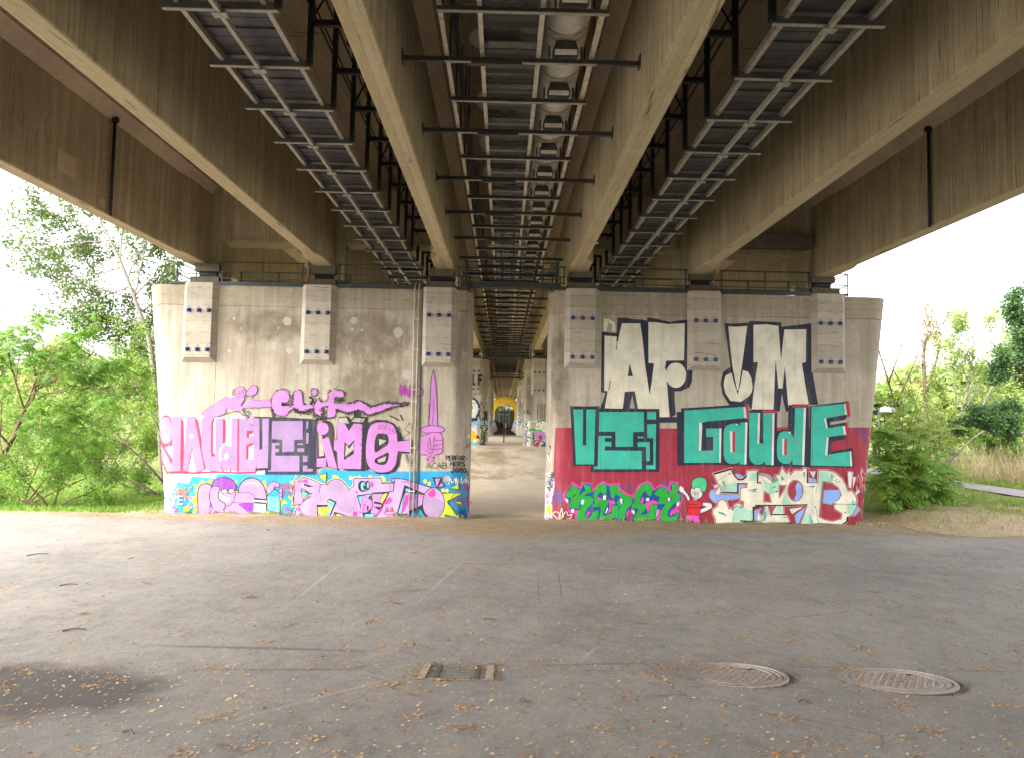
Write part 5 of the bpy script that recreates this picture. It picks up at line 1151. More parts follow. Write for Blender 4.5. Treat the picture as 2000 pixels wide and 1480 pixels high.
def shrub(name, label, base, stems, mat, mat2, leaf, per, seed, bark=m_bark, L=1.4, spread=.14, group=None, kids=4, top=3, frac=.3, r=.03, asp=.55, cat='shrub'):
    t = thing(name, label, cat, base, group); gr = Grow(seed)
    for (b0, e, l) in stems:
        b0, e = Vector(b0), Vector(e); gr.limb([b0, b0.lerp(e, .5)+Vector((0, 0, .08)), e], r, r*.6, 6)
        gr.branch(e, (e-b0).normalized(), l, r*.6, 1, top, .7, .12, kids, .3, top-1)
        gr.branch(b0.lerp(e, .55), (e-b0).normalized()+Vector((gr.g.gauss(0, .5), gr.g.gauss(0, .5), .2)), l*.8, r*.5, 1, top, .8, .1, kids, .3, top-1)
    gr.mb.build('stems', bark, t, smooth=True)
    V, Fq = leaves(gr.tips, per, leaf, spread, seed, .25, asp); crown_mats(t, V, Fq, mat, mat2, seed, frac, 'foliage')
    return t
HG = 'shrubs along the lawn'
shrub('branching_shrub', 'broad light green shrub with thin dark stems fanning up from the lawn edge', PX(42, 990, 4), [(PX(42, 992, 4), PX(82, 890, 3.6), 1.7), (PX(44, 992, 4), PX(130, 890, 4.2), 1.6), (PX(40, 992, 4), PX(20, 890, 4.4), 1.6), (PX(46, 992, 4), PX(175, 930, 3.8), 1.3), (PX(36, 992, 4), PX(-30, 920, 4), 1.6), (PX(44, 992, 4), PX(110, 940, 3.4), 1.2)], L_shr, L_bri, .10, 7, 31, m_bark3, group=HG)
shrub('branching_shrub', 'dense green shrub hugging the outer edge of the left pier, stems leaning left', PX(330, 965, 6.5), [(PX(345, 975, 6.5), PX(270, 890, 6.2), 1.9), (PX(345, 970, 6.5), PX(235, 855, 6.6), 1.7), (PX(345, 980, 6.6), PX(250, 950, 6.0), 1.5), (PX(340, 900, 6.8), PX(285, 790, 6.8), 1.9), (PX(340, 840, 7), PX(280, 730, 7), 1.6), (PX(345, 985, 6.4), PX(225, 925, 6.6), 1.2)], L_shr, L_yel, .11, 6, 33, m_bark, group=HG, r=.04)
shrub('branching_shrub', 'mid green shrub set back on the lawn behind the fanning shrub', PX(190, 975, 11), [(PX(190, 968, 11), PX(180, 880, 11), 2.0), (PX(192, 968, 11), PX(235, 880, 11.4), 1.8), (PX(188, 968, 11), PX(130, 870, 11), 2.0), (PX(190, 968, 11), PX(205, 800, 11), 2.0), (PX(188, 960, 11), PX(110, 800, 12), 2.2)], L_bri, L_shr, .13, 7, 35, m_bark, group=HG, r=.045, L=2)
shrub('branching_shrub', 'low leafy shrub spilling over the road edge under the feathery tree', PX(100, 996, 2.2), [(PX(100, 998, 2.2), PX(60, 950, 2.0), 1.1), (PX(102, 998, 2.2), PX(120, 945, 2.4), 1.2), (PX(98, 998, 2.2), PX(20, 965, 2.2), 1.1), (PX(104, 998, 2.2), PX(165, 965, 2.4), 1.0), (PX(96, 998, 2.2), PX(-30, 960, 2.4), 1.2)], L_shr, L_ailr, .085, 9, 37, m_bark3, group=HG, L=1.2)
shrub('branching_shrub', 'wide bright shrub closing the back of the lawn behind the others', PX(230, 960, 17), [(PX(230, 955, 17), PX(200, 890, 17), 2.4), (PX(232, 955, 17), PX(270, 890, 17), 2.4), (PX(228, 955, 17), PX(160, 900, 17), 2.4), (PX(240, 955, 17), PX(310, 880, 17.5), 2.6), (PX(225, 955, 17), PX(100, 880, 17.5), 2.6), (PX(225, 955, 17), PX(30, 890, 17.5), 2.6)], L_bri, L_bg, .17, 8, 39, m_bark, group=HG, r=.05, L=2.4)
BGL = 'trees far beyond the lawn'
def bigtree(name, label, px, Y, ztop, w, mat, mat2, seed, leaf=.32, per=6, bark=m_bark, group=None, bare=False, frac=.3, z0=None, kids=4):
    b0 = PX(px, 800, Y); b0.z = gz(b0.x, b0.y)-.1; t = thing(name, label, 'tree', b0, group); gr = Grow(seed)
    H = ztop-b0.z; tr = [b0, b0+Vector((gr.g.gauss(0, .15), 0, H*.3)), b0+Vector((gr.g.gauss(0, .3), 0, H*.62))]
    gr.limb(tr, .02*H+.03, .012*H, 8)
    for k in range(9):
        q = tr[0].lerp(tr[2], .28+.72*k/8); a = k*2.4+gr.g.random(); d = Vector((math.cos(a)*w/H*1.5, math.sin(a)*w/H*1.5, .55+.5*k/8))
        gr.branch(q, d, H*.34*(1.05-.35*k/8), .006*H+.01, 1, 3, .75, .08, kids, .28, 2)
    gr.mb.build('trunk', bark, t, smooth=True)
    if not bare:
        V, Fq = leaves(gr.tips, per, leaf, H*.035, seed, .2, .75); crown_mats(t, V, Fq, mat, mat2, seed, frac)
    elif per:
        V, Fq = leaves(gr.tips[::3], per, leaf, .12, seed, .2, .75); crown_mats(t, V, Fq, mat, mat2, seed, frac)
    return t
def gz(x, y):                        # provisional level of the open land (the ground proper is laid below)
    return 0. if x < 0 else (.45 if x > 12 else 0.)
for k, (px, Y, zt, w, m, m2, lab) in enumerate([
    (95, 48, 10.6, 5, L_bg, L_red, 'pale yellow green tree with a rusty tinge on the skyline at the left'),
    (-70, 40, 10.5, 5, L_bg2, L_bg, 'pale green tree mostly beyond the left edge'),
    (200, 55, 9.5, 5, L_bg, L_bg2, 'rounded pale green tree far behind the poplar'),
    (280, 42, 9.0, 5, L_bg2, L_bg, 'green tree far back, touching the outer edge of the left pier'),
    (20, 62, 9.0, 5, L_bg, L_bg2, 'small hazy tree low on the horizon behind the feathery tree'),
    (140, 30, 6.0, 4, L_bri, L_bg2, 'bushy bright green tree in the middle distance across the lawn')]):
    bigtree('distant_tree', lab, px, Y, zt, w, m, m2, 50+k, .34, 6, m_bark, BGL)

# ---- right of the piers
t = thing('sumac_bush', 'lush bush of large arching compound leaves on the earth bank right of the piers', 'bush', PX(1765, 1000, 2.6))
gr = Grow(41); tipsA = []
for (a, b_, Y) in (((1752, 1000), (1735, 900), 2.2), ((1756, 1000), (1775, 880), 2.6), ((1765, 1000), (1812, 900), 2.4), ((1748, 1000), (1715, 935), 2.0), ((1770, 1000), (1838, 945), 2.4), ((1760, 1000), (1750, 830), 3.0), ((1768, 1000), (1800, 840), 3.2), ((1755, 1000), (1722, 850), 3.2), ((1775, 1000), (1850, 910), 3.4)):
    p0, p1 = PX(*a, 2.6), PX(*b_, Y); gr.limb([p0, p0.lerp(p1, .5)+Vector((0, 0, .1)), p1], .025, .012, 6)
    for q in np.linspace(.18, 1, 16): tipsA.append(p0.lerp(p1, float(q)))
gr.mb.build('stems', m_bark3, t, smooth=True)
protos = []
for k in range(6):
    g = np.random.default_rng(60+k)
    V, Fq = fronds([(0, 0, 0)], [(1., 0, .55-.1*k)], .78, 10, 60+k, .8+.08*k, .23, .30)
    me = np_mesh('frond', V, Fq, [L_ailr if k % 3 else L_yel])
    bpy.data.objects.remove(me, do_unlink=False) if False else None
    protos.append(me)
g_ = random.Random(9); tot = 0
for k, q in enumerate(tipsA*2):
    pr_ = protos[k % 6]
    o = pr_ if k < 6 else link(pr_.copy())
    o.parent = t; o.location = q-org(t)+Vector((g_.gauss(0, .06), g_.gauss(0, .06), g_.gauss(0, .06)))
    az_ = g_.uniform(0, 6.283) if g_.random() < .45 else -1.57+g_.gauss(0, 1.0)
    o.rotation_euler = (g_.gauss(0, .2), g_.gauss(-.05, .3), az_); s_ = g_.uniform(.95, 1.6); o.scale = (s_, s_, s_)
t = thing('sumac_bush', 'taller yellow green feathery bush rising behind the big leaved bush', 'bush', PX(1760, 985, 6.5))
gr = Grow(43)
for (a, b_, Y) in (((1750, 990), (1725, 800), 6.5), ((1755, 990), (1765, 790), 6.6), ((1760, 990), (1800, 790), 6.8), ((1765, 990), (1835, 850), 6.6), ((1748, 990), (1712, 870), 6.2)):
    p0, p1 = PX(*a, 6.5), PX(*b_, Y); gr.limb([p0, p1], .03, .012, 6)
    for q in np.linspace(.3, 1, 7): gr.branch(p0.lerp(p1, float(q)), (gr.g.gauss(0, 1), gr.g.gauss(0, 1), .6), .7, .008, 2, 2, .5, .2, 0, .3, 2)
gr.mb.build('stems', m_bark3, t, smooth=True); g = np.random.default_rng(13); tp = gr.tips
D = np.array([tuple(q[1]) for q in tp])+g.normal(0, .6, (len(tp), 3)); D[:, 2] *= .5
V, Fq = fronds([tuple(q[0]) for q in tp], D, .62, 8, 15, .8); np_mesh('foliage', V, Fq, [L_yel, L_bg], (g.uniform(0, 1, len(Fq)) < .4).astype(np.int32), t)

def free_tree(name, label, limbs, Y, mat, mat2, leaf, per, seed, bark, r=.06, L=2.0, top=3, spread=.1, kids=4, frac=.3, leafless=1, cat='tree', group=None, upw=.1):
    b0 = PX(*limbs[0][0], Y); t = thing(name, label, cat, b0, group); gr = Grow(seed)
    for li, (path, rr, l) in enumerate([(x, r if i == 0 else r*.6, L) for i, x in enumerate(limbs)]):
        pts = [PX(*q, Y+.25*li*((-1)**li)) for q in path]; gr.limb(pts, rr, rr*.35, 7)
        for a, b_ in zip(pts[1:], pts[2:]+[pts[-1]+(pts[-1]-pts[-2])]):
            for kk in range(2): gr.branch(a.lerp(b_, .5*kk), (b_-a).normalized()+Vector((gr.g.gauss(0, .6), gr.g.gauss(0, .6), gr.g.gauss(.1, .3))), l*gr.g.uniform(.6, 1), rr*.4, 1, top, .6, upw, kids, .22, top-1)
    gr.mb.build('trunk', bark, t, smooth=True)
    if per:
        V, Fq = leaves(gr.tips[::leafless], per, leaf, spread, seed, .25, .6); crown_mats(t, V, Fq, mat, mat2, seed, frac)
    return t
free_tree('bare_tree', 'nearly bare thin twigged tree against the white sky beside the right pier', [[(1772, 985), (1768, 860), (1740, 760), (1718, 690), (1705, 640)], [(1768, 860), (1790, 790), (1752, 735), (1735, 700)], [(1750, 790), (1790, 700), (1808, 660)], [(1735, 750), (1760, 680), (1775, 640)]], 14, L_red, L_bg, .1, 1, 71, m_bark3, .06, 1.8, 2, .1, 3, .3, 2)
free_tree('ivy_clad_tree', 'dead trunk wrapped in brown ivy between the feathery bush and the pale branched tree', [[(1815, 985), (1812, 860), (1808, 770), (1804, 690), (1812, 650)], [(1808, 770), (1830, 700), (1838, 655)]], 18, L_red, L_shr, .13, 9, 73, m_bark, .16, 1.0, 2, .22, 3, .35)
free_tree('pale_branched_tree', 'light leaved tree with pale forking branches in the middle of the right hand thicket', [[(1850, 985), (1852, 910), (1862, 850), (1885, 780), (1898, 710)], [(1855, 900), (1900, 855), (1940, 830)], [(1858, 880), (1868, 790), (1860, 720)], [(1862, 850), (1920, 790), (1945, 740)]], 13, L_bri, L_bg, .12, 6, 75, m_bark2, .09, 2.1, 3, .12)
free_tree('oak_tree', 'dark green oak at the right edge of the picture', [[(2080, 985), (2070, 860), (2050, 760), (2020, 690), (2000, 640)], [(2065, 840), (2010, 800), (1965, 800), (1940, 815)], [(2050, 760), (2000, 740), (1975, 730)], [(2060, 800), (1990, 850), (1950, 845)], [(2050, 740), (2045, 700), (2020, 660)]], 9, L_oak, L_shr, .14, 7, 77, m_bark, .14, 1.05, 3, .12, 4, .12)
free_tree('undergrowth_shrub', 'tangled pale green shrub along the far side of the path', [[(1900, 960), (1905, 910), (1915, 870)], [(1905, 950), (1950, 900), (1985, 870)], [(1898, 955), (1875, 905), (1865, 880)], [(1910, 950), (1935, 920), (1930, 880)]], 20, L_bg, L_bri, .14, 7, 79, m_bark2, .05, 2.0, 3, .14, cat='shrub')
free_tree('undergrowth_shrub', 'deep green sprawling shrub under the oak at the right edge', [[(2010, 950), (2000, 900), (1985, 870)], [(2015, 950), (2040, 880), (2060, 850)], [(2005, 950), (1975, 925), (1955, 905)]], 15, L_shr, L_bri, .14, 7, 81, m_bark, .05, 1.6, 3, .14, cat='shrub')
BGR = 'trees of the thicket beyond the path'
for k, (px, Y, zt, w, m, m2, lab) in enumerate([
    (1735, 34, 7.2, 4, L_bg, L_yel, 'pale yellow tree far behind the lamp'), (1790, 44, 9.4, 5, L_bg, L_bg2, 'hazy yellow green tree behind the ivy clad trunk'), (1860, 38, 8.8, 5, L_bg2, L_bg, 'light green tree on the skyline behind the pale branches'),
    (1930, 48, 9.6, 5, L_bg2, L_bg, 'soft green tree far back left of the oak'), (2010, 40, 9.5, 5, L_bg, L_bg2, 'yellowish tree far back behind the oak'), (2110, 34, 9, 5, L_bg2, L_bg, 'green tree mostly beyond the right edge'),
    (1830, 28, 5.6, 4, L_bri, L_bg, 'low bright tree in the thicket behind the big leaved bush'), (1960, 30, 5.8, 4, L_bg, L_bri, 'low pale tree in the thicket above the reeds'), (1710, 27, 6.2, 3.5, L_bg2, L_yel, 'leafy tree half hidden behind the outer end of the right pier')]):
    bigtree('thicket_tree', lab, px, Y, zt, w, m, m2, 90+k, .34, 6, m_bark, BGR)
# far woods closing the horizon
g = np.random.default_rng(99); pts = []
for k in range(9000):
    a = g.uniform(-1, 1); Y = g.uniform(75, 130); x = a*(Y+20)*1.6
    if abs(x) < 14 and Y < 118: continue
    pts.append((x, Y, g.uniform(0, 1)**.8*(6.5+2.5*math.sin(x*.21)+1.6*math.sin(x*.53+1))))
V, Fq = leaves([(Vector(p), None) for p in pts], 7, 1.1, .7, 98, .1, .8)
np_mesh('far_woods', V, Fq, [L_bg, L_bg2], (g.uniform(0, 1, len(Fq)) < .45).astype(np.int32), None, 'stuff', 'far woods reading as one pale green mass along the horizon')
# dry reeds by the path
g = np.random.default_rng(5); n = 1500; P = np.stack([g.uniform(22, 30, n), g.uniform(8, 15, n), np.full(n, .4)], 1); h = g.uniform(.7, 1.9, n); b2 = g.uniform(0, 6.28, n)
s_ = np.stack([np.cos(b2), np.sin(b2), 0*b2], 1)*.014; ln = np.stack([g.normal(0, .3, n)*h, g.normal(0, .2, n)*h, h], 1)
m_reed = plain('dry reed', (.42, .33, .19), .8, 0, .3, 20)
V = np.stack([P-s_, P+s_, P+ln+s_*.4, P+ln-s_*.4], 1).reshape(-1, 3); np_mesh('reeds', V, np.arange(n*4).reshape(-1, 4), [m_reed], None, None, 'stuff', 'stand of dry tan reeds beside the path')

# ---- lamp, pole and the yellow vault in the distance
m_lampw = plain('white lamp shade', (.78, .78, .76), .4, 0, .06, 3)
pb = PX(1717, 830, 25); pb.z = .35; t = thing('street_lamp', 'street lamp with a white half dome shade rising above the bush right of the piers', 'street lamp', pb)
zt = PX(1718, 795, 25).z
b = MB(); b.tube([(pb.x, pb.y, pb.z), (pb.x, pb.y, zt)], .075, 10, r1=.055); b.tube([(pb.x, pb.y, zt-.35), (pb.x+.5, pb.y, zt-.12)], .03, 6); b.build('pole', m_rail, t, smooth=True)
b = MB(); nn = 20; prof = [(.50, -.26), (.46, -.10), (.34, .03), (.18, .10), (.02, .12)]
vs = [(pb.x+.55+r_*math.cos(2*math.pi*k/nn), pb.y+r_*math.sin(2*math.pi*k/nn), zt-.02+z_) for r_, z_ in prof for k in range(nn)]
b.add(vs, [(i*nn+k, i*nn+(k+1) % nn, (i+1)*nn+(k+1) % nn, (i+1)*nn+k) for i in range(4) for k in range(nn)]+[tuple(range(nn))]); b.build('shade', m_lampw, t, smooth=False)
Yp = 30.; pb = PX(984, 862, Yp); t = thing('marker_pole', 'slim black pole with a small sign standing before the yellow vault', 'pole', (pb.x, pb.y, 1.22))
m_redw = plain('red marker paint', (.55, .03, .03), .5)
tp_ = PX(985.5, 791, Yp).z
b = MB(); b.tube([(pb.x, Yp, 1.0), (pb.x, Yp, tp_)], .045, 8); b.build('post', m_black, t)
b = MB(); b.box(pb.x-.12, pb.x+.12, Yp-.05, Yp-.035, tp_-.2, tp_); b.build('sign', m_lampw, t)
b = MB(); b.box(pb.x+.06, pb.x+.15, Yp-.04, Yp+.04, 1.7, 2.3); b.build('marker', m_redw, t); b = MB(); b.box(pb.x+.06, pb.x+.15, Yp-.041, Yp+.041, 2.3, 2.6); b.build('marker', m_lampw, t)
m_yel = plain('yellow vault paint', (.80, .46, .02), .5, 0, .12, 3); m_yeld = plain('ochre rib paint', (.50, .25, .015), .5, 0, .12, 3)
m_wing = plain('scrawled grey wall', (.36, .36, .36), .85, 0, .5, 1.8, dirt=(.16, .18, .24)); m_cope = plain('blue coping paint', (.03, .17, .52), .5, 0, .25, 2)
t = thing('yellow_vault', 'yellow barrel vault on ribs over the sunken road, framed far off in the pier gap', 'vault', (.2, 58, 1.22))
xc = .18; z0 = 3.75
def arch(r_, h_, n=20): return [(xc-r_*math.cos(math.pi*k/n), z0+h_*math.sin(math.pi*k/n)) for k in range(n+1)]
for k in range(7):
    ya = 56+k*6; b = MB(); A0, A1 = arch(1.62, 1.45), arch(1.75, 1.6)
    vs = [(x, ya, z) for x, z in A0]+[(x, ya, z) for x, z in A1]+[(x, ya+.3, z) for x, z in A0]+[(x, ya+.3, z) for x, z in A1]; n = 21
    fs = []
    for i in range(20): fs += [(i, i+1, n+i+1, n+i), (2*n+i, 3*n+i, 3*n+i+1, 2*n+i+1), (i, 2*n+i, 2*n+i+1, i+1)]
    b.add(vs, fs); b.build('rib', m_yel, t)
    b = MB(); A2 = arch(1.70, 1.54); vs = [(x, ya+.31, z) for x, z in A2]+[(x, ya+2.6, z) for x, z in A2]; b.add(vs, [(i, i+1, n+i+1, n+i) for i in range(20)]); b.build('vault_panel', m_yel, t)
for sx in (-1, 1):
    b = MB(); b.box(xc+sx*1.72, xc+sx*1.95, 56, 98, .5, 2.6); b.build('side_wall', m_wing, t)
b = MB(); b.box(xc-1.7, xc+1.7, 98, 98.3, 1.0, 4.2); b.build('end_wall', m_panel, t)
for sx in (-1, 1):
    for k in range(8):
        b = MB(); b.box(xc+sx*1.70, xc+sx*1.8, 56.02+k*6, 56.26+k*6, 2.6, z0); b.build('vault_leg', m_yel, t)
b = MB(); b.box(xc-.9, xc-.83, 97.8, 97.98, 1.2, 4.2); b.box(xc+.83, xc+.9, 97.8, 97.98, 1.2, 4.2); b.box(xc-.83, xc+.83, 97.8, 97.98, 3.5, 3.6); b.build('end_frame', m_galv, t)
for sx, lab in ((-1, 'low scrawled wing wall with blue coping on the left of the sunken road'), (1, 'low scrawled wing wall with blue coping on the right of the sunken road')):
    t = thing('wing_wall', lab, 'wall', (xc+sx*1.7, 52, 1.22), 'wing walls of the sunken road')
    b = MB(); x0, x1 = xc+sx*1.95, xc+sx*1.2; b.add([(x0, 50.2, 1.1), (x0, 50.2, 2.15), (x1, 72, 2.3), (x1, 72, 1.1), (x0+sx*.6, 50.2, 1.1), (x0+sx*.6, 50.2, 2.15), (x1+sx*.6, 72, 2.3), (x1+sx*.6, 72, 1.1), (xc+sx*1.3, 50.2, 1.1), (xc+sx*.85, 72, 1.1)], [(8, 1, 2, 9), (8, 4, 5, 1), (1, 5, 6, 2), (9, 2, 6, 7), (4, 7, 6, 5)]); b.build('wall_face', m_wing, t)
    b = MB(); b.bar((x0+sx*.1, 50.15, 2.19), (x1+sx*.1, 72, 2.34), .34, .10); b.build('coping', m_cope, t)
    b = MB(); b.add([(xc+sx*1.28, 50.17, 1.1), (x0, 50.17, 2.13), (x0+sx*.6, 50.17, 2.13), (x0+sx*.6, 50.17, 1.1)], [(0, 1, 2, 3)]); b.add([(xc+sx*1.28, 50.19, 1.1), (x0, 50.19, 2.13), (x0+sx*.6, 50.19, 2.13), (x0+sx*.6, 50.19, 1.1)], [(3, 2, 1, 0)]); b.build('end_face', m_cope, t)
m_ramp = plain('vault shaded road', (.05, .042, .038), .9, 0, .3, 4)  # shade under the vault put into the road colour
b = MB(); b.box(-1.3, 1.65, 50.4, 98, 1.15, 1.27); o = b.build('sunken_road', m_ramp); o['kind'] = 'structure'; o['label'] = 'road running under the yellow vault, coloured dark for its shade'
b = MB(); b.box(-16, 16, 44.6, 49.9, 1.0, 1.262); o = b.build('cross_road', plain('grey cross road', (.21, .20, .19), .9, 0, .2, 3)); o['kind'] = 'structure'; o['label'] = 'grey road crossing beyond the second piers'
# ================================================================ GROUND
rng = np.random.default_rng(7)
def wob(x, y, s=1., q=0.):
    return (math.sin(x*1.3*s+q)*math.cos(y*1.7*s-q*1.3)+.5*math.sin(x*2.9*s+y*2.3*s+q*2)+.3*math.sin(x*5.7*s-y*6.1*s+q))/1.8
def bank(x, y):
    return .50*sstep(11.3, 13.6, x-.10*max(0, y))*sstep(-2.1, 1.4, y+.03*x+.25*wob(x, y, .8, 3))
def gz(x, y):
    z = road_z(y)
    z += (1.22+.02*wob(x, y, .9))*sstep(12.2, 22.5, y+.4*wob(x, y, .35, 2))*sstep(-13, -10.5, x)*(1-sstep(10.5, 12.5, x))
    z += bank(x, y)
    if x < -10 and y > 0: z += -.25*sstep(-10.6, -13, x)*sstep(.5, 3, y)
    return z
def sheet(name, xs, ys, fz, mats, attr=None, label=None, keep=None):
    nx, ny = len(xs), len(ys)
    vs = [(x, y, fz(x, y)) for y in ys for x in xs]
    fs = [(j*nx+i, j*nx+i+1, (j+1)*nx+i+1, (j+1)*nx+i) for j in range(ny-1) for i in range(nx-1) if keep is None or keep((xs[i]+xs[i+1])/2, (ys[j]+ys[j+1])/2)]
    me = bpy.data.meshes.new(name); me.from_pydata(vs, [], fs)
    me.materials.append(mats); me.polygons.foreach_set('use_smooth', [True]*len(me.polygons))
    if attr:
        for an, fn in attr.items():
            at = me.attributes.new(an, 'FLOAT', 'POINT'); at.data.foreach_set('value', [fn(x, y) for y in ys for x in xs])
    o = link(bpy.data.objects.new(name, me)); o['kind'] = 'structure'
    if label: o['label'] = label
    return o
def span(*seg):
    out = []
    for a, b, st in seg: out += list(np.arange(a, b-1e-6, st))
    return [float(v) for v in out+[seg[-1][1]]]

# --- terrain
def earth_mat():
    t = T('sandy earth')
    x, y, z = t.sep()[0:3]
    gr = t.n('ShaderNodeAttribute', attribute_name='green').outputs['Fac']
    lit = t.n('ShaderNodeAttribute', attribute_name='litter').outputs['Fac']
    n1 = t.noise(.9, detail=8, rough=.68); n2 = t.noise(14, detail=6, rough=.7); n3 = t.noise(70, detail=3)
    c = t.mix(t.ramp(n1, .35, .7), (.76, .65, .50), (.62, .515, .38))
    c = t.mix(t.ramp(n2, .52, .75, 0, .5), c, (.40, .30, .20))
    brown = t.mix(t.ramp(n2, .3, .65), (.27, .19, .105), (.48, .37, .235))
    m = t.ramp(t.math('ADD', lit, t.math('MULTIPLY', t.math('SUBTRACT', n1, .5), 1.3)), .42, .75, 0, .85)
    c = t.mix(m, c, brown)
    green = t.mix(t.ramp(t.noise(6, detail=5), .3, .7), (.10, .16, .035), (.22, .21, .075))
    m2 = t.ramp(t.math('ADD', gr, t.math('MULTIPLY', t.math('SUBTRACT', t.noise(1.1, detail=7, rough=.7), .5), 1.2)), .45, .7)
    c = t.mix(m2, c, green)
    c = t.mix(t.ramp(n3, .6, .72, 0, .5), c, (.62, .54, .43))
    t.bump(t.math('ADD', t.math('MULTIPLY', n2, 1.), t.math('MULTIPLY', n3, .5)), .8, .05)
    return t.done(c, .95, 0, .15)
m_earth = earth_mat()
def green_f(x, y):
    g = 0.
    if x < -9.5: g = sstep(-10.6, -11.6, x)*sstep(.0, 1.2, y)
    if x > 10: g = max(g, sstep(12.8, 15., x)*sstep(.4, 2.6, y)*.95, .55*sstep(11.8, 13.2, x)*sstep(-1.4, .8, y))
    return min(1., g)
def litter_f(x, y):
    l = sstep(11.6, 13.5, y)*(1-sstep(21.5, 23.5, y))*(.78+.3*wob(x, y, .5))*(.8 if x < .3 else .55)
    l = max(l, (1-sstep(1.2, 2.6, y))*.7)
    if x > 11.2: l = max(l, 1.0)
    return l
txs = span((-1200, -160, 208), (-160, -40, 12), (-40, -16, 2), (-16, -12, .5), (-12, 24, .28), (24, 44, 2), (44, 164, 12), (164, 1204, 208))
tys = span((-60, -6, 3), (-6, 27, .28), (27, 60, 1.5), (60, 200, 20), (200, 1200, 200))
def tz(x, y):
    z = gz(x, y)-.035-.5*(1-sstep(-3.4,-2.3,y))+.02*wob(x, y, 1.7, 5)
    if 11.5 < y < 24 and -13 < x < 13: z += .045*wob(x*2.2, y*.3, 1.5, 9)*sstep(12, 14, y)*(1-sstep(21, 23, y))
    if y > 60: z -= 1.4*sstep(54, 58, y)*0
    return z
sheet('ground', txs, tys, tz, m_earth, {'green': green_f, 'litter': litter_f}, 'sandy earth running between and beyond the painted piers')

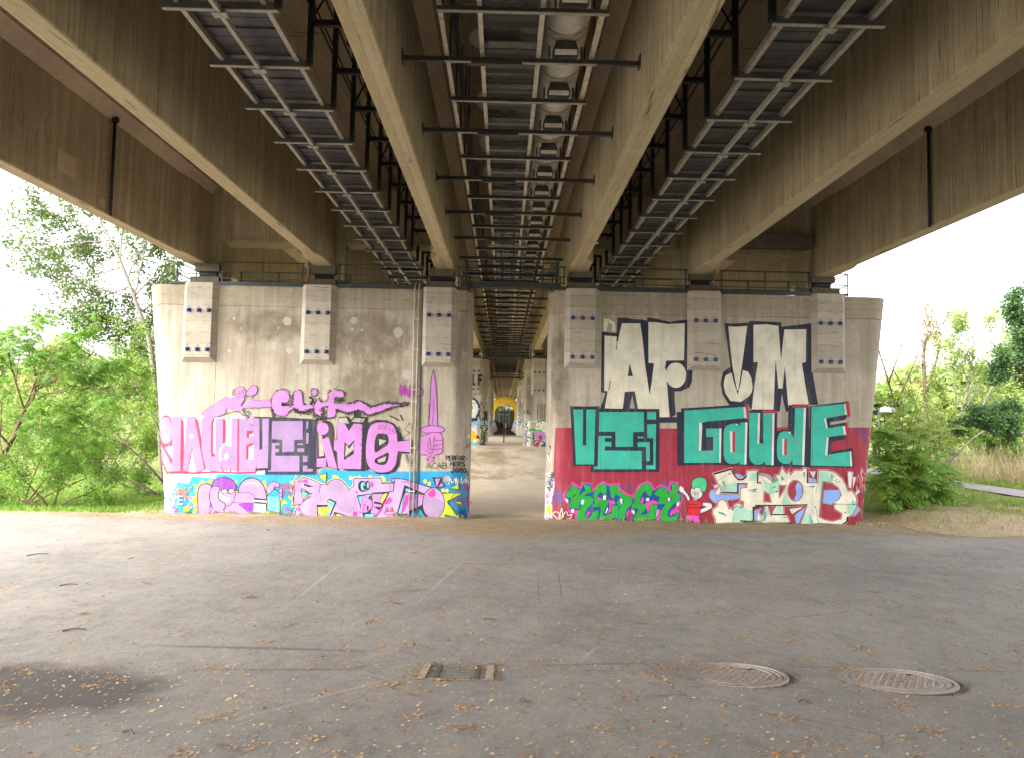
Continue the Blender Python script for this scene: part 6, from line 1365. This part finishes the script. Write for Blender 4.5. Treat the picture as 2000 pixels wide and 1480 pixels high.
# --- asphalt
edge_px = [(-60, 1001), (0, 1003), (150, 1006), (300, 1013), (500, 1021), (700, 1028), (900, 1042), (1000, 1050), (1100, 1047), (1300, 1037), (1500, 1037), (1700, 1041), (1850, 1046), (2000, 1053), (2060, 1055)]
edge_w = sorted((G(*p).x, G(*p).y) for p in edge_px)
ex, ey = [p[0] for p in edge_w], [p[1] for p in edge_w]
def dirt_f(x, y):
    e = float(np.interp(x, ex, ey))
    return sstep(-1.6, 1.3, y-e)
def asphalt_mat():
    t = T('worn asphalt')
    x, y, z = t.sep()[0:3]
    dirt = t.n('ShaderNodeAttribute', attribute_name='dirt').outputs['Fac']
    big = t.noise(.33, detail=7, rough=.6); mid = t.noise(1.9, t.map((1, .7, 1)), detail=7, rough=.65)
    agg = t.noise(95, detail=3, rough=.7); fine = t.noise(240, detail=2)
    c = t.mix(t.ramp(big, .36, .66), (0.290, 0.267, 0.239), (0.203, 0.189, 0.174))
    c = t.mix(t.ramp(mid, .48, .70, 0, .75), c, (0.340, 0.295, 0.247))
    c = t.mix(t.ramp(mid, .46, .25, 0, .5), c, (0.141, 0.131, 0.126))
    tr = t.noise(1., t.map((.35, 3.2, 1), rot=(0, 0, .22)), detail=6, rough=.6)
    c = t.mix(t.ramp(tr, .58, .74, 0, .5), c, (0.282, 0.262, 0.231))
    c = t.mix(t.ramp(agg, .54, .66, 0, .8), c, (0.349, 0.328, 0.300))
    c = t.mix(t.ramp(agg, .46, .34, 0, .8), c, (0.083, 0.079, 0.076))
    g1 = t.noise(7.5, t.map((1, .6, 1)), detail=8, rough=.78)
    c = t.mix(t.ramp(g1, .50, .70, 0, .55), c, (0.104, 0.094, 0.087))
    c = t.mix(t.ramp(g1, .46, .30, 0, .45), c, (0.365, 0.328, 0.279))
    g2 = t.noise(26, detail=6, rough=.8)
    c = t.mix(t.ramp(g2, .56, .68, 0, .6), c, (0.083, 0.070, 0.057))
    c = t.mix(t.ramp(g2, .42, .32, 0, .4), c, (0.398, 0.353, 0.292))
    vo = t.n('ShaderNodeTexVoronoi', {'Vector': t.mix(.35, t.pos(), t.n('ShaderNodeTexNoise', {'Vector': t.pos(), 'Scale': 1.6, 'Detail': 5.}).outputs[1], 'ADD'), 'Scale': .34}, feature='DISTANCE_TO_EDGE').outputs[0]
    c = t.mix(t.math('MULTIPLY', t.ramp(vo, .002, .007, .4, 0), t.ramp(t.noise(.5, detail=3), .5, .6, 0, 1)), c, (0.042, 0.037, 0.032))
    c = t.mix(t.ramp(t.noise(.9, t.map((1, 1, 1), loc=(7, 3, 0)), detail=8, rough=.72), .56, .70, 0, .55), c, (0.249, 0.201, 0.150))
    # stains left by water and tyres, and the gully line
    def blob(cx, cy, rx, ry, k, rot=0., amp=.8, soft=.35, col=(0.071, 0.061, 0.057), cc=None):
        q = t.n('ShaderNodeVectorMath', {0: t.pos(), 1: (cx, cy, 0)}, operation='SUBTRACT').outputs[0]
        q = t.n('ShaderNodeMapping', {0: q, 1: (0, 0, 0), 2: (0, 0, -rot), 3: (1, 1, 0)}).outputs[0]
        q = t.n('ShaderNodeVectorMath', {0: q, 1: (1/rx, 1/ry, 0)}, operation='MULTIPLY').outputs[0]
        d = t.n('ShaderNodeVectorMath', {0: q}, operation='LENGTH').outputs['Value']
        d = t.math('ADD', d, t.math('MULTIPLY', t.math('SUBTRACT', t.noise(1.5, detail=6, rough=.6), .5), amp))
        return t.mix(t.ramp(d, 1., 1-soft, 0, k), cc, col)
    for (p0, p1, th, k) in STAINS:
        a, b_ = G(*p0), G(*p1); mid_ = (a+b_)/2; dv = b_-a
        c = blob(mid_.x, mid_.y, dv.length/2, th, k, math.atan2(dv.y, dv.x), 1.1, .7, cc=c)
    a = G(90, 1345)
    c = blob(a.x-.55, a.y-.12, 1.75, 1.12, .85, .0, .75, .3, cc=c)
    for (p0, p1) in SCUFFS:
        a, b_ = G(*p0), G(*p1); mid_ = (a+b_)/2; dv = b_-a
        c = blob(mid_.x, mid_.y, dv.length/2, .03, .55, math.atan2(dv.y, dv.x), .7, .8, (.42, .40, .37), cc=c)
    brown = t.mix(t.ramp(t.noise(16, detail=6, rough=.7), .3, .65), (.135, .09, .05), (.34, .26, .155))
    brown = t.mix(t.ramp(t.noise(2.2, t.map((.6, 2.4, 1)), detail=6), .45, .7, 0, .6), brown, (.38, .31, .22))
    m = t.math('ADD', dirt, t.math('MULTIPLY', t.math('SUBTRACT', t.noise(1.6, t.map((.8, 1.9, 1)), detail=9, rough=.75), .5), 1.1))
    c = t.mix(t.ramp(m, .42, .80, 0, .93), c, brown)
    t.bump(t.math('ADD', agg, t.math('MULTIPLY', fine, .5)), .55, .012)
    return t.done(c, t.ramp(big, .3, .7, .78, .92), 0, .3)
STAINS = [((200, 1258), (800, 1274), .07, .6), ((300, 1308), (800, 1308), .06, .55), ((960, 1302), (1330, 1296), .05, .5), ((1530, 1302), (1660, 1303), .05, .5), ((1840, 1308), (2000, 1312), .05, .4),
          ((1450, 1108), (2000, 1125), .05, .45), ((840, 1098), (1060, 1104), .05, .45), ((1050, 1115), (1055, 1205), .02, .4), ((720, 1160), (860, 1150), .12, .35), ((400, 1448), (480, 1470), .05, .5), ((1100, 1185), (1090, 1110), .02, .5)]
SCUFFS = [((405, 1420), (800, 1315)), ((1130, 1295), (1170, 1260)), ((790, 1200), (915, 1085)), ((1170, 1110), (1215, 1109)), ((540, 1200), (680, 1090)), ((1540, 1085), (1640, 1095))]
m_asph = asphalt_mat()
axs = span((-45, -15, 3), (-15, 15, .3), (15, 45.1, 3)); ays = span((-60, -18, 3), (-18, -4, .5), (-4, .25, .12))
def az(x, y):
    z = road_z(y)+.006+.012*wob(x, y, .5, 1)*sstep(-16, -12, y)
    if -10.6 < x < 11.5 and y > -1.2:
        on = 1 if not (-.9 < x < 1.25) else .2
        z += on*(.07+.05*wob(x, 0, .9, 4)+.03*wob(x, 0, 3, 1))*sstep(-1.1, -.05, y)
    return z
sheet('asphalt_road', axs, ays, az, m_asph, {'dirt': dirt_f}, 'worn grey asphalt littered with dry leaf scraps')

# --- path on the right
m_path = plain('pale path asphalt', (.25, .23, .235), .9, 0, .18, 5)
pxs = [18.75, 19.2, 19.75, 20.3, 20.75]; pys = span((-20, 60, .8))
sheet('path', pxs, pys, lambda x, y: gz(x, y)+.008, m_path, None, 'pale footpath running past the bushes on the right')

# --- grass, as blades
m_grass = leafmat('lawn grass', (.10, .19, .028), (.19, .29, .05))
m_dry = leafmat('dry grass', (.33, .25, .12), (.42, .34, .18), .2)
def blades(name, pts, h, mats, label, w=.012, mi=None, seed=1):
    g = np.random.default_rng(seed); n = len(pts); P = np.asarray(pts)
    hh = h*g.uniform(.5, 1.3, n); a = g.uniform(0, 6.283, n); ln = g.uniform(.1, .7, n)*hh
    d = np.stack([np.cos(a), np.sin(a), np.zeros(n)], 1); b2 = g.uniform(0, 6.283, n)
    s = np.stack([np.cos(b2), np.sin(b2), np.zeros(n)], 1)*w
    V = np.stack([P-s, P+s, P+d*ln[:, None]*.35+np.array([0, 0, 1])*hh[:, None]*.6+s*.7, P+d*ln[:, None]+np.array([0, 0, 1])*hh[:, None]], 1).reshape(-1, 3)
    I = np.arange(n)*4
    Fq = np.concatenate([np.stack([I, I+1, I+2], 1), np.stack([I, I+2, I+3], 1)], 0)
    mm = None if mi is None else np.concatenate([mi, mi])
    return np_mesh(name, V, Fq, mats, mm, None, 'stuff', label)
def patch_pts(n, x0, x1, y0, y1, dens, seed):
    g = np.random.default_rng(seed); out = []
    while len(out) < n:
        x, y = g.uniform(x0, x1), g.uniform(y0, y1)
        if g.uniform() < dens(x, y): out.append((x, y, gz(x, y)-.03))
    return out
lp = patch_pts(26000, -24, -10.3, .2, 16, lambda x, y: (1 if x < -11.2 or y > 1 else .4)*(1.2-.06*y), 3)
blades('grass', lp, .13, m_grass, 'bright lawn grass beside the left pier', .012)
def rd(x, y):
    if 18.5 < x < 21: return 0
    q = .5+.9*wob(x, y, .55, 1)
    if y < 1.0: return max(0, .75*q*sstep(-1.5, .6, y)*1.6*(1 if wob(x, y, 1.6, 2) > -.1 else .25))
    return min(1, max(.0, q)*.9 if x < 18.5 else 1)
rp = patch_pts(36000, 12.2, 32, -1.6, 14, rd, 4)
g_ = np.random.default_rng(5)
blades('grass', rp, .15, [m_grass, m_dry], 'patchy grass on the bank and path edge at the right', .012, (g_.uniform(0, 1, len(rp)) < .2).astype(np.int32), 6)

wp = []
g_ = np.random.default_rng(8)
for cx in list(g_.uniform(-10, -1.2, 16))+list(g_.uniform(1.6, 11.2, 14))+[10.9, 11.1, 11.3, -10.1, -10.2]:
    for k in range(int(g_.uniform(8, 34))): wp.append((cx+g_.normal(0, .09), -.05-abs(g_.normal(0, .05)), road_z(-.05)+.06))
blades('grass', wp, .12, [m_grass, m_dry], 'small weeds and dry tufts sprouting along the foot of the piers', .007, (g_.uniform(0, 1, len(wp)) < .5).astype(np.int32), 9)

# --- dry leaf scraps
def leafbit(name, col): return plain(name, col, .8, 0, .45, 40)
bits = [leafbit('tan leaf scrap', (.31, .185, .075)), leafbit('pale leaf scrap', (.40, .29, .155)), leafbit('brown leaf scrap', (.16, .085, .04)), leafbit('rust leaf scrap', (.27, .12, .04))]
N = 42000
g = np.random.default_rng(11)
yy = -18+18*g.uniform(0, 1, N)**1.15; xx = g.uniform(-1, 1, N)*(4+(yy+18)*.75)
cl = g.integers(0, 400, N); cx = g.uniform(-1, 1, 400); 
sel = g.uniform(0, 1, N) < .3
xx = np.where(sel, xx[cl % 400]+g.normal(0, .07, N), xx); yy2 = np.where(sel, yy[cl % 400]+g.normal(0, .05, N), yy); yy2 = np.minimum(yy2, -.15)
Z = np.array([az(float(a), float(b)) for a, b in zip(xx, yy2)])+.003
L_ = g.uniform(.006, .018, N)*np.where(g.uniform(0, 1, N) < .1, 1.5, 1); W_ = L_*g.uniform(.28, .5, N); th = g.normal(0, .6, N)
C0 = np.stack([xx, yy2, Z], 1); d1 = np.stack([np.cos(th), np.sin(th), g.uniform(-.1, .45, N)], 1)*L_[:, None]; d2 = np.stack([-np.sin(th), np.cos(th), g.uniform(-.1, .6, N)], 1)*W_[:, None]
up = np.stack([np.zeros(N), np.zeros(N), L_*g.uniform(.05, .35, N)], 1)
V = np.stack([C0-d1, C0-d2*.9+up*.2, C0+d1+up, C0+d2+up], 1).reshape(-1, 3); V[:, 2] = np.maximum(V[:, 2], np.repeat(Z, 4))
np_mesh('leaf_litter', V, np.arange(N*4).reshape(-1, 4), bits, g.choice(4, N, p=[.36, .17, .30, .17]), None, 'stuff', 'dry leaf scraps strewn over the asphalt')
# thicker drift of litter along the foot of the piers
N = 9000; g = np.random.default_rng(12)
xx = g.uniform(-12, 12, N); e = np.interp(xx, ex, ey); yy = e+.1-np.abs(g.normal(0, .5, N))+g.uniform(0, 1, N)*(-e-.1)
yy = np.minimum(yy, -.06); Z = np.array([az(float(a), float(b)) for a, b in zip(xx, yy)])+.004
L_ = g.uniform(.012, .03, N); W_ = L_*g.uniform(.25, .5, N); th = g.uniform(0, 6.28, N)
C0 = np.stack([xx, yy, Z], 1); d1 = np.stack([np.cos(th), np.sin(th), g.uniform(-.2, .5, N)], 1)*L_[:, None]; d2 = np.stack([-np.sin(th), np.cos(th), g.uniform(-.1, .6, N)], 1)*W_[:, None]
V = np.stack([C0-d1, C0-d2, C0+d1, C0+d2], 1).reshape(-1, 3); V[:, 2] = np.maximum(V[:, 2], np.repeat(Z, 4))
np_mesh('leaf_litter', V, np.arange(N*4).reshape(-1, 4), bits, g.choice(4, N, p=[.35, .15, .35, .15]), None, 'stuff', 'drift of brown leaf litter along the foot of the piers')

N = 5200; g = np.random.default_rng(14)
xx = g.uniform(11.2, 19, N); yy = g.uniform(-2.2, 3.2, N); Z = np.array([gz(float(a), float(b)) for a, b in zip(xx, yy)])-.005
L_ = g.uniform(.015, .05, N); W_ = L_*g.uniform(.25, .5, N); th = g.uniform(0, 6.28, N)
C0 = np.stack([xx, yy, Z], 1); d1 = np.stack([np.cos(th), np.sin(th), g.uniform(-.1, .4, N)], 1)*L_[:, None]; d2 = np.stack([-np.sin(th), np.cos(th), g.uniform(-.1, .6, N)], 1)*W_[:, None]
V = np.stack([C0-d1, C0-d2, C0+d1, C0+d2], 1).reshape(-1, 3); V[:, 2] = np.maximum(V[:, 2], np.repeat(Z, 4))
np_mesh('leaf_litter', V, np.arange(N*4).reshape(-1, 4), bits, g.choice(4, N, p=[.25, .15, .40, .20]), None, 'stuff', 'dead leaves scattered over the earth bank on the right')
# --- covers in the road
m_iron = plain('worn cast iron', (.30, .25, .215), .6, .25, .25, 14, dirt=(.12, .10, .09), bump=.2)
m_iron2 = plain('dark gully iron', (.13, .135, .105), .55, .4, .3, 20, dirt=(.16, .10, .06))
m_seat = plain('packed dirt joint', (.07, .058, .046), .95, 0, .4, 18)
m_hole = plain('hole shade black', (.012, .009, .007), .9)
m_rim = plain('concrete gully surround', (.33, .27, .20), .9, 0, .4, 12, dirt=(.22, .13, .07))
def on_road(o, p, rz=0.):
    e = .3; sl = (road_z(p.y+e)-road_z(p.y-e))/(2*e)
    o.location = (p.x, p.y, road_z(p.y)+.018); o.rotation_euler = (math.atan(sl), 0, rz)
def ringprof(b, prof, n=40, mi=0):
    vs = [(r_*math.cos(2*math.pi*k/n), r_*math.sin(2*math.pi*k/n), z) for r_, z in prof for k in range(n)]
    b.add(vs, [(i*n+k, i*n+(k+1) % n, (i+1)*n+(k+1) % n, (i+1)*n+k) for i in range(len(prof)-1) for k in range(n)], mi)
for (pl, pr, lab) in (((1333, 1319), (1530, 1319), 'round iron manhole cover nearer the slotted gully, leaf scraps over its grid'), ((1648, 1329), (1852, 1331), 'paler round iron manhole cover further from the gully, near the right edge')):
    a, c = G(*pl), G(*pr); p = (a+c)/2; rr = (c-a).length/2
    t_ = thing('manhole_cover', lab, 'manhole cover', (0, 0, 0), 'round covers set in the asphalt'); on_road(t_, p, .2)
    b = MB(); ringprof(b, [(rr+.05, -.013), (rr+.03, -.004), (rr+.012, -.009)]); b.build('seat', m_seat, t_, origin=(0, 0, 0))
    b = MB(); ringprof(b, [(rr+.015, -.03), (rr, .004), (rr*.93, .006), (rr*.915, -.012), (rr*.90, -.012)]); b.build('rim', m_iron, t_, origin=(0, 0, 0))
    b = MB(); ringprof(b, [(rr*.895, -.014), (rr*.885, .003), (rr*.83, .004), (rr*.815, -.006), (rr*.77, -.006), (rr*.755, .004), (rr*.70, .004), (rr*.69, -.007), (.001, -.007)]); b.build('lid', m_iron, t_, origin=(0, 0, 0))
    b = MB(); s_ = .042
    for i in range(-12, 13):
        for j in range(-12, 13):
            if math.hypot(i*s_, j*s_) < rr*.66:
                x, y = i*s_, j*s_; w1, w2 = (.017, .008) if (i+j) % 2 else (.008, .017)
                b.box(x-w1, x+w1, y-w2, y+w2, -.0068, .003)
    b.build('tread', m_iron, t_, origin=(0, 0, 0))
    b = MB(); b.box(rr*.5-.03, rr*.5+.03, .1, .13, -.004, .006); b.build('lifting_eye', m_hole, t_, origin=(0, 0, 0))
a, c = G(836, 1313), G(950, 1313); p = (a+c)/2; hw = (c-a).length/2; dn = (G(892, 1300)-G(892, 1326)).length/2
t_ = thing('gully_grate', 'rectangular slotted gully grate sunk in the asphalt, leaf scraps packed round its frame', 'gully grate'); on_road(t_, p, -.012); t_.location.z -= .008
b = MB(); b.box(-hw, hw, -dn, dn, -.06, -.004); b.build('pit', m_hole, t_, origin=(0, 0, 0))  # solid black slab standing in for the shade down the gully
b = MB(); b.box(-hw-.07, -hw, -dn-.02, dn+.02, -.03, .008); b.box(hw, hw+.07, -dn-.02, dn+.02, -.03, .008); b.box(-hw, hw, dn, dn+.03, -.03, .002); b.box(-hw, hw, -dn-.03, -dn, -.03, .002); b.build('frame', m_rim, t_, origin=(0, 0, 0))
nb = 6
for k in range(nb):
    y = -dn+.02+(2*dn-.04)*k/(nb-1); b = MB(); b.prism([(-hw, y-.0105), (hw, y-.0105), (hw, y+.0105), (-hw, y+.0105)], 'z', -.02, .004); b.build('bar', m_iron2, t_, origin=(0, 0, 0))
for sx in (-1, 1):
    b = MB(); b.box(sx*hw*.68-.02, sx*hw*.68+.02, -dn, dn, -.022, .0055); b.build('cross_rib', m_iron2, t_, origin=(0, 0, 0))

# leaf scraps packed round the gully, the covers and along the gully line
g = np.random.default_rng(15); pts = []
ga, gb = G(836, 1313), G(950, 1313); gc = (ga+gb)/2; gw = (gb-ga).length/2+.05
for k in range(420):
    sd = g.integers(0, 4); u = g.uniform(-1, 1)
    pts.append((gc.x+u*(gw+.08), gc.y+(-1)**sd*(dn+.05)+g.normal(0, .025)) if sd < 2 else (gc.x+(-1)**sd*(gw+.04)+g.normal(0, .03), gc.y+u*(dn+.06)))
for (pl, pr) in (((1333, 1319), (1530, 1319)), ((1648, 1329), (1852, 1331))):
    a, c = G(*pl), G(*pr); m_ = (a+c)/2; rr = (c-a).length/2
    for k in range(260):
        th_ = g.uniform(0, 6.283); r_ = rr*(1.06+abs(g.normal(0, .07))) if k % 3 else rr*g.uniform(0, .95)
        pts.append((m_.x+r_*math.cos(th_), m_.y+r_*math.sin(th_)))
for k in range(900): x = g.uniform(-5, 5); pts.append((x, G(1000+(x)*150, 1306).y+g.normal(0, .09)+.05*math.sin(x*2.1)))
pts = np.array(pts); N = len(pts); Z = np.array([az(float(a), float(b)) for a, b in pts])+.006
Z[420:940] += .022*(np.arange(520) % 260 % 3 == 0)
L_ = g.uniform(.006, .019, N); W_ = L_*g.uniform(.28, .5, N); th = g.uniform(0, 6.28, N)
C0 = np.stack([pts[:, 0], pts[:, 1], Z], 1); d1 = np.stack([np.cos(th), np.sin(th), g.uniform(-.1, .6, N)], 1)*L_[:, None]; d2 = np.stack([-np.sin(th), np.cos(th), g.uniform(-.1, .8, N)], 1)*W_[:, None]
V = np.stack([C0-d1, C0-d2, C0+d1+np.array([0, 0, .004]), C0+d2], 1).reshape(-1, 3); V[:, 2] = np.maximum(V[:, 2], np.repeat(Z, 4))
np_mesh('leaf_litter', V, np.arange(N*4).reshape(-1, 4), bits, g.choice(4, N, p=[.34, .14, .32, .20]), None, 'stuff', 'leaf scraps packed round the gully grate and the manhole covers')

# --- twigs and single leaves
m_twig = plain('dry twig', (.10, .065, .04), .8, 0, .3, 30)
for (p0, p1, lab) in (((52, 1086), (95, 1082), 'thin dry twig on the asphalt closest to the left edge'), ((116, 1145), (153, 1143), 'short stout twig lying below the longer twig'),
                      ((122, 1233), (168, 1230), 'thin crooked twig lying above the dark stain'), ((240, 1433), (262, 1437), 'stubby dark stick in front of the dark stain'), ((944, 1211), (968, 1214), 'small straight twig upslope of the gully grate')):
    a, c = G(*p0), G(*p1); a.z = az(a.x, a.y)+.012; c.z = az(c.x, c.y)+.012; m = (a+c)/2+Vector((0, .015, .012))
    t_ = MB(); t_.tube([a, (a*2+m)/3, m, c], .011, 6, r1=.006); tag(t_.build('twig', m_twig, None, origin=a), lab, 'twig', 'twigs lying on the asphalt').location = a
def curl_leaf(px, py, s, m, lab, seed):
    p = G(px, py); p.z = az(p.x, p.y)+.004; g = random.Random(seed); b = MB(); n = 7; vs = []
    for i in range(n):
        u = i/(n-1); w = s*.42*math.sin(math.pi*min(1, u*.93+.05))*(1+.25*g.uniform(-1, 1)); x = (u-.5)*s*1.5
        zc = .35*s*u*u
        vs += [(x, -w, zc+w*.5*g.uniform(.4, 1)), (x, 0, zc), (x, w, zc+w*.6*g.uniform(.4, 1.1))]
    b.add(vs, [(i*3+j, i*3+j+1, i*3+j+4, i*3+j+3) for i in range(n-1) for j in (0, 1)])
    b.tube([(-.75*s, 0, 0), (-1.15*s, .1*s, .05*s)], .004, 5)
    o = b.build('dry_leaf', m, None, origin=(0, 0, 0)); o.location = p; o.rotation_euler = (0, 0, g.uniform(0, 6)); tag(o, lab, 'leaf', 'dry leaves on the asphalt')
for k, (px, py, s, mi, lab) in enumerate([(286, 1142, .10, 0, 'curled tan leaf beyond the two twigs on the left'), (163, 1200, .08, 3, 'rust brown leaf above the crooked twig'), (488, 1168, .10, 2, 'brown curled leaf midway across the asphalt'), (776, 1181, .09, 0, 'orange tan leaf upslope of the gully grate'), (257, 1091, .06, 3, 'small red leaf far across the asphalt'), (522, 1036, .09, 0, 'tan leaf near the dirt at the left pier')]):
    curl_leaf(px, py, s, bits[mi], lab, k+1)
def clump(px, py, s, lab, seed):
    p = G(px, py); p.z = az(p.x, p.y); g = random.Random(seed); b = MB()
    for k in range(46):
        a, r_ = g.uniform(0, 6.28), s*g.uniform(0, 1)**.6; x, y = r_*math.cos(a), r_*math.sin(a)*.6; zz = (1-r_/s)*s*.45; l = s*g.uniform(.12, .3); th_ = g.uniform(0, 6.28)
        dx, dy = l*math.cos(th_), l*math.sin(th_)
        b.add([(x-dx, y-dy, max(.003, zz-l*.3)), (x-dy*.3, y+dx*.3, zz+.006), (x+dx, y+dy, zz+l*g.uniform(0, .6)), (x+dy*.3, y-dx*.3, zz+.003)], [(0, 1, 2, 3)], g.choice((0, 1, 2)))
    o = b.build('litter_clump', [bits[2], m_twig, bits[0]], None, origin=(0, 0, 0)); o.location = p; tag(o, lab, 'debris', 'clumps of debris on the asphalt')
clump(1572, 1374, .07, 'dark clump of moss and twigs between the two manhole covers and the camera', 3)
clump(1220, 1408, .035, 'small black crumb of debris below the gully line', 4)
clump(1025, 1371, .06, 'flattened clump of tan leaves in front of the gully grate', 5)
